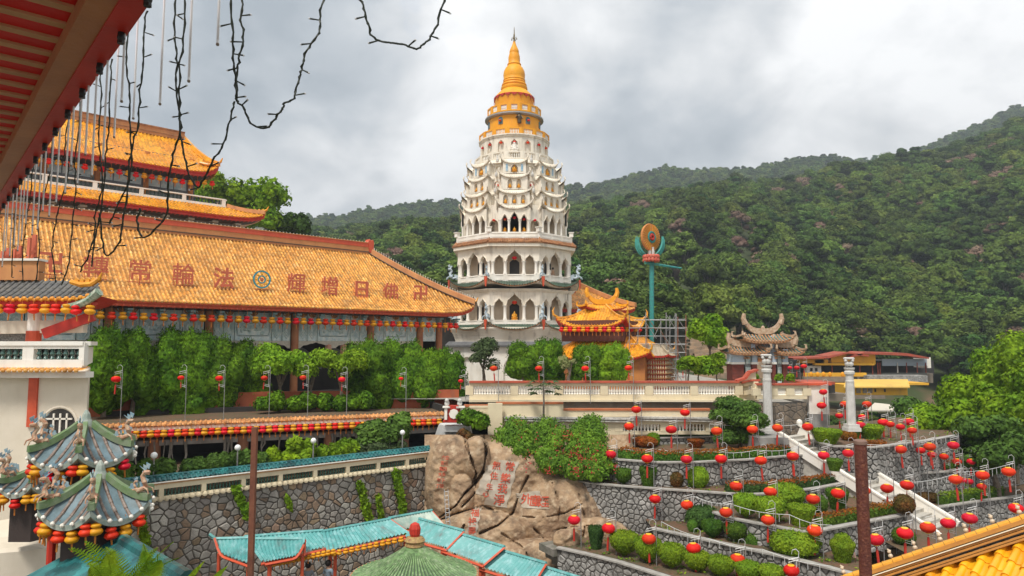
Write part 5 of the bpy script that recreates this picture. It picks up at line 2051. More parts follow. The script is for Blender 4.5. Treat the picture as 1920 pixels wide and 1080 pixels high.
pa,pb2,pc2=P(1395,735,45),P(1412,752,43.2),P(1512,752,43.2)
stone_wall('gate_retaining_wall','dark streaked stone wall beneath the gateway terrace balustrade',[(pa.x,pa.y),(pb2.x,pb2.y),(pc2.x,pc2.y),(pc2.x+0.6,pc2.y+6)],-6.0,2.35,0.3,31,mat('stained_tan_stone',(0.30,0.23,0.16),(0.16,0.13,0.10),scale=1.0,rough=0.95,bump=0.5,streak=(2.2,0.9),streak_col=(0.05,0.04,0.03)),MORT_G,gap=0.025,proud=0.03)
bpy.data.objects.remove(g2_)
balustrade('gate_terrace_balustrade','short cream balustrade with red coping right of the curved wall end',P(1418,748,43.2),P(1512,748,43.2),0.98,3,7,CREAM,mat('red_coping',(0.5,0.1,0.05)),WHITE2,base=0.22)
balustrade('slanting_parapet','slanting red-capped parapet leading to the gateway',P(1395,742,45.8),P(1418,729,43.4)-UP*0.3,0.9,1,1,CREAM,mat('red_coping',(0.5,0.1,0.05)),WHITE2,base=0.3)
wb=thing('white_block_house','small white walled block with concrete base beside the gateway terrace','building',P(1525,780,43))
g=G().add(box(tuple(P(1526,752,44)),(1.25,1.5,1.5)))
part('white_wall',g,WHITE2,wb)
part('concrete_base',G().add(box(tuple(P(1526,792,44)),(1.2,1.45,1.25))),mat('grey_concrete',(0.33,0.32,0.3)),wb)
part('panel',G().add(box(tuple(P(1526,728,44)),(1.2,1.3,0.55))),WHITE,wb)
part('red_coping',G().add(box(tuple(P(1526,719,44)),(1.5,1.7,0.14))),REDO,wb)
ELL=[(846,905,50,92,39.0,2.6),(893,862,26,44,38.2,1.5),(866,930,24,42,37.9,1.6),(955,965,118,140,39.6,4.6),(1065,1000,118,118,38.8,4.6),(1010,905,60,70,39.0,2.5),(905,1040,95,85,37.5,3.4),(1010,1080,140,70,36.6,3.0),(1062,1012,26,20,34.2,0.9),(830,1000,30,30,38.5,1.5),(1120,1030,70,60,36.0,1.6)]
CRK=[]
for ps_,w_,d_ in(([(868,815),(880,850),(893,888),(887,905)],4,0.9),([(905,815),(912,850),(905,885),(893,905),(872,925),(855,948),(822,972)],4.5,1.1),([(893,900),(890,925),(866,950)],3,.7),([(815,978),(860,962),(905,948),(935,962)],3,.6),([(990,893),(972,930),(962,962),(935,985),(900,1000)],3.2,.7),([(960,965),(1010,972),(1060,962),(1100,940)],2.2,.35),([(870,985),(862,1010),(850,1050)],3,.6),([(1000,990),(1040,1030),(1075,1060)],3,.5),([(1036,905),(1050,950),(1046,1000)],2,.3),([(1085,925),(1098,975),(1092,1020)],2,.3),([(940,1000),(985,1030),(1000,1075)],2.5,.4),([(1020,1000),(1060,990),(1110,985)],2,.3)):
 for a_,b_ in zip(ps_,ps_[1:]):
  CRK.append((a_,b_,w_,d_))
def rockY(px,py):
 yb=41.5-(py-830)/250*4.6
 vals=[yb]
 for cx,cy,rx,ry,Yc,rY in ELL:
  t=abs((px-cx)/rx)**2.3+abs((py-cy)/ry)**2.3
  if t<1:
   vals.append(Yc-rY*0.5*(1-t)**0.42)
 y=min(vals)
 q=np.array([[px*0.03,py*0.03,0]])
 y+=0.22*fnoise(q,1.0)[0]+0.09*abs(fnoise(q,2.7,4)[0])+0.04*fnoise(q,6.1,2)[0]+0.018*fnoise(q,13.0,7)[0]
 for(ax,ay),(bx,by),wd_,dp in CRK:
  t=max(0,min(1,((px-ax)*(bx-ax)+(py-ay)*(by-ay))/((bx-ax)**2+(by-ay)**2)))
  dd=math.hypot(px-ax-t*(bx-ax),py-ay-t*(by-ay))+1.0*math.sin(px*.13+py*.17)
  wd_*=0.55
  if dd<wd_:
   y+=dp*0.6*(1-(max(0,dd)/wd_)**2)
 return y
ROCK=mat('inscribed_granite',(0.43,0.29,0.17),(0.27,0.175,0.105),scale=0.7,rough=0.9,bump=1.0,bscale=7,c3=(0.5,0.38,0.25),streak=(1.6,1.0),streak_col=(0.07,0.055,0.04),contrast=(0.4,0.6))
nx,ny=200,146
g=G()
g.add(grid(lambda u,v:P(796+390*u,1095-280*v,rockY(796+390*u,1095-280*v)),nx,ny))
rock=solo('inscribed_rock',g,ROCK,'huge weathered tan boulder carved with red Chinese inscriptions','rock',smooth=70)
bpy.context.view_layer.update()
DG=bpy.context.evaluated_depsgraph_get()
def cast(o,d):
 ok,loc,nrm,idx,ob,mx=SC.ray_cast(DG,Vector(o),Vector(d).normalized())
 return(loc,nrm,ob)if ok else(None,None,None)
def hit(px,py):
 return cast((0,0,0),ray(px,py))[0]
RINS=mat('carved_red_paint',(0.55,0.07,0.03),(0.42,0.08,0.04),scale=5,rough=0.8)
PATCH=mat('bleached_rock_patch',(0.46,0.40,0.32),(0.36,0.29,0.21),scale=1.2,rough=0.9,bump=0.4,streak=(2,0.4))
def rock_paint(ch,px,py,hpx,tilt=0.0,m=RINS):
 me=text_mesh(ch,1.0,0.0,0.012,m)
 V=np.zeros(len(me.vertices)*3)
 me.vertices.foreach_get('co',V)
 V=V.reshape(-1,3)
 a,b=math.cos(tilt),math.sin(tilt)
 out=[]
 for x,y,z in V:
  X,Y=(x*a-y*b)*hpx*1.1,(x*b+y*a)*hpx*1.1
  qx,qy=px+X,py-Y
  out.append(P(qx,qy,rockY(qx,qy)-0.07))
 me.vertices.foreach_set('co',np.array([tuple(o)for o in out]).ravel())
 me.update()
 o=_link('carved_character',me)
 o.parent=rock
 return o
for poly in([(935,862),(972,866),(950,952),(908,946)],[(912,872),(930,872),(912,930),(892,926)],[(888,950),(902,952),(893,1005),(872,1002)],[(966,925),(1010,920),(1030,955),(980,952)]):
 def f4(u,v,p=poly):
  x=(p[0][0]*(1-u)+p[1][0]*u)*(1-v)+(p[3][0]*(1-u)+p[2][0]*u)*v
  y=(p[0][1]*(1-u)+p[1][1]*u)*(1-v)+(p[3][1]*(1-u)+p[2][1]*u)*v
  x+=1.5*math.sin(v*19+u*7)
  return P(x,y,rockY(x,y)-0.035)
 g=G().add(grid(f4,12,20))
 part('bleached_patch',g,PATCH,rock,smooth=180,world=True)
for ch,x,y,h,tl in(('常',956,876,17,-.12),('樂',948,898,18,-.12),('我',942,917,18,-.12),('淨',936,939,20,-.12),('無',931,874,15,-.1),('住',926,893,14,-.1),('生',918,913,12,-.1),('心',911,927,12,-.2),('外',987,937,19,0),('塵',1003,940,20,0),('煙',1019,942,20,0),('福',891,962,15,-.05),('祿',886,979,15,-.05),('壽',885,996,14,0)):
 rock_paint(ch,x,y,h,tl)
for i,ch in enumerate('立三自多子雄'):
 rock_paint(ch,838.5-i*2.1,859+i*10.5,8.0,-.1)
for i,ch in enumerate('六言寶大年丁'):
 rock_paint(ch,831.5-i*2.2,858+i*10.7,7.5,-.1)
g=G()
l0,l1=P(833,918,36.3),P(837,990,35.2)
for dx in(0,0.19):
 g.add(tube([l0+Vector((dx,0,0)),l1+Vector((dx,0,0))],0.022,5))
for i in range(9):
 q=l0.lerp(l1,(i+0.5)/9)
 g.add(tube([q,q+Vector((0.19,0,0))],0.015,4))
solo('ladder',g,GREYM,'thin aluminium ladder leaning on the left side of the inscribed rock','ladder')
wc=thing('corner_buttress','white plastered sloping buttress between the walkway and the rock','wall',P(840,820,43))
g=G().add(prism([(0,0),(1.9,0),(2.1,-1.15),(0.5,-1.7),(-0.9,-2.7)],P(822,797,42.5),Vector((1,0,0)),UP,Vector((0,1.2,0))))
g.add(box(tuple(P(852,803,42.2)),(1.3,0.6,0.35)))
part('plaster_face',g,mat('stained_white_plaster',(0.62,0.62,0.6),(0.5,0.5,0.48),scale=1.5,rough=0.9,streak=(2,0.8),streak_col=(0.12,0.11,0.1)),wc)
pbx=thing('red_offering_pillar','red and white shrine pillar with stone lions on top','shrine',P(850,790,42))
part('red_body',G().add(box(tuple(P(851,775,42)),(0.95,0.6,0.95))).add(box(tuple(P(851,789,42)),(1.25,0.8,0.12))),REDP,pbx)
for x in(836,866):
 part('white_post',G().add(box(tuple(P(x,775,41.6)),(0.16,0.14,0.75))).add(box(tuple(P(x,763,41.6)),(0.36,0.3,0.1))),WHITE2,pbx)
part('white_plaque',G().add(lathe([(0.3,0),(0.3,0.05)],8,(0,0,0))),WHITE2,pbx,world=False).matrix_local=_W[pbx.name].inverted()@orient(P(851,776,41.65),(1,0,0),(0,0,1))
for x in(838,862):
 g=G()
 p=P(x,757,41.8)
 for q,r_ in(((0,0,0.0),0.16),((0,-0.08,0.2),0.13),((0,0.1,0.05),0.15)):
  g.add(sphere((p.x+q[0],p.y+q[1],p.z+q[2]),r_,8,5))
 g.add(box((p.x,p.y,p.z-0.2),(0.4,0.4,0.1)))
 part('stone_lion',g,STONEW,pbx)
q0,q1=PZ(215,948,-6.95),PZ(812,871,-6.95)
RUB=[mat('rubble_grey',(0.36,0.33,0.29),(0.25,0.225,0.195),scale=2.5,rough=0.9,bump=0.6,bscale=16,var=0.25,streak=(1.0,0.6),streak_col=(0.06,0.055,0.045)),mat('rubble_tan',(0.37,0.26,0.17),(0.27,0.19,0.125),scale=2.5,rough=0.9,bump=0.6,bscale=16,var=0.25,streak=(0.8,0.7),streak_col=(0.07,0.06,0.05)),mat('rubble_pale',(0.46,0.43,0.37),(0.34,0.31,0.27),scale=2.5,rough=0.9,bump=0.6,bscale=16,var=0.2,streak=(0.8,0.7),streak_col=(0.07,0.06,0.05))]
stone_wall('rubble_retaining_wall','big mossy rubble stone wall under the green baluster railing',[(q0.x,q0.y),(q1.x,q1.y)],-12.6,5.65,0.33,77,RUB,mat('dark_wall_mortar',(0.16,0.14,0.115),(0.085,0.075,0.06),scale=1.2,rough=0.95),gap=0.04,proud=0.05,single=299,nmat=3)
GGL=mat('bottle_green_glaze',(0.07,0.15,0.11),(0.04,0.09,0.07),scale=6,rough=0.25)
gb=balustrade('green_balustrade','long railing with dark green balusters and teal tiled coping above the rubble wall',q0+UP*0.0,q1+UP*0.0,0.78,9,11,CREAM,mat('pale_orange_rail',(0.6,0.34,0.15),(0.5,0.27,0.12),scale=2),GGL,base=0.16,pier=0.2,cap=0.09,capw=0.34,balr=0.055)
dq=(q1-q0).normalized()
nq=Vector((-dq.y,dq.x,0))
g=G()
TEALT=mat('teal_glazed_tile',(0.012,0.085,0.09),(0.03,0.17,0.165),scale=1.2,rough=0.3,coat=0.3,cells=((3.5,3.5,3.5),0.4),streak=(2,0.5),streak_col=(0.03,0.05,0.05))
pt=Panel(q0+UP*0.8,q1+UP*0.8,q1+nq*0.42+UP*0.98,q0+nq*0.42+UP*0.98)
g.add(pt.sheet(2,1))
pt.ribs(g,0.22,0.07,0.17)
g.add(tube([q0+nq*0.42+UP*1.0,q1+nq*0.42+UP*1.0],0.06,7))
part('teal_tile_coping',g,TEALT,gb)
part('white_edge',G().add(beam(q0+UP*0.79-nq*0.2,q1+UP*0.79-nq*0.2,0.08,0.04)),WHITE2,gb)
g=G()
for i in range(60):
 g.add(sphere(tuple(q0.lerp(q1,(i+0.5)/60)-nq*0.17+UP*0.05),0.12,6,4,(1.2,0.5,1)))
part('rounded_course',g,CREAM,gb)
terrace('planter_ground',[q0+nq*0.3,q1+nq*0.3],-6.8,9,SOIL,(nq.x,nq.y))
c0,c1=P(60,800,36.8),P(832,776,45)
zcp=(c0.z+c1.z)/2
cd=Vector((c1.x-c0.x,c1.y-c0.y,0)).normalized()
cn=Vector((-cd.y,cd.x,0))
gal=thing('covered_gallery','dark open gallery with orange-brown columns under a tiled coping and hanging roots','gallery',tuple((c0+c1)/2))
c0.z=c1.z=0
L_=(c1-c0).length
def gp(s,p,z):
 q=c0+cd*s+cn*p
 return Vector((q.x,q.y,z))
ztop=P(832,771,45).z
pt=Panel(gp(0,-0.3,ztop-0.2),gp(L_,-0.3,ztop-0.2),gp(L_,0.05,ztop-0.03),gp(0,0.05,ztop-0.03))
g=G()
g.add(pt.sheet(2,1))
pt.ribs(g,0.26,0.085,0.2)
for x,te in pt.rib_ends(0.26):
 g.add(sphere(tuple(pt.at(x,0)+UP*0.02),0.1,6,4))
part('tile_coping',g,mat('brown_orange_tile',(0.45,0.17,0.05),(0.6,0.3,0.11),scale=2,rough=0.5,cells=((4,4,4),0.4),streak=(2,0.6)),gal)
part('white_band',G().add(beam(gp(0,-0.15,ztop-0.34),gp(L_,-0.15,ztop-0.34),0.2,0.18)),WHITE,gal)
part('beam',G().add(beam(gp(0,0.3,ztop-1.2),gp(L_,0.3,ztop-1.2),0.4,0.3)),mat('grey_concrete',(0.33,0.32,0.3)),gal)
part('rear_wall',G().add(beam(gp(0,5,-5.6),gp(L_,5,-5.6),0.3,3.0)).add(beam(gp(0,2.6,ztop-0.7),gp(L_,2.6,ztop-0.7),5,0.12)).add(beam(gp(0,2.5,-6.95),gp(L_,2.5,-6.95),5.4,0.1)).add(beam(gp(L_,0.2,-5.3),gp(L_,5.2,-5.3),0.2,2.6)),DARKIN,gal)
for px in(290,455,617,757):
 w_=PL(px,830,gp(0,0.3,0),cd)
 part('column',G().add(lathe([(0.33,-7),(0.33,ztop-1.0)],12,(w_.x,w_.y,0))),mat('faded_orange_column',(0.33,0.14,0.07),(0.24,0.12,0.07),scale=2,streak=(2,0.5)),gal,smooth=60)
r_=random.Random(5)
g=G()
for i in range(34):
 s_=r_.uniform(0.2,0.85)*L_
 z=ztop-1.1
 w=r_.uniform(0.04,0.12)
 l=r_.uniform(0.7,1.7)
 g.add(tube([gp(s_,0.0,z),gp(s_+r_.uniform(-.1,.1),-0.05,z-l*0.5),gp(s_+r_.uniform(-.1,.1),-0.05,z-l)],[w,w*0.7,0.01],5))
part('hanging_roots',g,mat('dry_aerial_roots',(0.16,0.15,0.13),(0.24,0.22,0.19),scale=4,rough=0.95),gal,kind='stuff')
for i in range(56):
 w_=PL(188+(815-188)*(1-(1-i/55)**1.0),790,gp(0,-0.4,0),cd)
 red=i%2==0
 s_=9.3+(L_-9.9)*i/55
 gourd(gp(max(0,(PL(190,790,gp(0,-.4,0),cd)-c0).dot(cd))+(L_-0.4-(PL(190,790,gp(0,-.4,0),cd)-c0).dot(cd))*i/55,-0.4,ztop-0.42),red,f'{"red" if red else "yellow"} gourd lantern, {ordw(i + 1)} from the left along the long tiled gallery coping',1.15,'gourd lanterns along the gallery coping')
ow=[P(165,775,42),P(500,775,46.4),P(860,770,48.5)]
g=G()
for A,B in zip(ow,ow[1:]):
 g.add(beam(Vector((A.x,A.y,-3.9)),Vector((B.x,B.y,-3.9)),0.3,1.4))
solo('orange_garden_wall',g,mat('orange_red_wall',(0.42,0.11,0.04),(0.34,0.08,0.035),scale=1.2,rough=0.8,streak=(2,0.5)),'orange-red wall glimpsed behind the row of clipped trees','wall')
terrace('tree_bed_ground',[gp(0,0.3,0),gp(L_,0.3,0)],ztop-0.05,5,SOIL,(cn.x,cn.y))
def dep():
 global DG
 bpy.context.view_layer.update()
 DG=bpy.context.evaluated_depsgraph_get()
dep()
WST=mat('white_bracket_paint',(0.62,0.62,0.6),rough=0.5,bump=0)
def frame_mesh():
 g=G()
 for a,b,r in(((0.13,0,0.22),(-0.12,0,0.16),.014),((0.13,0,0.08),(0.13,0,-0.75),.012),((0.20,0,0.24),(0.20,0,-0.78),.012),((0.13,0,0.08),(0.2,0,0.10),.012),((0.13,0,-0.35),(0.2,0,-0.33),.01),((-0.05,0,-0.48),(0.22,0,-0.55),.014),((-0.05,0,-0.55),(0.22,0,-0.62),.012)):
  pass
 X=0.33
 for a,b,r in(((X,0,0.3),(-0.1,0,0.2),.012),((X,0,0.2),(-0.1,0,0.1),.010),((X,0,0.3),(X,0,-0.7),.012),((X-.09,0,0.27),(X-.09,0,-0.68),.008),((X,0,-0.58),(-0.02,0,-0.5),.010),((X,0,-0.68),(-0.02,0,-0.58),.010)):
  g.add(tube([a,b],r,4))
 g.add(tube([(X-.02,0,0.3),(X+0.0,0,0.5),(X-0.12,0,0.62),(X-0.26,0,0.58),(X-0.3,0,0.42)],[.011,.011,.01,.008,.006],5))
 return g.mesh('bracket',WST)
FRM=frame_mesh()
POLEM={}
def post(px,py,w,label,hang='garden',zg=None,pole=True,tassel=True,Yf=None):
 Y=0.62*F/w*1.03
 sc=1.0
 for dy in(-8,0,10,24):
  h_,n_,o_=cast((0,0,0),ray(px,py+dy))
  if h_ is not None and Y>12 and h_.y<Y+0.5 and h_.y>20:
   sc=min(sc,(h_.y-0.55)/Y)
 Y*=sc
 sc=max(sc,0.8)
 if Yf:
  sc,Y=Yf/(0.62*F/w*1.03),Yf
 c=P(px,py,Y)
 top=c+UP*0.18
 l=lantern(top,'round red lantern '+label,sc,'round red lanterns of the '+hang,tassel)
 if not pole:
  return
 z=zg
 if z is None:
  for dy in(0,0.35,0.7,-0.3):
   for dx in(0.0,0.3):
    h_,n_,o_=cast(top+Vector((0.33+dx,dy,-0.8)),(0,0,-1))
    if h_ is not None and o_.name.startswith('terrace_ground'):
     break
    h_=None
   if h_ is not None:
    break
  z=h_.z if h_ is not None else top.z-3.2
 hh=max(1.5,min(4.5,top.z-z))
 k=round(hh,1)
 if k not in POLEM:
  POLEM[k]=G().add(tube([(0.33,0,0.3),(0.33,0,-k-0.15)],0.022,6)).mesh('pole',GREYM)
 t=_link('lantern_post',None)
 t.location=top
 tag(t,'post of the red lantern '+label,'lamp post','lantern posts of the '+hang)
 for nm,me in(('pole',POLEM[k]),('bracket',FRM)):
  o=_link(nm,me)
  o.parent=t
LAN=[]
for X,Y,w in[(485,85,60),(776,103,60),(442,185,62),(694,203,68),(963,212,68),(1177,202,66),(1328,195,64),(335,352,68),(551,377,70),(785,381,70),(990,377,72),(1225,387,72),(1416,361,70),(598,618,70),(786,652,74),(1082,540,76),(1285,573,78),(1019,697,78),(1270,743,80),(115,742,76),(322,791,80),(560,853,84),(824,908,86),(1090,975,88),(1408,1042,92)]:
 LAN.append((1040+X/3.176,740+Y/3.176,w/3.176))
for X,Y,w in[(255,62,56),(393,53,54),(524,53,54),(170,187,66),(486,178,62),(621,161,62),(772,158,62),(665,177,36),(724,192,34),(793,213,36),(360,126,24),(498,133,34),(83,362,72),(267,358,68),(413,345,66),(725,322,68),(898,306,68),(1039,297,66),(844,332,30),(912,357,30),(984,369,40),(1064,399,42),(1146,400,46),(1051,500,76),(1092,510,32),(1131,518,30),(1212,475,74),(1367,454,74),(1210,548,40),(205,617,80),(355,583,80),(510,568,72),(645,554,74),(765,534,78),(215,803,88),(575,857,92),(752,819,92),(887,786,88),(1008,760,84),(1139,731,86),(1413,671,80),(75,1040,90)]:
 LAN.append((1460+X/3.176,740+Y/3.176,w/3.176))
LAN.sort(key=lambda l:l[1])
bands={}
BN=[(778,'above the top hedges'),(815,'by the stair top'),(850,'across the upper garden'),(872,'along the second garden wall'),(905,'along the third garden wall'),(935,'across the garden middle'),(965,'above the round topiaries'),(990,'over the lower topiary beds'),(1015,'near the bowl topiaries'),(2000,'in the lowest garden row')]
for l in LAN:
 for lim,nm in BN:
  if l[1]<lim:
   bands.setdefault(nm,[]).append(l)
   break
for nm,ls in bands.items():
 ls.sort(key=lambda l:l[0])
 for i,(x,y,w)in enumerate(ls):
  small=w<15
  post(x,y,max(w,9),f'{ordw(i + 1)} from the left {nm}','terraced garden')
for i,(x,y,w)in enumerate([(218,711,17.5),(339,710,12),(411,710,14.5),(496,710,13),(568,709,13.2),(641,712,13.8),(752,712,9),(864,716,10)]):
 post(x,y,w,f'{ordw(i + 1)} from the left before the clipped tree row','tree row',zg=-4.5,Yf=PL(x,710,gp(0,0.25,0),cd).y)
for i,(x,y,w)in enumerate([(925,691,12),(1010,691,10),(1097,691,12.5),(1178,690,12.5),(1280,688,12.5)]):
 post(x,y,w,f'{ordw(i + 1)} from the left behind the red-capped promenade balustrade','promenade',zg=zc0)
for i,(x,y,w)in enumerate([(1481,689,9),(1494,689,11),(1507,686,12)]):
 post(x,y,w,f'{ordw(i + 1)} from the left beside the gateway','gateway',zg=zc0)
post(1543,735,12,'beside the white block house above the stairs','gateway',zg=-6)
icg={}
def icicle(px,z,label):
 pts=[PZ(x,y,z)for x,y in px]
 t=thing('icicle_light_string',label,'light string',pts[0])
 g,g2=G(),G()
 for a,b in zip(pts,pts[1:]):
  n=max(2,int((b-a).length/0.45))
  ps=[a.lerp(b,i/n)-UP*0.12*math.sin(PI*i/n)for i in range(n+1)]
  g.add(tube(ps,0.012,4))
  for i in range(n):
   g2.add(tube([ps[i],ps[i]-UP*rnd.uniform(0.2,0.42)],0.011,4))
 part('wire',g,WST,t)
 part('icicle_drop',g2,WST,t,kind='stuff')
icicle([(1150,838),(1230,842),(1330,846),(1420,844),(1500,838)],-5.75,'white icicle lights strung over the orange-topped hedge')
icicle([(1240,998-20),(1330,1010),(1430,1030),(1560,1062)],-8.5,'white icicle lights along the low slanting wall')
icicle([(1300,930),(1370,945),(1480,965),(1560,985)],-7.3,'white icicle lights crossing above the round topiaries')
icicle([(1620,833),(1700,826),(1790,815)],-5.3,'white icicle lights over the upper right hedges')
icicle([(1700,905),(1800,885),(1900,868)],-6.6,'white icicle lights at the right terrace wall')
icicle([(1330,795),(1400,793),(1500,796)],-4.7,'white icicle lights in front of the dark round tree')
HG={'lime':leafmat('lime_hedge_leaf',(0.24,0.34,0.018),(0.14,0.25,0.018),scale=1.5,cell=18,var=0.15,trans=0.25,strength=0.35),'green':leafmat('green_hedge_leaf',(0.11,0.20,0.022),(0.065,0.14,0.02),scale=1.5,cell=18,var=0.2,trans=0.2,strength=0.4),'dark':leafmat('dark_hedge_leaf',(0.035,0.075,0.02),(0.055,0.105,0.022),scale=1.5,cell=18,var=0.2,trans=0.12,strength=0.45),'orange':leafmat('orange_hedge_leaf',(0.36,0.10,0.015),(0.20,0.09,0.015),scale=2.5,cell=16,var=0.15,trans=0.2,strength=0.5),'rust':leafmat('rust_shrub_leaf',(0.17,0.07,0.022),(0.09,0.075,0.02),scale=2.5,cell=16,var=0.15,trans=0.15,strength=0.5)}
def bush_mesh(form,key,seed,n=1900):
 """unit bush: 1 m half width, 1 m high"""
 rng=np.random.default_rng(seed)
 prof={'bowl':[(0.12,0),(0.15,0.12),(0.52,0.24),(0.82,0.42),(0.97,0.62),(1.0,0.78),(0.94,0.92),(0.74,1.0),(0.35,1.03),(0.02,1.04)],'ball':[(0.3,0),(0.72,0.12),(0.95,0.35),(1.0,0.55),(0.9,0.77),(0.6,0.94),(0.3,0.99),(0.02,1.0)],'tub':[(0.55,0),(0.7,0.3),(0.92,0.7),(1.0,0.88),(0.9,0.97),(0.5,1.0),(0.02,1.0)]}[form]
 g=G()
 k=20
 V,Fc=lathe([(r*0.94,z*0.97)for r,z in prof],k)
 V=V*(1+0.05*fnoise(V,4,seed)[:,None]*np.array([1,1,0.3]))
 g.add((V,Fc))
 zz=np.array([p[1]for p in prof])
 rr=np.array([p[0]for p in prof])
 seglen=np.hypot(np.diff(rr),np.diff(zz))*(rr[1:]+rr[:-1]+0.1)
 seglen=seglen/seglen.sum()
 idx=rng.choice(len(seglen),n,p=seglen)
 t=rng.uniform(0,1,n)
 r_,z_=rr[idx]*(1-t)+rr[idx+1]*t,zz[idx]*(1-t)+zz[idx+1]*t
 a=rng.uniform(0,2*PI,n)
 pos=np.stack([r_*np.sin(a),r_*np.cos(a),z_],1)
 pos*=(1+0.05*fnoise(pos,4,seed)[:,None]*np.array([1,1,0.3]))
 pos+=rng.normal(size=pos.shape)*0.018
 nr=zz[idx+1]-zz[idx]
 nz=-(rr[idx+1]-rr[idx])
 nn=np.stack([nr*np.sin(a),nr*np.cos(a),nz],1)
 nn/=np.linalg.norm(nn,axis=1,keepdims=True)+1e-6
 leaf_quads(g,pos,nn,0.075,rng,0,0.85,1.5)
 return g.mesh(form+'_shrub',HG[key])
BM={}
STEM=G().add(tube([(0,0,-0.1),(0.01,0,0.35)],[0.05,0.04],6)).mesh('stem',BARK)
def bush(px,pyb,wpx,hpx,form,key,label,group=None,cat='shrub',name='topiary_shrub',dy=0.0):
 base=None
 r=ray(px,pyb-1)
 o=Vector((0,0,0))
 for _ in range(6):
  h_,n_,ob=cast(o,r)
  if h_ is None:
   break
  if ob.name.startswith(('terrace_ground','lower_')):
   base=h_
   break
  o=h_+r.normalized()*0.05
 if base is None:
  base=P(px,pyb,32)
 w=wpx/F*base.y/2
 h=hpx/F*base.y
 base=base+Vector((0,w*0.9,0))
 k=(form,key)
 if k not in BM:
  BM[k]=[bush_mesh(form,key,hash_(form+key)+i)for i in range(2)]
 t=_link(name,None)
 t.location=base-UP*0.03
 tag(t,label,cat,group)
 o1=_link('foliage',BM[k][rnd.randrange(2)])
 o1.parent=t
 o1.scale=(w,w*rnd.uniform(0.9,1.05),h)
 o1.rotation_euler=(rnd.uniform(-.05,.05),rnd.uniform(-.05,.05),rnd.uniform(0,6))
 if form=='bowl':
  o2=_link('stem',STEM)
  o2.parent=t
 return t
def hash_(s):
 return sum(ord(c)*(i+3)for i,c in enumerate(s))%1000
G3,G4='bowl-clipped shrubs of the garden','rounded shrubs of the garden'
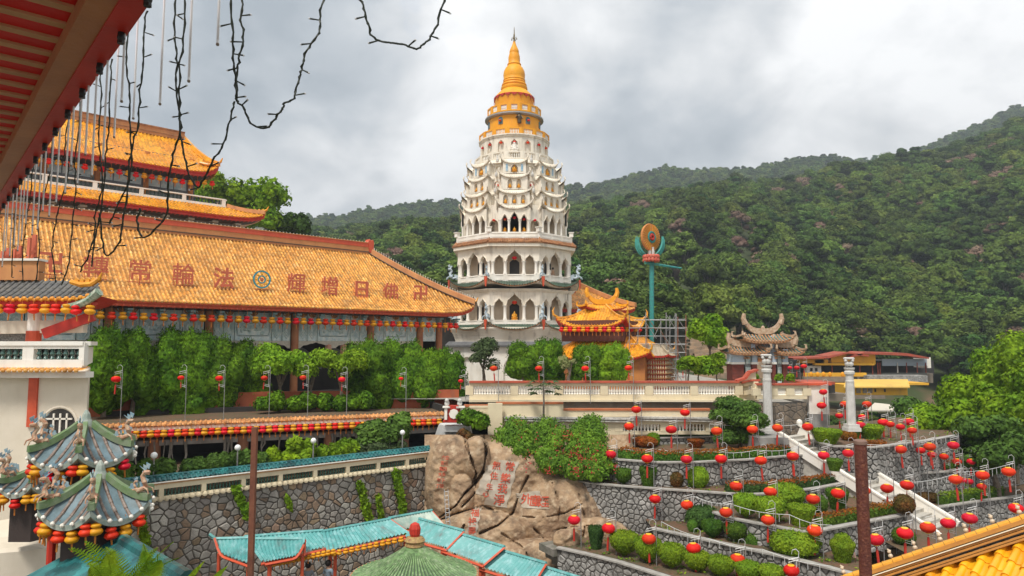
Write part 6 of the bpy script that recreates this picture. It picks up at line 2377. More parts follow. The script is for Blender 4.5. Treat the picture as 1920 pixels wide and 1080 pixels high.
for px,py,w,h,fm,key,lab in[(1172,912,36,30,'bowl','green','small green bowl topiary at the left end of the second wall'),(1218,916,35,37,'tub','green','taller green tub-clipped shrub behind a hanging lantern tassel'),(1218,882,22,14,'ball','green','small tuft on the wall above the tub-clipped shrub'),(1261,909,38,38,'tub','green','flat-topped green shrub beside the reddish round bush'),(1271,916,28,28,'ball','rust','small reddish round bush between two green shrubs'),(1313,918,42,38,'ball','lime','bright yellow-green loose shrub against the second wall'),(1326,958,63,40,'ball','dark','wide dark green domed shrub in the middle of the tall wall'),(1407,977,47,42,'bowl','lime','lime bowl topiary, leftmost on the middle terrace'),(1456,987,57,44,'bowl','lime','wide lime bowl topiary, second on the middle terrace'),(1483,955,82,40,'ball','lime','long lime dome shrub behind the middle terrace bowls'),(1512,992,52,38,'tub','lime','lime tub shrub third on the middle terrace'),(1542,966,34,34,'ball','green','green rounded shrub left of the rusty pole'),(1580,960,42,38,'tub','green','green tub shrub just left of the rusty pole'),(1259,1003,36,26,'ball','dark','dark flat shrub at the foot of the tall wall'),(1301,1000,20,22,'ball','green','small green shrub beside the dark double hedge'),(1328,998,64,40,'ball','dark','dark double dome shrub on the lower terrace'),(1342,1014,38,32,'bowl','green','green bowl shrub before the dark double dome'),(1386,1022,42,35,'bowl','green','green bowl shrub left of the rose bush'),(1422,1058,47,60,'ball','green','large round rose bush with pink blooms on the lower wall'),(1484,1050,66,44,'ball','dark','dark round shrub right of the rose bush'),(1119,1034,31,41,'tub','dark','dark upright shrub standing alone at the rock foot'),(1174,1050,54,42,'bowl','lime','lime bowl topiary, first of the lowest row'),(1220,1063,54,44,'bowl','lime','lime bowl topiary, second of the lowest row'),(1265,1073,50,42,'bowl','lime','lime bowl topiary, third of the lowest row'),(1313,1080,50,36,'bowl','lime','lime bowl topiary, fourth of the lowest row'),(1358,1090,50,36,'bowl','lime','lime bowl topiary, fifth of the lowest row'),(1411,1098,50,34,'bowl','lime','lime bowl topiary, sixth of the lowest row'),(1455,1105,48,34,'bowl','lime','lime bowl topiary, last of the lowest row'),(1093,1084,40,26,'tub','green','small clipped shrub cut by the photo bottom below the rock'),(1148,1090,38,22,'ball','lime','pale loose shrub at the bottom edge below the first bowls'),(1509,1052,90,44,'ball','lime','very wide lime dome shrub left of the rusty pole'),(1580,1036,48,32,'ball','lime','loose lime shrub above the tub by the rusty pole'),(1590,1060,44,38,'tub','lime','square-cut lime shrub touching the rusty pole'),(1637,1050,30,28,'ball','green','green shrub just right of the rusty pole near the bottom'),(1668,1029,50,44,'ball','dark','dark shrub between two low lanterns right of the pole'),(1706,1026,42,30,'ball','green','green shrub above the yellow roof ridge'),(1683,1032,20,14,'ball','rust','small rust shrub above the yellow ridge'),(1705,966,36,34,'ball','rust','rust and green ball shrub beside the white stairs'),(1738,945,28,18,'ball','rust','low rust shrub right of the stairs'),(1598,828,30,18,'ball','orange','yellow-orange round shrub left under the tall pillar'),(1561,836,56,28,'tub','lime','lime block shrub left of the pillar foot'),(1645,826,46,26,'tub','lime','lime block shrub right of the pillar foot'),(1610,824,26,22,'tub','green','green block shrub at the pillar foot'),(1700,880,34,22,'ball','green','green mound beside the small palm'),(1730,876,62,28,'tub','lime','broad lime hedge block on the upper right terrace'),(1761,935,42,24,'tub','lime','lime block shrub at the right terrace wall'),(1810,930,36,22,'tub','lime','second lime block shrub at the right terrace wall'),(1755,946,36,18,'ball','rust','rust mound before the lime block shrub'),(1843,975,30,14,'ball','green','low green mound under the right terrace wall'),(1880,968,26,14,'ball','lime','lime mound beside the rightmost lantern'),(1862,972,22,12,'ball','rust','rust mound near the rightmost lantern'),(1306,815,42,40,'ball','rust','copper-brown ball shrub left of the dark round tree'),(1214,842,46,20,'ball','orange','low orange shrub on the top garden wall'),(1228,838,26,24,'ball','lime','lime tuft beside the low orange shrub'),(1308,842,32,16,'tub','orange','orange-topped flat shrub below the copper ball'),(1404,885,54,20,'ball','dark','flat dark shrub on the second terrace'),(1462,890,50,24,'ball','dark','wide dark flat shrub right on the second terrace'),(1500,888,44,22,'tub','lime','lime flat shrub on the second terrace'),(1540,888,50,22,'tub','green','green flat shrub under the stairs'),(1571,884,30,22,'tub','green','pale green flat shrub touching the stairs')]:
 bush(px,py,w,h,fm,key,lab)
cv=np.random.default_rng(99)
pts_,nrm_=[],[]
for i in range(900):
 h_,n_,o_=cast((0,0,0),ray(cv.uniform(1100,1910),cv.uniform(805,1078)))
 if h_ is not None and o_.name.startswith('terrace_ground')and h_.y>20:
  k=cv.integers(3,16)
  pts_.append(np.array(tuple(h_))+cv.normal(size=(k,3))*[0.13,0.13,0.0]+np.abs(cv.normal(size=(k,3)))*[0,0,0.06])
pts_=np.concatenate(pts_)
for nm_,key_,sel in(('weeds','green',slice(0,None,3)),('ground_cover','lime',slice(1,None,3)),('fallen_leaves','rust',slice(2,None,3))):
 q_=pts_[sel].copy()
 if key_=='rust':
  q_[:,2]-=0.03
 solo(nm_,(lambda g_:(leaf_quads(g_,q_,np.tile([0,-.4,.9],(len(q_),1)),0.075,cv,0,0.8,1.8),g_)[1])(G()),HG[key_],kind='stuff')
def hedge(label,px,z,h,w,key,top=None,off=0.55,seed=3):
 pts=[PZ(x,y,z)+Vector((0,off,0))for x,y in px]
 L=sum((b-a).length for a,b in zip(pts,pts[1:]))
 rng=np.random.default_rng(seed)
 t=thing('clipped_hedge',label,'hedge',pts[0])
 g,gt=G(),G()
 cum=0
 P0,D0,N0=[],[],[]
 for a,b in zip(pts,pts[1:]):
  g.add(beam(a+UP*(h/2-0.1),b+UP*(h/2-0.1),w*0.88,h*0.92))
  n=int((b-a).length*(2*h+w)*210)
  u=rng.uniform(0,1,n)
  q=rng.uniform(0,2*h+w,n)
  d=np.array((b-a).normalized())
  s=np.array([d[1],-d[0],0])
  side=np.where(q<h,1.0,np.where(q<h+w,0.0,-1.0))
  off_=np.where(q<h,w/2,np.where(q<h+w,w/2-(q-h),-w/2))
  zz=np.where(q<h,q,np.where(q<h+w,h,q-h-w))
  pos=np.array(a)+np.outer(u,np.array(b-a))+np.outer(off_,s)
  pos[:,2]+=zz-0.02
  pos+=rng.normal(size=pos.shape)*0.03
  pos+=0.05*fnoise(pos,2.2,seed)[:,None]
  nn=np.outer(side,s)+np.outer(side==0,[0,0,1.0])
  tp=(zz>h*0.72)if top else np.zeros(n,bool)
  leaf_quads(g,pos[~tp],nn[~tp],0.075,rng,0,0.8,1.5)
  if top:
   leaf_quads(gt,pos[tp]+[0,0,0.03],nn[tp],0.075,rng,0,0.8,1.5)
 part('foliage',g,HG[key],t)
 if top:
  part('orange_top_growth',gt,HG[top],t)
hedge('dark green hedge along the foot of the lower cream wall',[(1225,823),(1290,821),(1345,820)],-5.85,0.45,0.5,'dark',seed=1)
hedge('long orange-topped hedge on the edge of the second garden wall',[(1163,860),(1230,866),(1300,866),(1400,861),(1470,855)],-6.2,0.5,0.5,'green','orange',seed=2)
hedge('orange-topped hedge above the wall left of the stair top',[(1470,855),(1506,851)],-6.2,0.5,0.5,'dark','orange',seed=9)
hedge('orange-flowered hedge row on the tall wall left of the stairs',[(1368,925),(1430,926),(1480,922),(1540,913),(1588,904)],-7.4,0.42,0.5,'dark','orange',seed=4)
hedge('orange and green hedge row beside the lower stairs',[(1545,992),(1600,981),(1690,964)],-8.0,0.42,0.45,'green','orange',seed=5)
hedge('lime hedge along the edge of the right middle terrace',[(1775,950),(1830,941),(1888,931)],-8.9,0.5,0.5,'green','lime',seed=6)
hedge('orange-topped hedge on the upper right terrace edge',[(1648,892),(1720,886),(1790,880),(1830,872)],-7.4,0.42,0.5,'green','orange',seed=7)
hedge('rusty hedge strip under the promenade stone face',[(1528,825),(1570,835)],-5.6,0.4,0.4,'rust',seed=8)
hedge('red hedge strip right of the pillar',[(1626,838),(1668,836)],-5.6,0.25,0.4,'orange',seed=11)
THU=leafmat('clipped_cypress_leaf',(0.13,0.24,0.012),(0.055,0.13,0.011),scale=0.9,cell=7,var=0.12,trans=0.25,strength=0.6)
THU2=leafmat('fresh_cypress_leaf',(0.27,0.42,0.022),(0.15,0.28,0.018),scale=0.9,cell=7,var=0.12,trans=0.3,strength=0.4)
GRAYL=leafmat('grey_green_leaf',(0.10,0.13,0.06),(0.055,0.09,0.03),scale=1.2,cell=9,var=0.1,trans=0.2,strength=0.5)
DKL=leafmat('deep_green_leaf',(0.06,0.12,0.022),(0.10,0.18,0.028),scale=0.9,cell=6,var=0.1,trans=0.2,strength=0.45)
BRT=leafmat('bright_broad_leaf',(0.24,0.37,0.015),(0.11,0.22,0.014),scale=0.6,cell=5,var=0.1,trans=0.3,strength=0.45)
def clipped(name,label,px,pyb,pyt,w,Y,lm,seed,n=9000,low=0.0,group=None):
 """upright clipped conifer: feathery vertical tufts over a tall dome"""
 rng=np.random.default_rng(seed)
 b,t_=P(px,pyb,Y),P(px,pyt,Y)
 h=t_.z-b.z
 W=w/F*Y*1.18
 t=thing(name,label,'tree',b,0,group)
 lobes=[]
 for i in range(24):
  z=rng.uniform(low+0.1,0.8)
  k=(1-max(0,(z-0.45)/0.6)**2)*(0.8+0.2*min(1,z/0.3))
  a=rng.uniform(0,2*PI)
  q=math.sqrt(rng.uniform(0.1,1))*0.6*k
  r=rng.uniform(0.15,0.24)*W
  lobes.append(((math.cos(a)*q*W/2,math.sin(a)*q*W*0.42,z*h*0.94),(r,r,h*rng.uniform(0.2,0.3))))
 g=G()
 crown(g,lobes,int(n*1.2),0.095,rng,core=0.88,tilt=0.55,aspect=2.2,droop=-0.8,lvl=2,shell=(0.86,1.14))
 part('crown',g,lm,t,world=False)
 g=G()
 limbs(g,(0,0,0),[(c[0]*0.6,c[1]*0.6,c[2])for c,r in lobes[:4]],0.13,random.Random(seed))
 part('trunk',g,BARK,t,smooth=True,world=False)
rows_=[(193,778,618,92,38.5,THU),(246,778,612,96,40,THU),(305,778,616,100,41.5,THU),(362,778,614,96,42.5,THU),(418,777,622,96,43.5,THU),(462,776,636,76,44.5,THU),(268,776,634,80,44.5,THU2),(690,772,636,110,46,THU),(742,771,630,104,47,THU),(795,770,640,104,47.5,THU),(838,770,655,76,48,THU)]
for i,(px,yb,yt,w,Y,lm)in enumerate(rows_):
 Y+=2.4 if i<7 else 2.0
 left=i<7
 clipped('clipped_cypress',f'tall clipped cypress, {ordw((i if left else i - 7) + 1)} from the {"left in the dark left block" if left else "left in the right block"} below the great hall',px,yb,yt,w,Y,lm,100+i)
tree('loose_green_tree','airy light green tree in the gap between the clipped blocks, left one','tree',P(522,772,45),4.4,3.6,THU2,n=2600,leaf=0.15,nl=10,seed=5,low=0.42,core=0.45)
tree('loose_green_tree','airy light green tree in the gap, middle one before the hall arch','tree',P(578,772,46),4.2,3.2,THU2,n=2300,leaf=0.15,nl=9,seed=6,low=0.45,core=0.4)
tree('loose_green_tree','airy yellow-green tree leaning on the right clipped block','tree',P(640,772,45.5),4.3,3.4,THU2,n=2300,leaf=0.15,nl=9,seed=7,low=0.42,core=0.4)
def lowhedge(name,label,a,b,h,w,m,seed,n=4000):
 rng=np.random.default_rng(seed)
 a,b=Vector(a),Vector(b)
 k=max(3,int((b-a).length/(w*0.9)))
 lobes=[(tuple(a.lerp(b,(i+0.5)/k)+Vector((rng.uniform(-.2,.2),rng.uniform(-.2,.2),h*rng.uniform(0.35,0.6)))),(w*rng.uniform(.55,.85),w*rng.uniform(.5,.7),h*rng.uniform(.4,.6)))for i in range(k)]
 g=G()
 crown(g,lobes,n,0.15,rng,core=0.85,aspect=1.6,lvl=1)
 return solo(name,g,m,label,'shrub')
lowhedge('creeper_hedge','green creeper-covered low hedge under the gap in the clipped trees',P(480,776,44),P(700,772,46),1.2,1.0,THU,31)
lowhedge('planter_shrub','leafy frangipani planting along the teal tile coping, left stretch',q0.lerp(q1,0.02)+nq*1.1+UP*0.55,q0.lerp(q1,0.42)+nq*1.1+UP*0.55,1.1,0.65,DKL,32,5000)
lowhedge('planter_shrub','leafy frangipani planting along the teal tile coping, middle stretch',q0.lerp(q1,0.43)+nq*1.2+UP*0.5,q0.lerp(q1,0.74)+nq*1.2+UP*0.5,1.1,0.65,BRT,33,2600)
tree('frangipani','taller bright frangipani shrub sticking up between the lamps','tree',q0.lerp(q1,0.545)+nq*1.5+UP*0.0,2.0,1.5,THU2,n=500,leaf=0.28,nl=7,seed=12,core=0.3,trunk=0.05)
tree('dark_garden_tree','dark leafy tree in front of the gallery at its right end','tree',q0.lerp(q1,0.84)+nq*2.6+UP*0.0,2.4,3.2,DKL,n=2000,leaf=0.2,nl=9,seed=13,core=0.5)
tree('dark_garden_tree','small dark tree against the white buttress','tree',q0.lerp(q1,0.94)+nq*2.0+UP*0.0,2.9,2.0,DKL,n=900,leaf=0.26,nl=7,seed=14,core=0.3)
lowhedge('planter_shrub','grey-green rosette plants at the right end of the planter',q0.lerp(q1,0.74)+nq*1.1+UP*0.5,q0.lerp(q1,0.92)+nq*1.1+UP*0.5,0.9,0.5,GRAYL,34,1400)
for i,u in enumerate((0.10,0.33,0.57,0.90)):
 p=q0.lerp(q1,u)+nq*0.75+UP*0.3
 t=thing('globe_lamp',f'white globe lamp on a thin post, {ordw(i + 1)} from the left along the teal coping','lamp',p,0,'globe lamps along the coping')
 part('post',G().add(tube([(0,0,0),(0,0,1.45)],0.035,6)),GREYM,t,world=False)
 part('globe',G().add(sphere((0,0,1.58),0.15,12,8)),mat('white_globe',(0.8,0.8,0.78),rough=0.3),t,smooth=True,world=False)
clipped('dome_cypress','broad dome-shaped cypress before the pagoda, left one',985,716,640,84,50,THU,201,5200)
clipped('dome_cypress','broad dome-shaped cypress before the pagoda, joined to its right',1028,716,636,78,51,THU,202,5200)
clipped('dome_cypress','cypress clump before the yellow pavilion, left half',1098,716,645,66,50,THU,203,4600)
clipped('dome_cypress','lighter cypress clump before the yellow pavilion, right half',1146,716,643,70,50.5,THU2,204,4600)
tree('flowering_tree','greyish flowering tree beside the left pagoda corner','tree',P(908,716,52),3.4,2.9,GRAYL,n=2600,leaf=0.14,nl=12,seed=21,low=0.05,core=0.5)
tree('variegated_shrub','pale cream-leaved shrub between the two cypress clumps','shrub',P(1067,716,49),1.9,1.5,leafmat('cream_leaf',(0.35,0.36,0.16),(0.2,0.24,0.08),cell=9),n=500,leaf=0.12,nl=6,seed=22,core=0.3)
for i,(px,py,w,h,Y)in enumerate([(1345,716,3.4,2.7,60),(1310,716,3.2,2.1,54),(1290,714,2.6,1.8,52)]):
 tree('frangipani',['bright frangipani tree left of the gateway','frangipani bush with pale blooms beside the promenade','low frangipani bush right of the scaffolding'][i],'tree',P(px,py,Y),h,w,BRT,n=1500,leaf=0.2,nl=9,seed=40+i,low=0.15,core=0.5,trunk=0.06)
tree('green_slope_tree','dense fresh green tree between scaffolding and gateway','tree',P(1335,690,66),5.2,4.6,BRT,n=2600,leaf=0.25,nl=11,seed=45,low=0.1)
tree('round_tree','dark glossy round tree on the top garden terrace','tree',PZ(1388,838,-6.1),2.95,4.3,DKL,n=9000,leaf=0.12,nl=16,seed=50,low=0.0,core=0.8,depth=3.2,aspect=1.8)
t=thing('papaya_tree','slender papaya tree with spreading grey-green leaves before the balustrade','tree',P(1019,790,42.6))
g=G().add(tube([(0,0,0),(0.03,0,1.2),(0,0,2.45)],[0.075,0.06,0.05],7))
part('trunk',g,FBARK,t,world=False)
r_=random.Random(4)
def palm_leaf(g,base,az,L,droop,w,nseg=5,fing=7):
 d=Vector((math.cos(az),math.sin(az),0))
 e=base+d*L+UP*(0.25-droop)*L
 g.add(tube([base,base.lerp(e,0.5)+UP*0.12*L,e],0.012,4))
 for f in range(fing):
  a=az+(f/(fing-1)-0.5)*3.6
  dd=Vector((math.cos(a),math.sin(a),-0.35))
  s=Vector((-dd.y,dd.x,0)).normalized()*w*0.3
  V=[tuple(e),tuple(e+dd*w*0.5+s),tuple(e+dd*w),tuple(e+dd*w*0.5-s)]
  g.add((np.array(V),[(0,1,2,3)]))
for i in range(15):
 g=G()
 palm_leaf(g,Vector((0,0,2.4-0.03*i)),i*2.4,0.75+0.1*(i%3),0.1+0.5*i/15,0.42)
 part('leaf',g,GRAYL,t,world=False)
rng=np.random.default_rng(77)
t=thing('bougainvillea','big sprawling bougainvillea bush with red blossoms over the rock','bush',P(1040,880,38.5))
lobes=[]
for i in range(46):
 px=rng.uniform(950,1140)
 top=interp(px,[(940,790),(975,785),(1040,780),(1080,795),(1110,782),(1150,815)])
 bot=interp(px,[(940,840),(980,860),(1050,885),(1150,895)])
 py=rng.uniform(top+14,bot-4)
 Y=40.6-(py-790)*0.036
 lobes.append((tuple(P(px,py,Y)),(0.75,0.8,0.62)))
g,gf=G(),G()
crown(g,lobes,14000,0.115,rng,core=0.85,aspect=1.6,lvl=2,droop=0.5,shell=(0.85,1.25))
part('foliage',g,leafmat('bougainvillea_leaf',(0.16,0.28,0.024),(0.08,0.16,0.02),scale=1.2,cell=8,var=0.05,trans=0.25,strength=0.45),t)
cl=[]
for i in range(62):
 px=rng.normal(1060,52)
 py=rng.uniform(800,888)+(px-1050)*0.1
 h_,n_,o_=cast((0,0,0),ray(px,py))
 Y=40.6-(py-790)*0.036-0.85
 c=np.array(tuple(P(px,py,Y)))
 k=rng.integers(5,20)
 cl.append(c+rng.normal(size=(k,3))*[0.13,0.1,0.13])
pos=np.concatenate(cl)
leaf_quads(gf,pos,rand_dirs(len(pos),rng),0.085,rng,0,0.6,1.1)
part('blossom',gf,mat('red_bougainvillea_bract',(0.62,0.03,0.05),(0.45,0.05,0.05),scale=3,rough=0.6,bump=0,trans=0.3),t,kind='stuff')
lowhedge('shrub','small dry-flowered shrub on top of the left boulder',P(872,800,41.5),P(905,806,41.3),1.0,0.8,THU,61,1200)
lowhedge('shrub','withered pinkish shrub at the boulder edge',P(862,822,41),P(885,826,41),0.5,0.5,HG['rust'],62,400)
for i,(px,yb,Y,h,w,m,n)in enumerate([(1905,900,44,7.9,5.0,BRT,4200),(1825,905,46,7.2,4.6,BRT,3800),(1760,900,48,5.2,4.2,BRT,3200),(1868,880,52,9.4,5.0,BRT,3800),(1720,860,58,5.0,4.6,DKL,2600),(1870,925,41,4.6,4.5,DKL,2600),(1935,900,48,10.0,5.5,BRT,3600),(1800,870,54,6.2,4.4,DKL,2600),(1738,882,47,4.3,4.0,BRT,2600)]):
 tree('broad_tree',['bright spreading tree at the right edge of the photo, front','bright spreading tree behind the right terrace lanterns','low bright tree beside the white tent roof','tall bright tree rising to the houses at right','dark tree below the yellow house','dark low tree behind the rightmost lanterns','tallest bright tree cut by the right edge','dark tree under the tall bright one','bright low tree nearest the white pillar'][i],'tree',P(px,yb,Y),h,w,m,n=int(n*1.6),leaf=0.21,nl=16,seed=300+i,low=0.12,core=0.75,trunk=0.18)
t=thing('small_palm','small palm tree on the terrace right of the stairs','palm',PZ(1637,885,-7.4))
part('trunk',G().add(tube([(0,0,-0.2),(0,0,0.7)],[0.09,0.07],7)),BARK,t,world=False)
for i in range(12):
 az=i*2.4
 d=Vector((math.cos(az),math.sin(az),0))
 up_=0.5-0.06*i
 ps=[Vector((0,0,0.7))+d*s*0.8+UP*(up_*s-0.45*s*s)for s in(0,.25,.5,.75,1)]
 sd_=Vector((-d.y,d.x,0))
 V=[tuple(p+sd_*w*0.11+UP*(-0.04))for p,w in zip(ps,(.3,1,1.1,.8,.1))]+[tuple(p)for p in ps]+[tuple(p-sd_*w*0.11+UP*(-0.04))for p,w in zip(ps,(.3,1,1.1,.8,.1))]
 g=G().add((np.array(V),[(j*5+k,j*5+k+1,j*5+k+6,j*5+k+5)for j in range(2)for k in range(4)]))
 part('frond',g,BRT,t,world=False)
def hip_roof(parent,c,R,ze,zt,n,rot,rt,m,mrib,mfas,lift=0.5,sag=0.15,rib=0.24,rr=0.07,pw=3.0,sy=1.0,horns=None,capm=None,ridge_m=None,back=True,nm='roof_side',caps=True,fas=0.16):
 """n-sided roof: eave radius R (corner), top radius rt"""
 cs_,ct=[],[]
 for i in range(n):
  a=rot+2*PI*i/n
  cs_.append(Vector((c[0]+R*math.sin(a),c[1]-R*math.cos(a)*sy,ze)))
  ct.append(Vector((c[0]+rt*math.sin(a),c[1]-rt*math.cos(a)*sy,zt)))
 out=[]
 for i in range(n):
  j=(i+1)%n
  pn=Panel(cs_[i],cs_[j],ct[j],ct[i],lift,sag,pw,1.2)
  out.append(pn)
  g=G()
  g.add(pn.sheet(16,6),0)
  pn.ribs(g,rib,rr,0.3,1,4)
  e=pn.edge(16)
  on=Vector((pn.n.x,pn.n.y,0)).normalized()
  V=[tuple(p+on*0.01)for p in e]+[tuple(p-UP*fas)for p in e]+[tuple(p-UP*(fas+.05)-on*0.5*min(1,R))for p in e]
  g.add((np.array(V),[(k*17+q,k*17+q+1,k*17+q+18,k*17+q+17)for k in range(2)for q in range(16)]),2)
  if caps:
   for x,te in pn.rib_ends(rib):
    g.add(sphere(tuple(pn.at(x,0)+on*0.03),rr*1.15,6,4),3)
  part(nm,g,[m,mrib,mfas,capm or mrib],parent)
  h=pn.hip(True,8)
  g=G()
  ridge(g,h,0.16,0.16)
  d=(h[0]-h[-1])
  d.z=0
  d.normalize()
  if horns:
   s=horns
   g.add(tube([h[0]-d*0.1+UP*0.1,h[0]+d*0.18*s+UP*0.22*s,h[0]+d*0.25*s+UP*0.5*s,h[0]+d*0.12*s+UP*0.78*s],[0.09*s,0.09*s,0.06*s,0.015*s],6))
  part('hip_ridge',g,ridge_m or mrib,parent)
 return out
def gable_roof(parent,a,b,dep_,ze,zt,m,mrib,mfas,mr,lift=0.35,horn=0.9,rib=0.24):
 """ridge along a-b (eave ends), dep_ half depth vector; swept ridge with two horns"""
 a,b,dv=Vector(a),Vector(b),Vector(dep_)
 d=(b-a).normalized()
 L=(b-a).length
 for s in(1,-1):
  A,B=a+dv*s,b+dv*s
  A.z=B.z=ze
  C,D=b-d*L*0.14,a+d*L*0.14
  C.z=D.z=zt
  pn=Panel(A,B,C,D,lift,0.08,4,1.2)if s==1 else Panel(B,A,D,C,lift,0.08,4,1.2)
  g=G()
  g.add(pn.sheet(16,5),0)
  pn.ribs(g,rib,0.07,0.3,1,4)
  e=pn.edge(16)
  on=Vector((pn.n.x,pn.n.y,0)).normalized()
  V=[tuple(p+on*0.01)for p in e]+[tuple(p-UP*0.16)for p in e]+[tuple(p-UP*0.2-on*dv.length*0.8)for p in e]
  g.add((np.array(V),[(k*17+q,k*17+q+1,k*17+q+18,k*17+q+17)for k in range(2)for q in range(16)]),2)
  for x,te in pn.rib_ends(rib):
   g.add(sphere(tuple(pn.at(x,0)+on*0.03),0.08,6,4),1)
  part('roof_side',g,[m,mrib,mfas],parent)
  for q in(0,1):
   h=pn.hip(bool(q),6)
   g=G()
   ridge(g,h,0.14,0.16)
   dd=(h[0]-h[-1])
   dd.z=0
   dd.normalize()
   g.add(tube([h[0],h[0]+dd*0.15+UP*0.15,h[0]+dd*0.12+UP*0.4,h[0]-dd*0.08+UP*0.42],[0.08,0.09,0.07,0.03],6))
   part('hip_ridge',g,mr,parent)
 pts=[]
 for i in range(17):
  u=i/16
  q=abs(2*u-1)
  pts.append(a+d*L*(0.14+0.72*u)+UP*(zt-a.z+horn*q**3.4))
 g=G()
 ridge(g,pts,0.32,0.46)
 for e,s in((pts[0],-1),(pts[-1],1)):
  g.add(tube([e-d*s*0.05,e+d*s*0.1+UP*0.4,e+d*s*0.04+UP*0.8],[0.24,0.19,0.13],6))
 g.add(sphere(tuple(pts[8]+UP*0.45),0.16,7,5,(1,1,1.4)))
 part('swept_ridge',g,mr,parent)
GY=52.0
BRICK=mat('dark_red_brick',(0.20,0.045,0.03),(0.13,0.035,0.025),scale=3,rough=0.8)
BLUEW=mat('pale_blue_paint',(0.50,0.58,0.66),(0.42,0.5,0.58),scale=1.5,rough=0.8,streak=(2,0.3))
GREYC=mat('grey_carved_panel',(0.34,0.34,0.32),(0.22,0.22,0.21),scale=9,rough=0.8,bump=0.5)
TANR=mat('tan_glazed_ridge',(0.50,0.38,0.26),(0.34,0.2,0.11),scale=5,rough=0.5)
BRRIB=mat('brown_barrel_tile',(0.36,0.15,0.06),(0.5,0.3,0.16),scale=7,rough=0.45)
gate=thing('temple_gateway','ornate gateway with swept tan roof ridges, pale blue pillars and brick bases','gateway',P(1427,735,GY))
def fbox(parent,nm,x0,x1,y0,y1,Y,dep_,m):
 A,B=P(x0,y0,Y),P(x1,y1,Y)
 return part(nm,G().add(box(((A.x+B.x)/2,Y+dep_/2,(A.z+B.z)/2),(B.x-A.x,dep_,A.z-B.z))),m,parent)
for x0,x1 in((1373,1396),(1410,1421),(1448,1456),(1468,1478)):
 fbox(gate,'brick_base',x0,x1,683,735,GY,1.4,BRICK)
 fbox(gate,'white_band',x0-1,x1+1,679,683,GY-0.05,1.5,WHITE2)
 fbox(gate,'blue_pillar',x0,x1,655,679,GY,1.4,BLUEW)
 n=9
 g=G()
 A,B=P(x0,685,GY),P(x1,733,GY)
 for i in range(n):
  g.add(box(((A.x+B.x)/2,GY-0.005,A.z+(B.z-A.z)*(i+.5)/n),(B.x-A.x-0.02,0.02,(A.z-B.z)/n*0.8)))
 part('brick_course',g,BRICK,gate)
for x0,x1 in((1396,1410),(1456,1468)):
 fbox(gate,'carved_panel',x0,x1,660,735,GY+0.3,0.5,GREYC)
 for y0,y1 in((665,682),(688,705),(708,722)):
  fbox(gate,'panel_relief',x0+2,x1-2,y0,y1,GY+0.22,0.1,FRZL)
for x0,x1 in((1408,1417),(1443,1453)):
 fbox(gate,'blue_pillar',x0,x1,630,680,GY+0.2,1.0,BLUEW)
fbox(gate,'red_lintel',1414,1446,640,645,GY,0.8,REDO)
fbox(gate,'dark_board',1420,1442,647,668,GY+0.4,0.3,GREYC)
fbox(gate,'red_lintel',1420,1446,672,678,GY,0.8,mat('orange_lintel',(0.55,0.2,0.06)))
for x in(1398,1404,1432,1424,1456,1470):
 for k in range(3):
  fbox(gate,'bracket',x-4+k,x+4-k,660+k*5,663+k*5,GY-0.2,0.5,BRRIB)
TEALP=mat('teal_glazed_tile',(0.02,0.16,0.17))
cx=P(1430,640,GY)
gable_roof(gate,P(1384,637,GY+.5),P(1478,637,GY+.5),(0,-1.1,0),P(1430,640,GY-.6).z,P(1430,627,GY+.5).z,TEALP,BRRIB,BRRIB,TANR,lift=0.35,horn=0.8)
gable_roof(gate,P(1358,657,GY+.4),P(1434,659,GY+.4),(0,-1.1,0),P(1430,662,GY-.7).z,P(1430,650,GY+.4).z,TEALP,BRRIB,BRRIB,TANR,lift=0.25,horn=0.25)
gable_roof(gate,P(1446,660,GY+.4),P(1498,660,GY+.4),(0,-1.1,0),P(1430,663,GY-.7).z,P(1430,652,GY+.4).z,TEALP,BRRIB,BRRIB,TANR,lift=0.25,horn=0.25)
for x,lb in((1416,'left of the stone pillar'),(1462,'right of the first stone pillar'),(1483,'nearest the red lanterns')):
 p=P(x,727,49)
 t=thing('plant_pot','blue-green ceramic plant pot with a small shrub, '+lb,'plant pot',p,0)
 part('pot',G().add(lathe([(0.2,-0.15),(0.27,0.3),(0.3,0.32)],12)),mat('blue_green_pot',(0.05,0.11,0.13),rough=0.3),t,world=False)
 g=G()
 crown(g,[((0,0,0.65),(0.3,0.3,0.35))],160,0.14,np.random.default_rng(3),core=0.5)
 part('foliage',g,BRT,t,world=False)
def spillar(px,pyb,pyt,Y,wpx,label):
 b,t_=P(px,pyb,Y),P(px,pyt,Y)
 h=t_.z-b.z
 r=wpx/F*Y/2
 t=thing('stone_pillar',label,'pillar',b)
 part('base',G().add(box((0,0,0.1),(r*3.2,r*3.2,0.2))).add(box((0,0,0.28),(r*2.7,r*2.7,0.18))),STONEW,t,world=False)
 part('shaft',G().add(lathe([(r,0.35),(r*0.92,h*0.66)],8,(0,0,0),0,True)),STONEW,t,world=False)
 part('ring_moulding',G().add(lathe([(r*1.02,h*.66),(r*1.02,h*.68),(r*0.93,h*.69),(r*0.93,h*.76),(r*1.2,h*.77),(r*1.25,h*.80),(r*1.0,h*.82),(r*1.25,h*.84),(r*1.3,h*.86)],14)),STONEW,t,world=False)
 g=G()
 for i in range(4):
  a=i*PI/2+0.4
  g.add(sphere((math.cos(a)*r*0.6,math.sin(a)*r*0.6,h*0.91),r*0.62,8,6,(1,1,1.1)))
  g.add(sphere((math.cos(a)*r*1.05,math.sin(a)*r*1.05,h*0.955),r*0.4,7,5))
 g.add(lathe([(r*1.2,h*0.97),(r*1.35,h*0.985),(r*1.1,h)],10))
 part('lion_capital',g,STONEW,t,world=False)
spillar(1441,812,664,42.6,15.5,'white stone pillar with lion capital rising from the round tree')
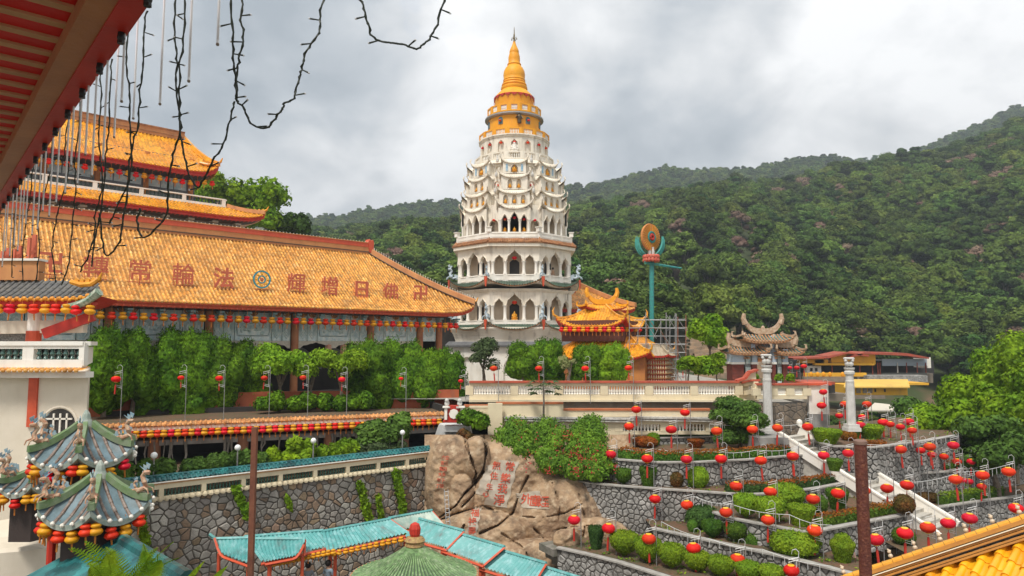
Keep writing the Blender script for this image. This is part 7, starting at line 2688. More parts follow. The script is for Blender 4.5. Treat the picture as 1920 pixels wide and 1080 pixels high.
spillar(1597,808,670,37.8,15,'white stone pillar with lion capital standing on the garden terrace hedge')
HY=mat('yellow_house_wall',(0.78,0.42,0.03),(0.70,0.36,0.025),scale=0.4,rough=0.8,streak=(0.5,0.3))
HR=mat('faded_yellow_roof',(0.74,0.47,0.10),(0.68,0.42,0.08),scale=0.4,rough=0.7,streak=(0.4,0.3))
RRF=mat('rusty_red_roof',(0.42,0.08,0.04),(0.3,0.07,0.04),scale=0.8,rough=0.7)
h1=thing('yellow_canteen','long yellow building with thin red roofs, dark open veranda and grey-blue screen','building',P(1620,700,118))
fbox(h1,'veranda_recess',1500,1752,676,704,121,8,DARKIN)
fbox(h1,'base_wall',1495,1750,700,718,119,10,mat('grey_brown_wall',(0.25,0.2,0.15),(0.17,0.14,0.11),scale=0.6,rough=0.9))
for x0,x1,y0,y1,yt in((1498,1545,676,681,670),(1528,1553,678,682,674),(1558,1598,667,680,664),(1600,1642,668,683,664)):
 fbox(h1,'yellow_fascia',x0,x1,yt,y1,117,1.0,HY)
fbox(h1,'yellow_fascia',1528,1640,681,685,116.5,1.0,HY)
for pts in([(1486,671),(1550,669),(1552,672),(1488,674)],[(1552,668),(1590,660),(1630,666),(1630,669),(1590,663),(1552,672)],[(1595,668),(1622,660),(1700,662),(1742,670),(1742,673),(1700,667),(1622,664),(1595,671)]):
 A=[P(x,y,115.5)for x,y in pts]
 V=[tuple(a)for a in A]+[tuple(a+Vector((0,5,0.1)))for a in A]
 k=len(A)
 part('red_roof',G().add((np.array(V),[tuple(range(k)),tuple(range(k,2*k))[::-1]]+[(i,(i+1)%k,k+(i+1)%k,k+i)for i in range(k)])),RRF,h1)
fbox(h1,'blue_grey_screen',1654,1738,673,686,117,0.2,mat('blue_grey_screen',(0.26,0.31,0.35),(0.3,0.34,0.38),scale=0.5,rough=0.7))
fbox(h1,'white_end_wall',1738,1746,670,690,117,4,WHITE2)
fbox(h1,'white_wall',1512,1540,686,700,117.5,1,WHITE2)
for x in(1520,1529):
 fbox(h1,'window',x,x+4,690,696,117.3,0.3,DARKIN)
for x in(1560,1585,1612,1636,1646,1650,1683,1700,1720,1736):
 fbox(h1,'veranda_post',x,x+1.5,680,703,116.8,0.3,RRF if x%2==0 else WHITE2)
fbox(h1,'railing',1655,1738,699,703,116.6,0.1,mat('dark_rail',(0.07,0.07,0.06)))
for i,x in enumerate((1521,1533,1544,1556,1580)):
 p=P(x,702,112)
 solo('yellow_medallion',G().add(sphere(tuple(p),1,10,6,(0.33,0.15,0.42))),YEL,f'round orange-yellow lantern, {ordw(i + 1)} from the left on the wall before the canteen','lantern','round yellow lanterns on the far wall')
fb=thing('far_terrace_wall','stone terrace wall with yellow top band before the canteen','wall',P(1560,710,113))
fbox(fb,'yellow_band',1508,1625,699,706,113,0.5,HY)
fbox(fb,'stone_face',1508,1600,706,716,113,0.8,BANDST)
fbox(fb,'rubble_slope',1625,1740,704,716,112,3,STONE_G)
h2=thing('yellow_long_house','long yellow house with pale yellow sloping roof behind the tall pillar','building',P(1640,740,104))
fbox(h2,'yellow_wall',1588,1702,722,741,104,6,HY)
A=[P(x,y,Y)for x,y,Y in((1582,725,103),(1706,725,103),(1702,711,107.5),(1586,711,107.5))]
part('sloping_roof',G().add((np.array([tuple(a)for a in A]+[tuple(a-UP*0.2)for a in A]),[(0,1,2,3),(7,6,5,4),(0,4,5,1),(1,5,6,2),(3,2,6,7),(0,3,7,4)])),HR,h2)
for x in(1606,1618,1628):
 fbox(h2,'shuttered_window',x,x+8,726,737,103.9,0.2,mat('brown_shutter',(0.22,0.15,0.09),(0.3,0.25,0.2),scale=3))
for x in(1640,1658):
 fbox(h2,'window',x,x+3,729,735,103.9,0.2,DARKIN)
fbox(h2,'lower_wall',1588,1660,741,748,103.5,5,mat('grey_brown_wall',(0.25,0.2,0.15)))
fbox(h2,'annex_roof',1702,1742,718,722,105,5,HY)
rs=thing('red_roofed_shed','low red-roofed shed right of the gateway terrace','building',P(1550,725,80))
fbox(rs,'red_roof',1512,1566,716,721,78,5,RRF)
fbox(rs,'dark_front',1520,1566,721,738,80,3,DARKIN)
fbox(rs,'grey_wall',1515,1590,738,752,79,4,mat('grey_brown_wall',(0.25,0.2,0.15)))
tn=thing('white_canopy','pale tent canopy among the trees below the yellow house','canopy',P(1650,765,90))
A=[P(1625,769,88),P(1684,769,88),P(1668,758,92),P(1640,755,92)]
part('fabric',G().add((np.array([tuple(a)for a in A]+[tuple(a-UP*0.15)for a in A]),[(0,1,2,3),(7,6,5,4),(0,4,5,1),(1,5,6,2),(3,2,6,7),(0,3,7,4)])),mat('canvas',(0.6,0.54,0.44),rough=0.9),tn)
g=G()
for x,y in((1627,769),(1682,769)):
 p=P(x,y,88)
 g.add(tube([p,p-UP*3],0.06,5))
part('pole',g,GREYM,tn)
rk=thing('terraced_cutting','bare brown rock cutting with ledges behind the scaffolding','rock face',P(1330,650,95))
r_=random.Random(8)
g=G()
for i in range(13):
 y=614+i*7
 x0,x1=1290+i*1.5+r_.uniform(-8,6),min(1440,1352+i*9+r_.uniform(-6,6))
 n=14
 pts=[P(x0+(x1-x0)*k/n,y+r_.uniform(-1.5,1.5),99-i*1.3+r_.uniform(-0.4,0.4))for k in range(n+1)]
 V=[tuple(p)for p in pts]+[tuple(p-UP*0.75+Vector((0,-0.3,0)))for p in pts]+[tuple(p+Vector((0,3,0.1)))for p in pts]
 q=n+1
 g.add((np.array(V),[(k,k+1,q+k+1,q+k)for k in range(n)]+[(2*q+k,2*q+k+1,k+1,k)for k in range(n)]))
part('ledge',g,mat('brown_ledge_rock',(0.30,0.20,0.12),(0.17,0.13,0.09),scale=0.8,rough=0.95,bump=0.7,bscale=4),rk)
pv=thing('yellow_pavilion','ornate yellow-roofed pavilion with swept corners right of the pagoda','pavilion',P(1130,715,60))
cc=P(1128,640,60)
zz=lambda y,Y=57:P(1128,y,Y).z
hip_roof(pv,cc,4.35,zz(612),zz(574,60),4,0.35,0.9,YTILE,YTILE,REDP,0.75,0.35,0.26,0.08,4,horns=1.2)
gable_roof(pv,cc+Vector((-1.7,-.1,0)),cc+Vector((1.9,0.5,0)),(0.25,-1.0,0),zz(580,60),zz(571,60),YTILE,YTILE,REDP,YEL,0.3,0.7)
hip_roof(pv,P(1150,670,60),6.1,zz(672),zz(632,60),4,0.35,3.0,YTILE,YTILE,REDP,0.6,0.25,0.26,0.08,4,horns=1.0)
g=G().add(lathe([(2.7,zz(640)),(2.7,zz(600))],4,tuple(Vector((cc.x,cc.y,0))),0.35+PI/4,True))
part('red_wall',g,mat('red_brown_wall',(0.12,0.04,0.025)),pv)
part('lower_wall',G().add(lathe([(3.7,zc0),(3.7,zz(665))],4,tuple(Vector((P(1150,670,60).x,60,0))),0.35+PI/4,True)),mat('orange_wall',(0.55,0.22,0.05),(0.3,0.1,0.04),scale=0.8),pv)
for i in range(19):
 u=i/18
 px,py=(1052+76*u*19/11,622)if i<11 else(1135+(i-11)*9.2,622)
 px=1053+i*8.1
 Yg=58.4-(px-1041)/121*2.6 if px<1162 else 55.8+(px-1162)/51*5.6
 gourd(P(px,613,Yg),i%2==0,f'{"red" if i % 2 == 0 else "yellow"} gourd lantern, {ordw(i + 1)} from the left under the yellow pavilion eave',1.2,'gourd lanterns under the yellow pavilion eave')
bh=thing('yellow_rear_hall','orange-yellow hipped hall roof rising behind the pavilion','temple',P(1130,570,78))
pn=Panel(P(1030,578,76),P(1190,582,76),P(1108,545,80),P(1030,505,80),0.5,0.2,6)
A,B=P(1010,577,74),P(1192,582,79)
pn=Panel(A,B,P(1083,531,84),P(1010,531,82),0.4,0.25,14)
g=G().add(pn.sheet(24,8))
pn.ribs(g,0.3,0.09,0.4)
part('roof',g,OTILE,bh)
g=G()
ridge(g,pn.hip(True,10),0.5,0.5)
part('hip_ridge',g,RIDGEO,bh)
eave_trim(bh,pn,0.3,OTILE,REDP,0.4,0.3)
tw=thing('figurine_tower','red and cream tower covered in rows of tiny Buddha figurines behind scaffolding','tower',P(1226,715,57))
c_=P(1228,700,57)
z0,z1=zc0,P(1228,664,57).z
part('core',G().add(lathe([(1.35,z0),(1.35,z1)],8,(c_.x,c_.y,0),0,True)),REDP,tw)
g,g2=G(),G()
for k in range(7):
 z=z0+0.25+(z1-z0-0.3)*k/7
 g2.add(lathe([(1.5,z-0.05),(1.55,z)],8,(c_.x,c_.y,0),0,True))
 for i in range(48):
  a=i/48*2*PI
  rr1=1.42/math.cos(((a+PI/8)%(PI/4))-PI/8)
  g.add(lathe([(0.06,0),(0.07,0.1),(0.03,0.2),(0.04,0.27)],5,(c_.x+rr1*math.sin(a),c_.y-rr1*math.cos(a),z)))
part('figurine_row',g,mat('cream_figurines',(0.5,0.36,0.2),(0.6,0.5,0.35),scale=8),tw,kind='stuff')
part('shelf',g2,mat('gold_shelf',(0.5,0.25,0.08)),tw)
hip_roof(tw,c_,1.95,z1-0.1,z1+0.75,8,PI/8,0.9,mat('tan_shingle',(0.42,0.34,0.24),(0.34,0.27,0.18),scale=2),mat('tan_shingle',(0.42,0.34,0.24)),REDP,0.15,0.1,0.3,0.04,3)
sc_=thing('scaffolding','steel tube scaffolding around the green lamp column','scaffolding',P(1235,715,60))
RUST=mat('rusty_tube',(0.30,0.10,0.05),(0.22,0.1,0.06),scale=5,rough=0.7)
r_=random.Random(12)
vx=[(1180,590),(1196,620),(1211,585),(1213,610),(1239,597),(1249,586),(1256,592),(1266,587),(1271,594),(1286,590),(1268,588)]
for i,(x,yt)in enumerate(vx):
 for Y in(56,60.5):
  a,b=P(x,714,Y),P(x,yt,Y)
  part('scaffold_pole',G().add(tube([a,b],0.035,5)),RUST if i in(3,9,8)else GREYM,sc_)
for i in range(8):
 y=600+i*15
 for Y in(56,60.5):
  part('scaffold_ledger',G().add(tube([P(1179+r_.uniform(0,20)*(i<4),y,Y),P(1287,y+r_.uniform(-2,2),Y)],0.03,5)),GREYM,sc_)
for i in range(22):
 x=r_.choice([1180,1196,1211,1239,1249,1256,1266,1271])
 y=590+r_.randrange(8)*15
 part('scaffold_brace',G().add(tube([P(x,y,56),P(x+r_.choice([16,20,-14]),y+30,56)],0.025,4)),GREYM if i%5 else RUST,sc_)
for y in(645,690):
 part('plank',G().add(beam(P(1240,y,58),P(1287,y,58),1.2,0.06)),mat('grey_plank',(0.4,0.37,0.32)),sc_)
lp=thing('lotus_lamp_column','tall green column topped by an orange disc, teal crescents and red lotus','monument',P(1222,715,62))
LY=62
TG=mat('turquoise_mosaic',(0.03,0.30,0.26),(0.05,0.2,0.2),scale=6,rough=0.4)
part('column',G().add(tube([P(1222,715,LY),P(1222,487,LY)],0.21,10)),TG,lp)
part('turquoise_arm',G().add(tube([P(1208,491,LY-.3),P(1278,503,LY-.3)],0.07,5)).add(tube([P(1208,494,LY-.3),P(1278,504,LY-.3)],0.04,5)),TG,lp)
g=G()
lc=P(1221,484,LY)
for k in range(2):
 for i in range(14):
  a=i*2*PI/14+k*0.2
  g.add(sphere((lc.x+math.cos(a)*0.62,lc.y+math.sin(a)*0.62,lc.z+0.12-k*0.3),0.18,7,5,(1,1,1.2)))
g.add(sphere(tuple(lc),0.62,10,6,(1,1,0.5)))
part('red_lotus',g,mat('red_pink_lotus',(0.55,0.06,0.04),(0.6,0.2,0.12),scale=6),lp)
dc=P(1219.5,445,LY)
ax=Vector((0.62,-0.78,0)).normalized()
dx_=Vector((-ax.y,ax.x,0))*-1
g=G()
V,Fc=lathe([(1.24,-0.1),(1.28,0),(1.24,0.1),(0.5,0.12)],40)
Mx=np.array(orient(dc,dx_,UP))[:3]
g.add((V@Mx[:,:3].T+Mx[:,3],Fc))
V,Fc=lathe([(1.24,-0.12),(0.5,-0.14)],40)
part('orange_disc',g,mat('orange_disc',(0.62,0.26,0.07),(0.5,0.18,0.05),scale=6),lp)
gr,gc=G(),G()
for i in range(32):
 a=2*PI*i/32
 d=dx_*math.cos(a)+UP*math.sin(a)
 gr.add(beam(dc+d*0.5-ax*-0.14,dc+d*1.2+ax*0.14,0.05,0.04))
for i in range(8):
 a=2*PI*i/8
 d=dx_*math.cos(a)+UP*math.sin(a)
 gc.add(sphere(tuple(dc+d*0.22+ax*0.2),0.13,7,5))
part('yellow_rays',gr,GOLD,lp)
g=G()
for r1 in(0.42,0.5):
 g.add(tube([dc+(dx_*math.cos(t)+UP*math.sin(t))*r1+ax*0.17 for t in np.linspace(0,2*PI,25)],0.06,5))
part('dark_green_ring',g,TG,lp)
part('red_flower',gc,REDP,lp)
for s in(-1,1):
 for k in range(3):
  g=G()
  pts,rs=[],[]
  for i in range(13):
   t=-PI/2+s*(0.25+1.65*i/12)
   R=1.32+0.13*k
   pts.append(dc-UP*0.35+Vector((1,0,0))*math.cos(t)*R*0.82+UP*math.sin(t)*R+Vector((0,0.15*k,0)))
   rs.append(0.02+0.11*math.sin(PI*i/12))
  g.add(tube(pts,rs,5))
  part('teal_crescent',g,mat('teal_crescent_paint',(0.08,0.38,0.32),(0.05,0.28,0.25),scale=4),lp)
g=G()
for s in(-1,1):
 g.add(lathe([(0.12,0),(0.14,0.3),(0.09,0.6),(0.11,0.75)],8,(lc.x+s*0.16,lc.y-0.1,lc.z+0.25)))
part('support_figures',g,STONEW,lp)
BY=26.5
lb=thing('cream_balcony_building','cream building at the left edge with balcony, round window and lantern-hung eave','building',P(60,800,BY))
MOON=mat('cream_plaster',(0.70,0.62,0.50),(0.62,0.54,0.42),scale=0.7,rough=0.85,streak=(1.4,0.35),streak_col=(0.3,0.25,0.18))
A,B=P(-120,697,BY),P(166,697,BY)
zb_=-13.0
W_=B.x-A.x
wx=P(112,800,BY)
pts=[(0,zb_),(W_*0.86,zb_),(W_*0.86,wx.z-1.4),(W_,wx.z-0.2),(W_,A.z),(0,A.z)]
pts=[(0,zb_),(W_*0.80,zb_),(W_*0.80,P(0,838,BY).z),(W_,P(0,800,BY).z),(W_,A.z),(0,A.z)]
part('wall',G().add(prism(pts,Vector((A.x,BY,0)),Vector((1,0,0)),UP,Vector((-3,5,0)))),MOON,lb)
part('red_pilaster',G().add(box((P(63,750,BY).x,BY-0.03,(P(63,697,BY).z+P(63,800,BY).z)/2),(0.34,0.12,2.1))),REDO,lb)
g=G()
c_=P(112,796,BY-.02)
pts=[c_+Vector((math.cos(t)*0.66,0,math.sin(t)*0.66))for t in np.linspace(0,2*PI,33)]
g.add(tube(pts,0.06,6))
wf=part('round_window',g,MOON,lb)
V,Fc=lathe([(0.62,0),(0.6,0.03)],32)
part('window_pane',G().add((V@np.array(orient((0,0,0),(1,0,0),(0,0,1)))[:3,:3].T+np.array(tuple(c_)),Fc)),DARKIN,wf)
g=G()
for x in(-0.2,0.05,0.3):
 g.add(box((c_.x+x,c_.y-0.06,c_.z-0.05),(0.06,0.05,0.95)))
g.add(box((c_.x,c_.y-0.06,c_.z+0.22),(1.0,0.05,0.06)))
part('window_frame',g,WHITE2,wf)
g=G()
q=[(150,800),(148,820),(138,832),(122,836),(108,830),(100,818)]
g.add(tube([P(x,y,BY-.5)for x,y in q],0.07,6))
part('curved_coping',g,mat('orange_capping',(0.5,0.16,0.06)),lb)
z1,z0=P(0,640,BY-.4).z,P(0,688,BY-.4).z
xe=P(160,650,BY-.4).x
g=G()
g.add(beam((A.x,BY-.4,z1-0.08),(xe,BY-.4,z1-0.08),0.34,0.16))
g.add(beam((xe,BY-.4,z1-0.08),(xe-2.4,BY+4,z1-0.08),0.34,0.16))
g.add(beam((A.x,BY-.4,z0+0.13),(xe,BY-.4,z0+0.13),0.28,0.3))
g.add(beam((A.x,BY-.4,z1-0.22),(xe,BY-.4,z1-0.22),0.24,0.12))
g.add(beam((xe-.1,BY-.3,z0+0.4),(xe-2.5,BY+4,z0+0.4),0.2,0.7))
for x in(-40,57,157):
 p=P(x,660,BY-.4)
 g.add(box((p.x,BY-.4,(z0+z1)/2),(0.42 if x==57 else 0.2,0.26,z1-z0-0.1)))
part('balcony_rail',g,WHITE2,lb)
bh_=z1-z0-0.55
bm=G().add(lathe([(0.07,0),(0.1,bh_*.1),(0.05,bh_*.3),(0.1,bh_*.5),(0.05,bh_*.8),(0.08,bh_)],8)).mesh('baluster',mat('green_glass_glaze',(0.06,0.12,0.10),rough=0.2),40)
for x in[-30+i*12 for i in range(7)]+[74+i*12.5 for i in range(7)]:
 place(bm,'baluster',lb,Matrix.Translation(Vector((P(x,660,BY-.4).x,BY-.4,z0+0.28))))
pn=Panel((A.x,BY-0.75,z0-0.12),(P(176,690,BY).x,BY-0.75,z0-0.12),(P(176,690,BY).x,BY-.2,z0+0.02),(A.x,BY-.2,z0+0.02))
g=G().add(pn.sheet(2,1))
pn.ribs(g,0.21,0.075,0.2)
for x,te in pn.rib_ends(0.21):
 g.add(sphere(tuple(pn.at(x,0)),0.085,7,4))
part('tile_skirt',g,OTILE,lb)
part('white_cornice',G().add(beam((A.x,BY-0.2,z0-0.3),(xe+0.1,BY-0.2,z0-0.3),0.5,0.22)),WHITE2,lb)
EY=29.0
a_,b_=P(-80,560,EY),P(186,556,EY)
pn=Panel((a_.x,EY,a_.z),(b_.x,EY,a_.z),(b_.x-1.0,EY+1.5,a_.z+0.9),(a_.x,EY+1.5,a_.z+0.9),0.42,0.1,7,1.2)
pn.a=0
g=G().add(pn.sheet(30,4))
pn.ribs(g,0.3,0.08,0.3)
part('grey_tile_roof',g,mat('grey_old_tile',(0.10,0.10,0.10),(0.15,0.14,0.12),scale=3),lb)
g=G()
for x,te in pn.rib_ends(0.3):
 g.add(sphere(tuple(pn.at(x,0)-Vector((0,.04,0))),0.1,7,5))
 g.add(sphere(tuple(pn.at(x+.15,0)-Vector((0,.04,.06))),0.08,7,5))
part('yellow_eave_caps',g,YTILE,lb,kind='stuff')
e=pn.edge(30)
g=G()
V=[tuple(p-UP*.05)for p in e]+[tuple(p-UP*.3+Vector((0,.05,0)))for p in e]+[tuple(p-UP*.42+Vector((0,1.4,0)))for p in e]
g.add((np.array(V),[(k*31+q,k*31+q+1,k*31+q+32,k*31+q+31)for k in range(2)for q in range(30)]))
for x,te in pn.rib_ends(0.42):
 p=pn.at(x,0)
 g.add(box((p.x,p.y+.1,p.z-.42),(0.13,0.4,0.14)))
part('red_soffit',g,REDP,lb)
p=pn.at(pn.L,0)
ridge_end(lb,p+Vector((-0.2,0.1,0.15)),Vector((0.95,-0.3,0)).normalized(),0.9,YTILE)
part('grey_ridge',G().add(beam((a_.x,EY+1.5,a_.z+1.35),(P(78,520,EY+1.5).x,EY+1.5,a_.z+1.35),0.4,0.85)),RIDGEO,lb)
part('ridge_slab',G().add(beam((a_.x,EY+1.5,a_.z+1.83),(P(80,520,EY+1.5).x,EY+1.5,a_.z+1.83),0.6,0.1)),WHITE2,lb)
g=G()
c_=P(65,600,EY+0.6)
part('white_column',G().add(lathe([(0.26,P(0,625,EY).z),(0.26,a_.z-0.3)],14,(c_.x,c_.y,0))),WHITE2,lb)
part('red_column_foot',G().add(lathe([(0.29,z0),(0.29,P(0,620,EY).z)],14,(c_.x,c_.y,0))),REDO,lb)
part('white_beam',G().add(beam(P(-80,615,EY+.7),P(160,612,EY+.7),0.3,0.55)),MOON,lb)
part('lattice_screen',G().add(beam(P(-80,632,EY+1.2),P(46,632,EY+1.2),0.1,0.5)),mat('grey_lattice',(0.1,0.1,0.1)),lb)
part('red_carved_beam',G().add(beam(P(82,626,EY+.2),P(176,592,EY+.6),0.25,0.42)),REDP,lb)
pk=part('painted_corner_beam',G().add(tube([P(118,576,EY-.2),P(140,574,EY-.2),P(165,564,EY-.3),P(186,547,EY-.4)],[0.12,.17,.15,.2],6)),mat('green_white_painted',(0.06,0.16,0.09),(0.5,0.5,0.4),scale=5),lb)
for i,x in enumerate((-3,20,42,63,85,105,126,142,170)):
 gourd(P(x,570+(2 if x>130 else 0),EY-0.3),i%2==1,f'{"red" if i % 2 else "yellow"} gourd lantern, {ordw(i + 1)} from the left above the balcony',1.15,'gourd lanterns above the balcony')
for i,(x,y,s)in enumerate(((8,480,30),(30,478,34),(58,470,60))):
 t=thing('standing_red_sign',f'narrow red letter sign seen edge-on at the left edge, {ordw(i + 1)} from the left','sign',P(x,y,31))
 part('red_strokes',G().add(beam(P(x-6,y+s/2,31),P(x-2,y-s/2+6,31),0.12,0.12)).add(beam(P(x+5,y+s/2,31.3),P(x+7,y-s/2,31.3),0.12,0.2)).add(beam(P(x-7,y+s/6,31),P(x+8,y,31.2),0.1,0.12)).add(beam(P(x-9,y+s/2,31),P(x+10,y+s/2-3,31.2),0.1,0.14)),SIGN,t)
dt=thing('dragon_roof_tower','small tower of stacked blue-grey roofs with green ridges and dragon ornaments','tower',P(150,1075,19))
BGT=mat('blue_grey_pan_tile',(0.15,0.22,0.25),(0.09,0.14,0.15),scale=3,rough=0.5,streak=(3,0.4))
MBR=mat('dark_brown_barrel',(0.13,0.075,0.05),(0.3,0.24,0.2),scale=6,rough=0.4)
GRD=mat('moss_green_ridge',(0.12,0.20,0.07),(0.2,0.25,0.15),scale=4,rough=0.6,streak=(3,0.4))
GRW=mat('grey_green_edge',(0.26,0.32,0.27),(0.4,0.42,0.36),scale=6,rough=0.6)
DRC=[mat('ceramic_cream',(0.5,0.38,0.25),(0.42,0.18,0.1),scale=14,rough=0.5),mat('ceramic_blue',(0.14,0.26,0.34),(0.35,0.42,0.42),scale=10,rough=0.4)]
def tier(px,pye,pyt,Y,wpx,rot,nm,nlan,keep):
 c=P(px,pye,Y)
 zt=P(px,pyt,Y).z
 R=wpx/F*Y
 pans=hip_roof(dt,c,R,c.z,zt,6,rot,R*0.16,BGT,MBR,GRW,0.34,0.10,0.24,0.045,2.2,ridge_m=GRD,capm=WHITE2,fas=0.13,nm='roof_side')
 g=G().add(lathe([(R*0.18,zt-.05),(0.12,zt+0.2),(0.09,zt+0.34),(0.03,zt+0.45)],8,(c.x,c.y,0)))
 part('finial',g,GRW,dt)
 part('dark_drum',G().add(lathe([(R*0.55,c.z-1.5),(R*0.55,c.z)],6,(c.x,c.y,0),0,True)),mat('dark_timber',(0.05,0.035,0.03)),dt)
 for i,pn in enumerate(pans):
  h=pn.hip(True,6)
  d=h[0]-h[-1]
  d.z=0
  d.normalize()
  if d.y<0.55:
   dragon(h[0]+UP*0.12-d*0.12,d,0.52,DRC,parent=dt)
   dragon(h[2]+UP*0.1,d,0.26,DRC,parent=dt)
 k=0
 for pn in pans:
  on=Vector((pn.n.x,pn.n.y,0)).normalized()
  if on.y>0.25:
   continue
  m_=nlan
  for j in range(m_):
   x=pn.L*(j+0.5)/m_
   k+=1
   p=pn.at(x,0)-UP*0.16-on*0.08
   gourd(p,k%2==0,f'{"red" if k % 2 == 0 else "yellow"} gourd lantern, {ordw(k)} around the {nm} of the dragon tower',0.8,'gourd lanterns on the dragon tower')
 return c,R
tier(158,860,800,18.6,92,0.45,'upper roof',4,0)
tier(184,962,898,17.2,98,0.42,'lower roof',4,0)
tier(66,915,885,22.0,62,0.5,'dark rear roof',3,0)
part('red_post',G().add(lathe([(0.1,-9),(0.1,P(0,960,17).z)],8,(P(98,1000,17).x,17,0))),REDP,dt)
part('red_post',G().add(lathe([(0.1,-9),(0.1,P(0,960,17).z)],8,(P(140,1000,17.5).x,17.5,0))),REDP,dt)
part('white_curved_base',G().add(lathe([(2.6,-12),(2.6,P(0,1035,22).z),(2.4,P(0,1030,22).z)],28,(P(20,900,23).x,24.4,0))),MOON,lb,smooth=50)
tl=thing('teal_ridge_roof','teal tiled lean-to roof with a fat tube ridge below the dragon tower','roof',P(280,1040,15))
a_,b_=P(205,998,17.5),P(352,1085,13.5)
sdv=Vector((-0.75,-0.75,-0.45))
g=G().add(tube([a_,b_],0.16,10))
n=40
for i in range(n):
 p=a_.lerp(b_,(i+.5)/n)
 g.add(tube([p,p+sdv*1.8],0.06,5))
part('tube_ridge',g,TEALT,tl)
part('tile_bed',G().add((np.array([tuple(a_),tuple(b_),tuple(b_+sdv*1.8),tuple(a_+sdv*1.8)]),[(0,1,2,3)])),mat('dark_teal_bed',(0.02,0.09,0.1)),tl)
TQ=mat('turquoise_sheet',(0.075,0.29,0.28),(0.13,0.38,0.36),scale=0.9,rough=0.5,bump=0.05,streak=(2.2,0.9),streak_col=(0.12,0.16,0.15),c3=(0.24,0.46,0.46))
TQW=mat('bleached_sheet',(0.5,0.55,0.47),(0.25,0.42,0.36),scale=2.0,rough=0.6,streak=(3,0.8),streak_col=(0.12,0.16,0.13))
cr=thing('turquoise_corridor','covered corridor with stepped turquoise corrugated roofs and red posts','corridor',PZ(700,1020,-9))
def corr(r0,r1,e0,e1,zr,ze,m,curl=0.0,dz=0.0,flip=False):
 R0,R1,E0,E1=PZ(*r0,zr-dz),PZ(*r1,zr-dz),PZ(*e0,ze-dz),PZ(*e1,ze-dz)
 n=max(10,int((R1-R0).length/0.15))
 def fn(u,v):
  p=R0.lerp(R1,u).lerp(E0.lerp(E1,u),v)
  w=0.06 if int(round(u*2*n))%2 else 0.0
  c=curl*(max(0,1-u*3.5)**2)*(0.4+v)if not flip else curl*(max(0,1-(1-u)*3.5)**2)*(0.4+v)
  return p+UP*(w+c-0.12*math.sin(PI*v)*(curl>0))
 g=G().add(grid(fn,2*n,3))
 o=part('corrugated_sheet',g,m,cr)
 g=G()
 up_=lambda u:UP*curl*1.4*(max(0,1-(u if not flip else 1-u)*3.5)**2)
 g.add(tube([E0.lerp(E1,i/10)-UP*0.1+up_(i/10)for i in range(11)],0.06,4))
 g.add(tube([R1,E1-UP*0.05],0.05,4))
 part('red_fascia',g,REDO,cr)
 part('ridge_flashing',G().add(tube([R0+UP*0.04+up_(0)*.3,R0.lerp(R1,.15)+UP*.04,R1+UP*0.04],0.07,5)),TQ,cr)
 for u in(0.08,0.92)if(E1-E0).length>1.5 else(0.5,):
  p=E0.lerp(E1,u)
  part('red_post',G().add(tube([p-UP*0.1+Vector((0,.2,0)),p-UP*3.2+Vector((0,.2,0))],0.07,7)),REDO,cr)
 return R0,R1,E0,E1
corr((458,1008),(606,996),(490,1053),(628,1022),-7.9,-8.3,TQ)
corr((392,1012),(470,1010),(402,1034),(468,1058),-7.9,-8.35,TQ,0.45)
corr((480,1012),(572,1012),(497,1054),(570,1040),-7.85,-8.3,TQ,0.35,0,True)
s2a=corr((604,998),(732,974),(613,1034),(770,999),-7.9,-8.35,TQ)
corr((728,973),(810,958),(762,992),(834,984),-7.9,-8.4,TQW)
corr((786,974),(870,997),(758,1006),(838,1028),-7.85,-8.4,TQ)
corr((864,1003),(946,1027),(829,1030),(907,1058),-8.0,-8.5,TQ)
corr((938,1033),(1024,1058),(899,1063),(1000,1094),-8.2,-8.7,TQ)
corr((1018,1064),(1090,1086),(985,1098),(1060,1120),-8.4,-8.9,TQ)
R0,R1,E0,E1=s2a
g=G()
for i in range(26):
 if i<14:
  p=P(505+i*9.2,1054-i*1.9,28.3)
 else:
  p=P(625+(i-14)*11.5,1033-(i-14)*2.4,28.6)
 gourd(p,False,f'amber gourd lantern, {ordw(i + 1)} from the left under the turquoise corridor eave',0.62,'amber gourd lanterns under the turquoise corridor')
terrace('court_ground',[Vector((-24,12,0)),Vector((6,12,0))],-12.4,32,mat('dark_court_paving',(0.10,0.09,0.075),(0.06,0.06,0.05),scale=1.5,rough=0.95))
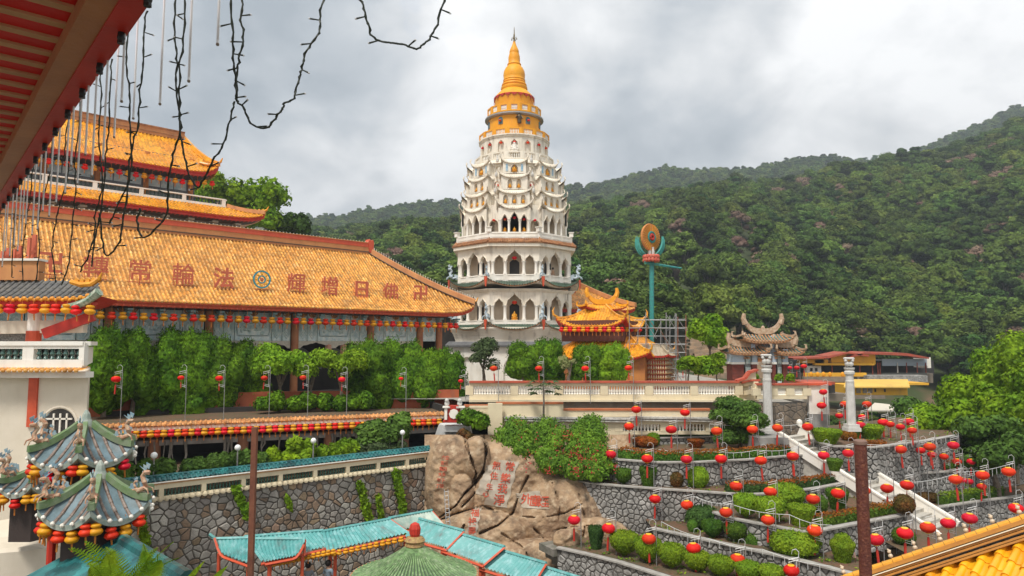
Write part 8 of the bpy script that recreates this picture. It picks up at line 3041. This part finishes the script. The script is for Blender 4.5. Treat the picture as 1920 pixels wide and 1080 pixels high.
def person(loc,s,shirt,hair,label,az=0.0,sit=False):
 t=thing('person',label,'person',loc,az)
 me=bpy.data.meshes.new('body')
 if sit:
  V=[(0,0,.5),(0,0,.75),(0,.02,1.02),(0,0,1.12),(0,-.03,1.28),(.19,0,.98),(.26,-.02,.72),(.18,-.22,.62),(-.19,0,.98),(-.26,-.02,.72),(-.18,-.22,.62),(.1,-.02,.48),(.14,-.42,.5),(.14,-.42,.08),(-.1,-.02,.48),(-.14,-.42,.5),(-.14,-.42,.08)]
 else:
  V=[(0,0,.95),(0,0,1.2),(0,.02,1.45),(0,0,1.54),(0,-.03,1.68),(.19,0,1.42),(.25,.02,1.14),(.24,-.1,.88),(-.19,0,1.42),(-.25,.02,1.14),(-.24,-.1,.88),(.1,0,.9),(.12,-.02,.48),(.12,0,.06),(-.1,0,.9),(-.12,.03,.48),(-.12,0,.06)]
 E=[(0,1),(1,2),(2,3),(3,4),(2,5),(5,6),(6,7),(2,8),(8,9),(9,10),(0,11),(11,12),(12,13),(0,14),(14,15),(15,16)]
 me.from_pydata(V,E,[])
 o=_link('body',me)
 md=o.modifiers.new('skin','SKIN')
 R=[.14,.13,.13,.06,.10,.07,.05,.04,.07,.05,.04,.1,.075,.055,.1,.075,.055]
 for v,r in zip(me.skin_vertices[0].data,R):
  v.radius=(r,r*0.85)
 me.skin_vertices[0].data[0].use_root=True
 o.modifiers.new('sub','SUBSURF').levels=1
 bpy.context.view_layer.update()
 m2=bpy.data.meshes.new_from_object(o.evaluated_get(bpy.context.evaluated_depsgraph_get()))
 o.modifiers.clear()
 o.data=m2
 o.name='body'
 for m_ in(shirt,mat('skin',(0.45,0.27,0.18),rough=0.6),mat('dark_trousers',(0.04,0.045,0.06))):
  m2.materials.append(m_)
 top_=1.06 if sit else 1.5
 hip_=0.56 if sit else 0.95
 for p in m2.polygons:
  c=p.center
  p.material_index=1 if c.z>top_ or(abs(c.x)>.2 and c.z<hip_+.3 and c.z>hip_-.1)else(2 if c.z<hip_ or(sit and c.y<-.25 and c.z<.6)else 0)
  p.use_smooth=True
 o.parent=t
 hd=V[4]
 g=G().add(sphere((hd[0],hd[1]+.02,hd[2]+.03),.125,10,7,(1,1.05,1.1)))
 part('hair',g,hair,t,smooth=180,world=False)
 t.scale=(s,s,s)
 return t
BLK=mat('black_hair',(0.015,0.012,0.01),rough=0.5)
person(P(576,1140,28.8),1.0,mat('grey_blue_shirt',(0.25,0.28,0.31),rough=0.8),BLK,'person in a grey shirt standing under the turquoise roof, left one',0.3)
person(P(614,1136,29.0),1.0,mat('pale_blue_shirt',(0.32,0.42,0.5),rough=0.8),BLK,'person in a pale blue shirt beside a red post under the turquoise roof',-0.4)
o_,r__,n__=face(1,6.0)
for s,lab,sh in((-0.35,'left of two dark-haired people looking out of the pagoda upper arcade',WHITE2),(0.15,'right of two dark-haired people looking out of the pagoda upper arcade',DRC[0])):
 person(o_+r__*s-n__*0.45+UP*(zf(527,6.05)-0.1),0.95,sh,BLK,'person, '+lab,PI/4)
rp_=thing('round_green_pavilion','round green-tiled pavilion roof with a ribbed red finial in the bottom foreground','pavilion',P(777,1075,24))
c_=P(777,1078,24)
R=113/F*24
zt_=P(777,1022,24).z
GT=mat('sage_green_tile',(0.11,0.20,0.075),(0.16,0.26,0.10),scale=1.6,rough=0.45,coat=0.2,cells=((9,9,9),0.3),c3=(0.27,0.35,0.19))
prof=[]
for i in range(11):
 t=i/10
 prof.append((R*(1-t*0.9),c_.z+(zt_-c_.z)*(t**1.35)))
part('tile_bed',G().add(lathe(prof,64,(c_.x,c_.y,0))),mat('dark_green_pan',(0.06,0.10,0.06),(0.1,0.14,0.08),scale=3),rp_,smooth=60)
g,ge=G(),G()
for i in range(66):
 a=2*PI*i/66
 pts=[(c_.x+r*math.sin(a),c_.y-r*math.cos(a),z+0.015)for r,z in prof]
 g.add(tube(pts,[0.052*(0.3+0.7*r/R)for r,z in prof],6),0)
 ge.add(sphere((c_.x+R*1.01*math.sin(a),c_.y-R*1.01*math.cos(a),c_.z),0.06,6,4))
part('barrel_rows',g,GT,rp_,kind='stuff')
part('eave_ring',G().add(lathe([(R*1.03,c_.z-0.2),(R*1.04,c_.z-0.05),(R,c_.z+0.01)],48,(c_.x,c_.y,0))).add(lathe([(R*.85,c_.z-2.5),(R*.85,c_.z-.1)],16,(c_.x,c_.y,0))),mat('orange_eave_ring',(0.45,0.14,0.05),(0.3,0.2,0.08),scale=8),rp_)
part('eave_cap',ge,BRRIB,rp_,kind='stuff')
g=G().add(lathe([(0.26,-0.1),(0.34,0.0),(0.3,0.1),(0.36,0.16),(0.28,0.26),(0.2,0.3)],16,(c_.x,c_.y,zt_)))
part('finial_base',g,mat('brown_gold_ring',(0.25,0.12,0.06),(0.4,0.28,0.1),scale=12),rp_)
V,Fc=lathe([(0.13,0.26),(0.19,0.38),(0.2,0.56),(0.15,0.7),(0.04,0.76)],24)
f_=np.where(np.arange(len(V))%2==0,1.0,0.93)
V[:,:2]*=f_[:,None]
part('ribbed_finial',G().add((V+np.array([c_.x,c_.y,zt_]),Fc)),REDP,rp_,label='dark red ribbed melon-shaped finial')
for i,(u0,u1,z0,z1,n)in enumerate(((0.30,0.36,-6.8,-8.3,500),(0.05,0.10,-7.0,-10.0,500),(0.70,0.76,-7.4,-9.8,700),(0.83,0.90,-6.9,-10.4,900),(0.77,0.81,-8.2,-10.6,500),(0.46,0.48,-7.6,-8.1,120))):
 rng=np.random.default_rng(i+5)
 t_=rng.uniform(0,1,n)
 u=u0+(u1-u0)*(t_*0.7+rng.uniform(0,1,n)**2*0.3)
 pos=np.array(q0)[None]+np.outer(u,np.array(q1-q0))
 pos[:,2]=z0+(z1-z0)*t_+rng.normal(size=n)*0.08
 pos-=np.outer(rng.uniform(0.1,0.4,n),np.array(nq))
 g=G()
 leaf_quads(g,pos,np.tile(-np.array(nq),(n,1)),0.17,rng,0,0.8,1.6,0.3)
 solo('wall_creeper',g,BRT,['bright creeper hanging behind the thin rusty pole','leafy creeper at the left end of the rubble wall','dark vine streak right of the middle of the rubble wall','broad leafy creeper near the rock end of the rubble wall','creeper low beside the drain pipe','tiny plant growing from the middle of the rubble wall'][i],'creeper')
RP=mat('rusty_pole_paint',(0.14,0.035,0.02),(0.09,0.025,0.018),scale=9,rough=0.65,bump=0.4,bscale=60,c3=(0.2,0.07,0.035))
a_,b_=P(1613,828,5.6),P(1613,1120,5.6)
t=thing('rusty_pole','thick dark rusty pole rising in the right foreground','pole',b_)
part('tube',G().add(tube([a_,Vector((a_.x,a_.y,b_.z))],0.047,20)),RP,t,smooth=60)
part('cap',G().add(lathe([(0.051,-0.02),(0.051,0.005),(0.04,0.015)],20,tuple(a_))),mat('dull_cap',(0.2,0.12,0.09)),t)
part('lug',G().add(tube([P(1602,1036,5.53),P(1604,1046,5.5),P(1604,1054,5.53)],0.006,6)),mat('dull_cap',(0.2,0.12,0.09)),t)
a_=P(478,801,11)
t=thing('rusty_pole','thin brown square pole standing left of the corridor','pole',P(478,1120,11))
part('tube',G().add(box((a_.x,11,a_.z-1.8),(0.08,0.08,3.6))),mat('brown_pole_paint',(0.20,0.075,0.04),(0.14,0.05,0.03),scale=6,rough=0.6),t)
yr=thing('foreground_yellow_roof','corner of a glossy yellow barrel-tiled roof with a thick ridge, bottom right','roof',P(1800,1060,10))
YT2=mat('bright_glazed_yellow_tile',(0.84,0.42,0.015),(0.72,0.30,0.01),scale=1.5,rough=0.25,bump=0.08,bscale=40,coat=0.4,var=0.16,streak=(5,0.35),streak_col=(0.35,0.16,0.03))
H0,H1=P(1560,1082,11.3),P(1990,936,10.0)
hd_=(H1-H0).normalized()
dn_=Vector((-0.80,-0.60,-0.55)).normalized()
nn_=hd_.cross(dn_).normalized()
if nn_.z<0:
 nn_=-nn_
ev=nn_.cross(dn_).normalized()
if ev.x<0:
 ev=-ev
Rm=[mat('ridge_yellow',(0.74,0.36,0.02),(0.6,0.25,0.02),scale=4,rough=0.35,coat=0.3,streak=(5,0.3),streak_col=(0.35,0.16,0.03)),mat('ridge_ochre',(0.45,0.19,0.025),(0.36,0.14,0.02),scale=4,rough=0.5),mat('ridge_white_line',(0.7,0.62,0.45),rough=0.6),mat('ridge_mortar',(0.16,0.14,0.12),(0.1,0.09,0.08),scale=10,rough=0.9,bump=0.6)]
down=Vector((0,0,-1))+Vector((0,-1,0))*0.35
down.normalize()
off=0.0
for w,prou,mi in((0.075,0.10,0),(0.06,0.05,1),(0.015,0.08,2),(0.045,0.045,1),(0.03,0.07,1),(0.04,0.02,3),(0.03,0.06,1),(0.03,0.08,1)):
 a,b=H0+down*(off+w/2)-Vector((0,1,0))*prou,H1+down*(off+w/2)-Vector((0,1,0))*prou
 g=G()
 if mi==0:
  n=22
  for i in range(n):
   g.add(tube([a.lerp(b,i/n),a.lerp(b,(i+0.96)/n)],[0.06,0.054],10))
 else:
  g.add(beam(a,b,0.3,w*0.96,up=tuple(down)))
 part('ridge_course',g,Rm[mi],yr)
 off+=w
for i in range(9):
 p=H0.lerp(H1,(i+0.5)/9)+UP*0.02
 g=G().add(sphere(tuple(p),0.035,7,5)).add(sphere(tuple(p+UP*0.07-hd_*.02),0.028,7,5)).add(tube([p+UP*.07,p+UP*0.12-hd_*0.05],[.018,.01],5))
 part('ridge_bulb',g,mat('dirty_bulb',(0.6,0.48,0.34),rough=0.5),yr)
ctr=H0.lerp(H1,0.5)+down*(off+0.02)-Vector((0,.1,0))
barrel=G()
k=7
TL=0.30
ang=np.linspace(0,PI,k)
V=[(0,0,0)]*0
for yy,s in((0,1.0),(TL,0.84)):
 for q in ang:
  V.append((math.cos(q)*0.062*s,yy,math.sin(q)*0.075*s+(0.012 if yy==0 else 0)))
Fb=[(i,k+i,k+i+1,i+1)for i in range(k-1)]+[tuple(range(k))]
barrel.add((np.array(V),Fb))
bme=barrel.mesh('barrel_tile',YT2,40)
pan=G().add(grid(lambda u,v:(-0.075+0.15*u,-0.0+0.31*v,-0.012+0.035*(2*u-1)**2+(0.018 if v==0 else 0.0)),6,1))
pan.add(grid(lambda u,v:(-0.075+0.15*u,0.0,0.006+0.035*(2*u-1)**2-0.02*v),6,1))
pme=pan.mesh('pan_tile',YT2,40)
upv=-dn_
base_m=Matrix(((ev.x,upv.x,nn_.x,0),(ev.y,upv.y,nn_.y,0),(ev.z,upv.z,nn_.z,0),(0,0,0,1)))
caps=[]
cnt=0
SPB=0.2
V=[tuple(H0+down*off-hd_*1),tuple(H1+down*off+hd_*1),tuple(H1+down*off+hd_*1+dn_*4),tuple(H0+down*off-hd_*1+dn_*4)]
part('tile_bed',G().add((np.array(V)-np.array(tuple(nn_))*0.03,[(0,1,2,3)])),Rm[1],yr)
for i in range(-16,34):
 lo=ctr+ev*(i*SPB)
 w0=H0+down*(off+0.02)-Vector((0,.1,0))
 A_=np.array([[dn_.x,-hd_.x],[dn_.z,-hd_.z]])
 try:
  tt,_s2=np.linalg.solve(A_,np.array([(w0-lo).x,(w0-lo).z]))
 except Exception:
  continue
 st=lo+dn_*tt
 for j in range(10):
  p=st+dn_*(-0.02+j*TL*0.93+TL*0.6)
  x,y=proj(p)
  if not(1580<x<2010 and 950<y<1190)or p.y<3:
   continue
  cnt+=1
  place(bme,'barrel_tile',yr,Matrix.Translation(p)@base_m)
  place(pme,'pan_tile',yr,Matrix.Translation(p+ev*SPB/2+nn_*0.0)@base_m)
  if j==0:
   g=G().add(tube([p+upv*TL+nn_*0.05,p+upv*(TL+0.07)+nn_*0.055],[0.06,0.05],8)).add(sphere(tuple(p+upv*(TL+0.0)+nn_*0.12),0.032,7,5))
   part('tile_nail_cap',g,mat('white_cap',(0.75,0.7,0.6),rough=0.4),yr)
print('tiles',cnt)
EZ=1.6
e0,e1=PZ(300,-20,EZ),PZ(-40,456,EZ)
ed=Vector((e1.x-e0.x,e1.y-e0.y,0)).normalized()
if ed.y<0:
 ed=-ed
en=Vector((-ed.y,ed.x,0))
if en.x>0:
 en=-en
o_=e0-ed*3
def ep(s,w,z=0.0):
 return o_+ed*s+en*w+UP*z
def wof(px,py):
 q=PZ(px,py,EZ)-o_
 return q.dot(en)
w1,w2=wof(225,0),wof(163,0)
LE=14
ea=thing('near_eave','dark red eave overhead with cream battens, brown beam and red fascia','eave',ep(3,0.5))
EVR=mat('eave_red_paint',(0.62,0.03,0.022),(0.5,0.025,0.02),scale=3,rough=0.5,bump=0.08)
part('fascia',G().add(prism([(0,0),(LE,0),(LE,0.12),(0,0.12)],ep(0,0),ed,UP,en*w1)),EVR,ea)
part('brown_beam',G().add(prism([(0,0.01),(LE,0.01),(LE,0.1),(0,0.1)],ep(0,w1),ed,UP,en*(w2-w1))),mat('brown_beam_paint',(0.5,0.2,0.09),(0.42,0.16,0.075),scale=3,rough=0.5),ea)
part('soffit_board',G().add(prism([(0,0.11),(LE,0.11),(LE,0.14),(0,0.14)],ep(0,w2-.05),ed,UP,en*4)),mat('soffit_red',(0.72,0.012,0.014),(0.62,0.01,0.012),scale=3,rough=0.6),ea)
bt=mat('tan_batten',(0.62,0.33,0.19),(0.52,0.27,0.15),scale=4,rough=0.6)
for i in range(70):
 s_=0.08+i*0.24
 if s_<LE:
  part('batten',G().add(prism([(s_,0.095),(s_+0.07,0.095),(s_+0.07,0.11),(s_,0.11)],ep(0,w2),ed,UP,en*3.6)),bt,ea)
for i in range(22):
 s_=1.0+i*0.52
 g=G().add(lathe([(0.014,-0.05),(0.02,-0.03),(0.016,0.0)],10,tuple(ep(s_,0.03,0.0)))).add(tube([ep(s_,0.03,-0.045),ep(s_,0.03,-0.06)],0.018,8))
 part('black_lampholder',g,mat('black_plastic',(0.02,0.02,0.02),rough=0.4),ea)
TUB=mat('clear_plastic_tube',(0.95,0.95,0.95),rough=0.15,bump=0,spec=0.8)
TUB.node_tree.nodes['Principled BSDF'].inputs['Alpha'].default_value=0.6
TUBD=mat('tube_circuit_strip',(0.62,0.60,0.58),rough=0.5,bump=0)
TIP=mat('tube_tip',(0.25,0.2,0.16),rough=0.3,bump=0)
def on_edge(px,off=0.02):
 """point of the eave edge under photo column px"""
 best=None
 for k in range(0,1400):
  p=ep(k*0.01,off)
  if p.y>0.3 and abs(proj(p)[0]-px)<3:
   return p
 return None
def ltube(px,pyb,px2=None,Y=None,pyt=-30,ww=1.0):
 top=on_edge(px)if Y is None else P(px,pyt,Y)
 if top is None:
  return
 b=P(px2 or px,pyb,top.y)
 top=Vector((b.x,b.y,max(top.z,b.z+0.2)))
 return top,b
tub=[(300,195,None,3.4),(354,152,None,3.1),(408,83,None,2.9),(250,222,None,3.9),(214,257,None,4.1),(193,300,None,None),(172,330,None,None),(145,345,None,None),(122,362,None,None),(105,380,None,None),(92,405,None,None),(80,395,None,None),(70,430,None,None),(60,440,None,None),(48,420,None,None),(40,450,None,None),(33,470,None,None),(26,460,None,None),(18,480,None,None),(10,470,None,None),(4,500,None,None),(228,190,None,None),(160,290,None,None),(133,310,None,None)]
for i,(px,pyb,_a,Y)in enumerate(tub):
 r=ltube(px,pyb,None,Y)
 if not r:
  continue
 a_,b_=r
 t=thing('meteor_light_tube',f'clear hanging light tube, {ordw(sorted(q[0] for q in tub).index(px) + 1)} from the left below the red eave','light tube',a_,0,'hanging light tubes')
 k=0.0062
 part('tube',G().add(tube([a_,b_],k,8)),TUB,t,smooth=60)
 part('strip',G().add(tube([a_+Vector((0.004,-k,0)),b_+Vector((0.004,-k,0.02))],0.003,4)),TUBD,t)
 part('tip',G().add(sphere(tuple(b_),k*1.3,8,5)),TIP,t)
WIR=mat('black_light_wire',(0.022,0.03,0.018),rough=0.5,bump=0)
def wire(px,Y,label,seed,thick=0.0042):
 r=random.Random(seed)
 pts=[P(x,y,Y)for x,y in px]
 sm=[]
 for i in range(len(pts)-1):
  p0,p1,p2,p3=pts[max(i-1,0)],pts[i],pts[i+1],pts[min(i+2,len(pts)-1)]
  for j in range(5):
   u=j/5
   q=0.5*((2*p1)+(p2-p0)*u+(2*p0-5*p1+4*p2-p3)*u*u+(3*p1-p0-3*p2+p3)*u**3)
   sm.append(q+Vector((r.uniform(-1,1),r.uniform(-1,1),0))*0.004)
 sm.append(pts[-1])
 t=thing('light_string_wire',label,'string light',sm[0],0)
 g=G().add(tube(sm,thick,5))
 g.add(tube([p+Vector((math.cos(i*1.6),math.sin(i*1.6),0))*thick*1.2 for i,p in enumerate(sm)],thick*0.75,4))
 part('twisted_wire',g,WIR,t)
 acc=0
 for i in range(1,len(sm)):
  acc+=(sm[i]-sm[i-1]).length
  if acc>0.12:
   acc=0
   s=r.choice((-1,1))
   e=sm[i]+Vector((s*r.uniform(0.03,0.05),r.uniform(-.02,.02),r.uniform(-0.02,0.02)))
   part('bulb_stem',G().add(tube([sm[i],e],[0.0028,0.0042],5)),WIR,t)
   part('bulb',G().add(sphere(tuple(e),0.005,6,4)),TUB,t)
W=[([(330,-20),(327,60),(332,110),(331,160),(336,215),(338,245),(325,290),(316,340),(312,400),(290,430),(268,445),(258,420),(262,390)],3.3,'black wire string looping down at the left, first right of the red fascia'),([(347,-20),(345,60),(338,120),(337,180),(336,240),(343,280),(352,320),(370,352),(385,330),(400,300),(420,270),(432,225),(440,190)],3.25,'black wire string joining the long loop before the sky'),([(433,-20),(436,60),(437,110),(443,160),(444,190),(455,200),(470,232),(500,240),(515,222),(530,205),(533,193),(550,185),(560,150),(567,125),(575,95),(598,62),(600,30),(610,-20)],2.9,'black wire string making a deep loop in the grey sky'),([(457,-20),(452,30),(456,70),(448,110),(443,140),(444,190)],2.88,'short black wire twisted onto the loop string'),([(660,-20),(680,10),(690,45),(700,70),(728,80),(755,83),(780,92),(800,78),(820,45),(838,-20)],2.7,'black wire string hanging in a shallow loop at the top centre'),([(275,20),(270,60),(268,120),(262,180),(258,235),(245,290),(240,350),(230,420),(222,455),(205,478),(195,470),(190,430),(186,400)],3.6,'black wire string crossing the upper hall roof'),([(240,60),(238,120),(243,180),(244,235),(247,300),(238,350),(222,380),(205,420)],3.8,'thin black wire string left of the first loops'),([(210,110),(207,160),(205,240),(200,270),(196,330),(190,390),(180,440),(172,500)],4.2,'black wire string before the upper roof lanterns'),([(188,130),(190,190),(185,250),(190,310),(192,350),(180,400),(177,440),(165,480),(150,510)],4.5,'black wire string over the white balcony'),([(150,190),(148,240),(140,300),(142,350),(138,400),(133,450),(128,500),(115,535)],5.0,'black wire string dangling beside the tubes'),([(128,220),(122,280),(128,330),(110,390),(102,430),(98,470),(105,530)],5.3,'black wire string over the hall roof left part'),([(98,260),(95,320),(78,380),(72,420),(74,470),(66,530)],5.8,'black wire string close to the left roofs'),([(62,310),(58,360),(48,420),(43,470),(42,530)],6.4,'black wire string near the left edge'),([(35,350),(28,400),(25,450),(22,520)],7.0,'last black wire string at the left edge')]
for i,(px,Y,lb_)in enumerate(W):
 wire(px,Y,lb_,i+1)
FERN=leafmat('fern_leaf',(0.36,0.52,0.03),(0.22,0.4,0.03),scale=6,cell=30,var=0.05,trans=0.35,strength=0.3)
fr=thing('fern','bright green fern fronds rising at the bottom left corner','fern',P(250,1120,5.0))
r_=random.Random(9)
for i in range(22):
 tipx=r_.choice([128,150,175,200,232,240,260,290,318,330,370,160,210,300])
 tipy={128:1040,150:1025,175:1058,200:1030,232:1008,240:985,260:1030,290:1035,318:1022,330:1060,370:1062,160:1070,210:1045,300:1050}[tipx]+r_.uniform(-14,8)
 tipx+=r_.uniform(-10,10)
 b=P(235+r_.uniform(-50,60),1130,4.9+r_.uniform(-.3,.3))
 e=P(tipx,tipy,4.9+r_.uniform(-.35,.2))
 m_=b.lerp(e,0.55)+UP*0.07
 g=G()
 ax_=[b.lerp(m_,t/8).lerp(m_.lerp(e,t/8),t/8)for t in range(9)]
 g.add(tube(ax_,0.003,4))
 n=24
 for k in range(3,n):
  t=k/n
  p=b.lerp(m_,t).lerp(m_.lerp(e,t),t)
  d=(e-b).normalized()
  L_=0.07*math.sin(PI*min(1,t*0.9+0.12))+0.008
  for s in(-1,1):
   sd_=(d.cross(Vector((0,-0.5,0.85))).normalized()*s+d*0.35+UP*-0.1).normalized()
   w=d*0.0055
   g.add((np.array([tuple(p-w),tuple(p+sd_*L_*.6-w*.8),tuple(p+sd_*L_),tuple(p+sd_*L_*.5+w),tuple(p+w)]),[(0,1,2,3,4)]))
 part('frond',g,FERN,fr)
for i,(x0,y0,x1,y1)in enumerate(((395,1090,428,1060),(345,1095,385,1050))):
 a,b=P(x0,y0,5),P(x1,y1,5)
 s=(b-a).cross(Vector((0,1,0))).normalized()*0.014
 part('long_leaf',G().add((np.array([tuple(a-s),tuple(a.lerp(b,.5)-s*1.4),tuple(b),tuple(a.lerp(b,.5)+s*1.2),tuple(a+s)]),[(0,1,2,3,4)])),FERN,fr)
for i,(px,py,w,h,Y,m)in enumerate([(418,420,4.4,8.5,82,BRT),(455,425,4.2,8,84,BRT),(500,430,5,9,84,BRT),(560,440,2.6,5.6,86,FL[0]),(532,445,3.6,5.5,86,DKL),(390,420,4.5,8.5,84,BRT)]):
 b=P(px,py,Y)
 tree('hill_tree','leafy tree behind the upper hall, '+['right of its roof corner','second right of its roof corner','largest right of the skirt roof','dark narrow one at the right end','low dark one beside the narrow one','partly behind the roof corner'][i],'tree',b-UP*2.5,h,w*1.25,m,n=1500,leaf=0.42,nl=12,seed=500+i,low=0.2,core=0.6,trunk=0.2)
hz=G().add(box((0,850,162.3),(6760,1850,355.4)))
hm=bpy.data.materials.new('haze_air')
hm.use_nodes=True
hn=hm.node_tree
hn.nodes.remove(hn.nodes['Principled BSDF'])
pv_=hn.nodes.new('ShaderNodeVolumePrincipled')
pv_.inputs['Color'].default_value=(0.78,0.86,0.95,1)
pv_.inputs['Density'].default_value=0.00046
pv_.inputs['Anisotropy'].default_value=0.3
hn.links.new(pv_.outputs[0],hn.nodes['Material Output'].inputs['Volume'])
solo('haze',hz,hm,kind='stuff')
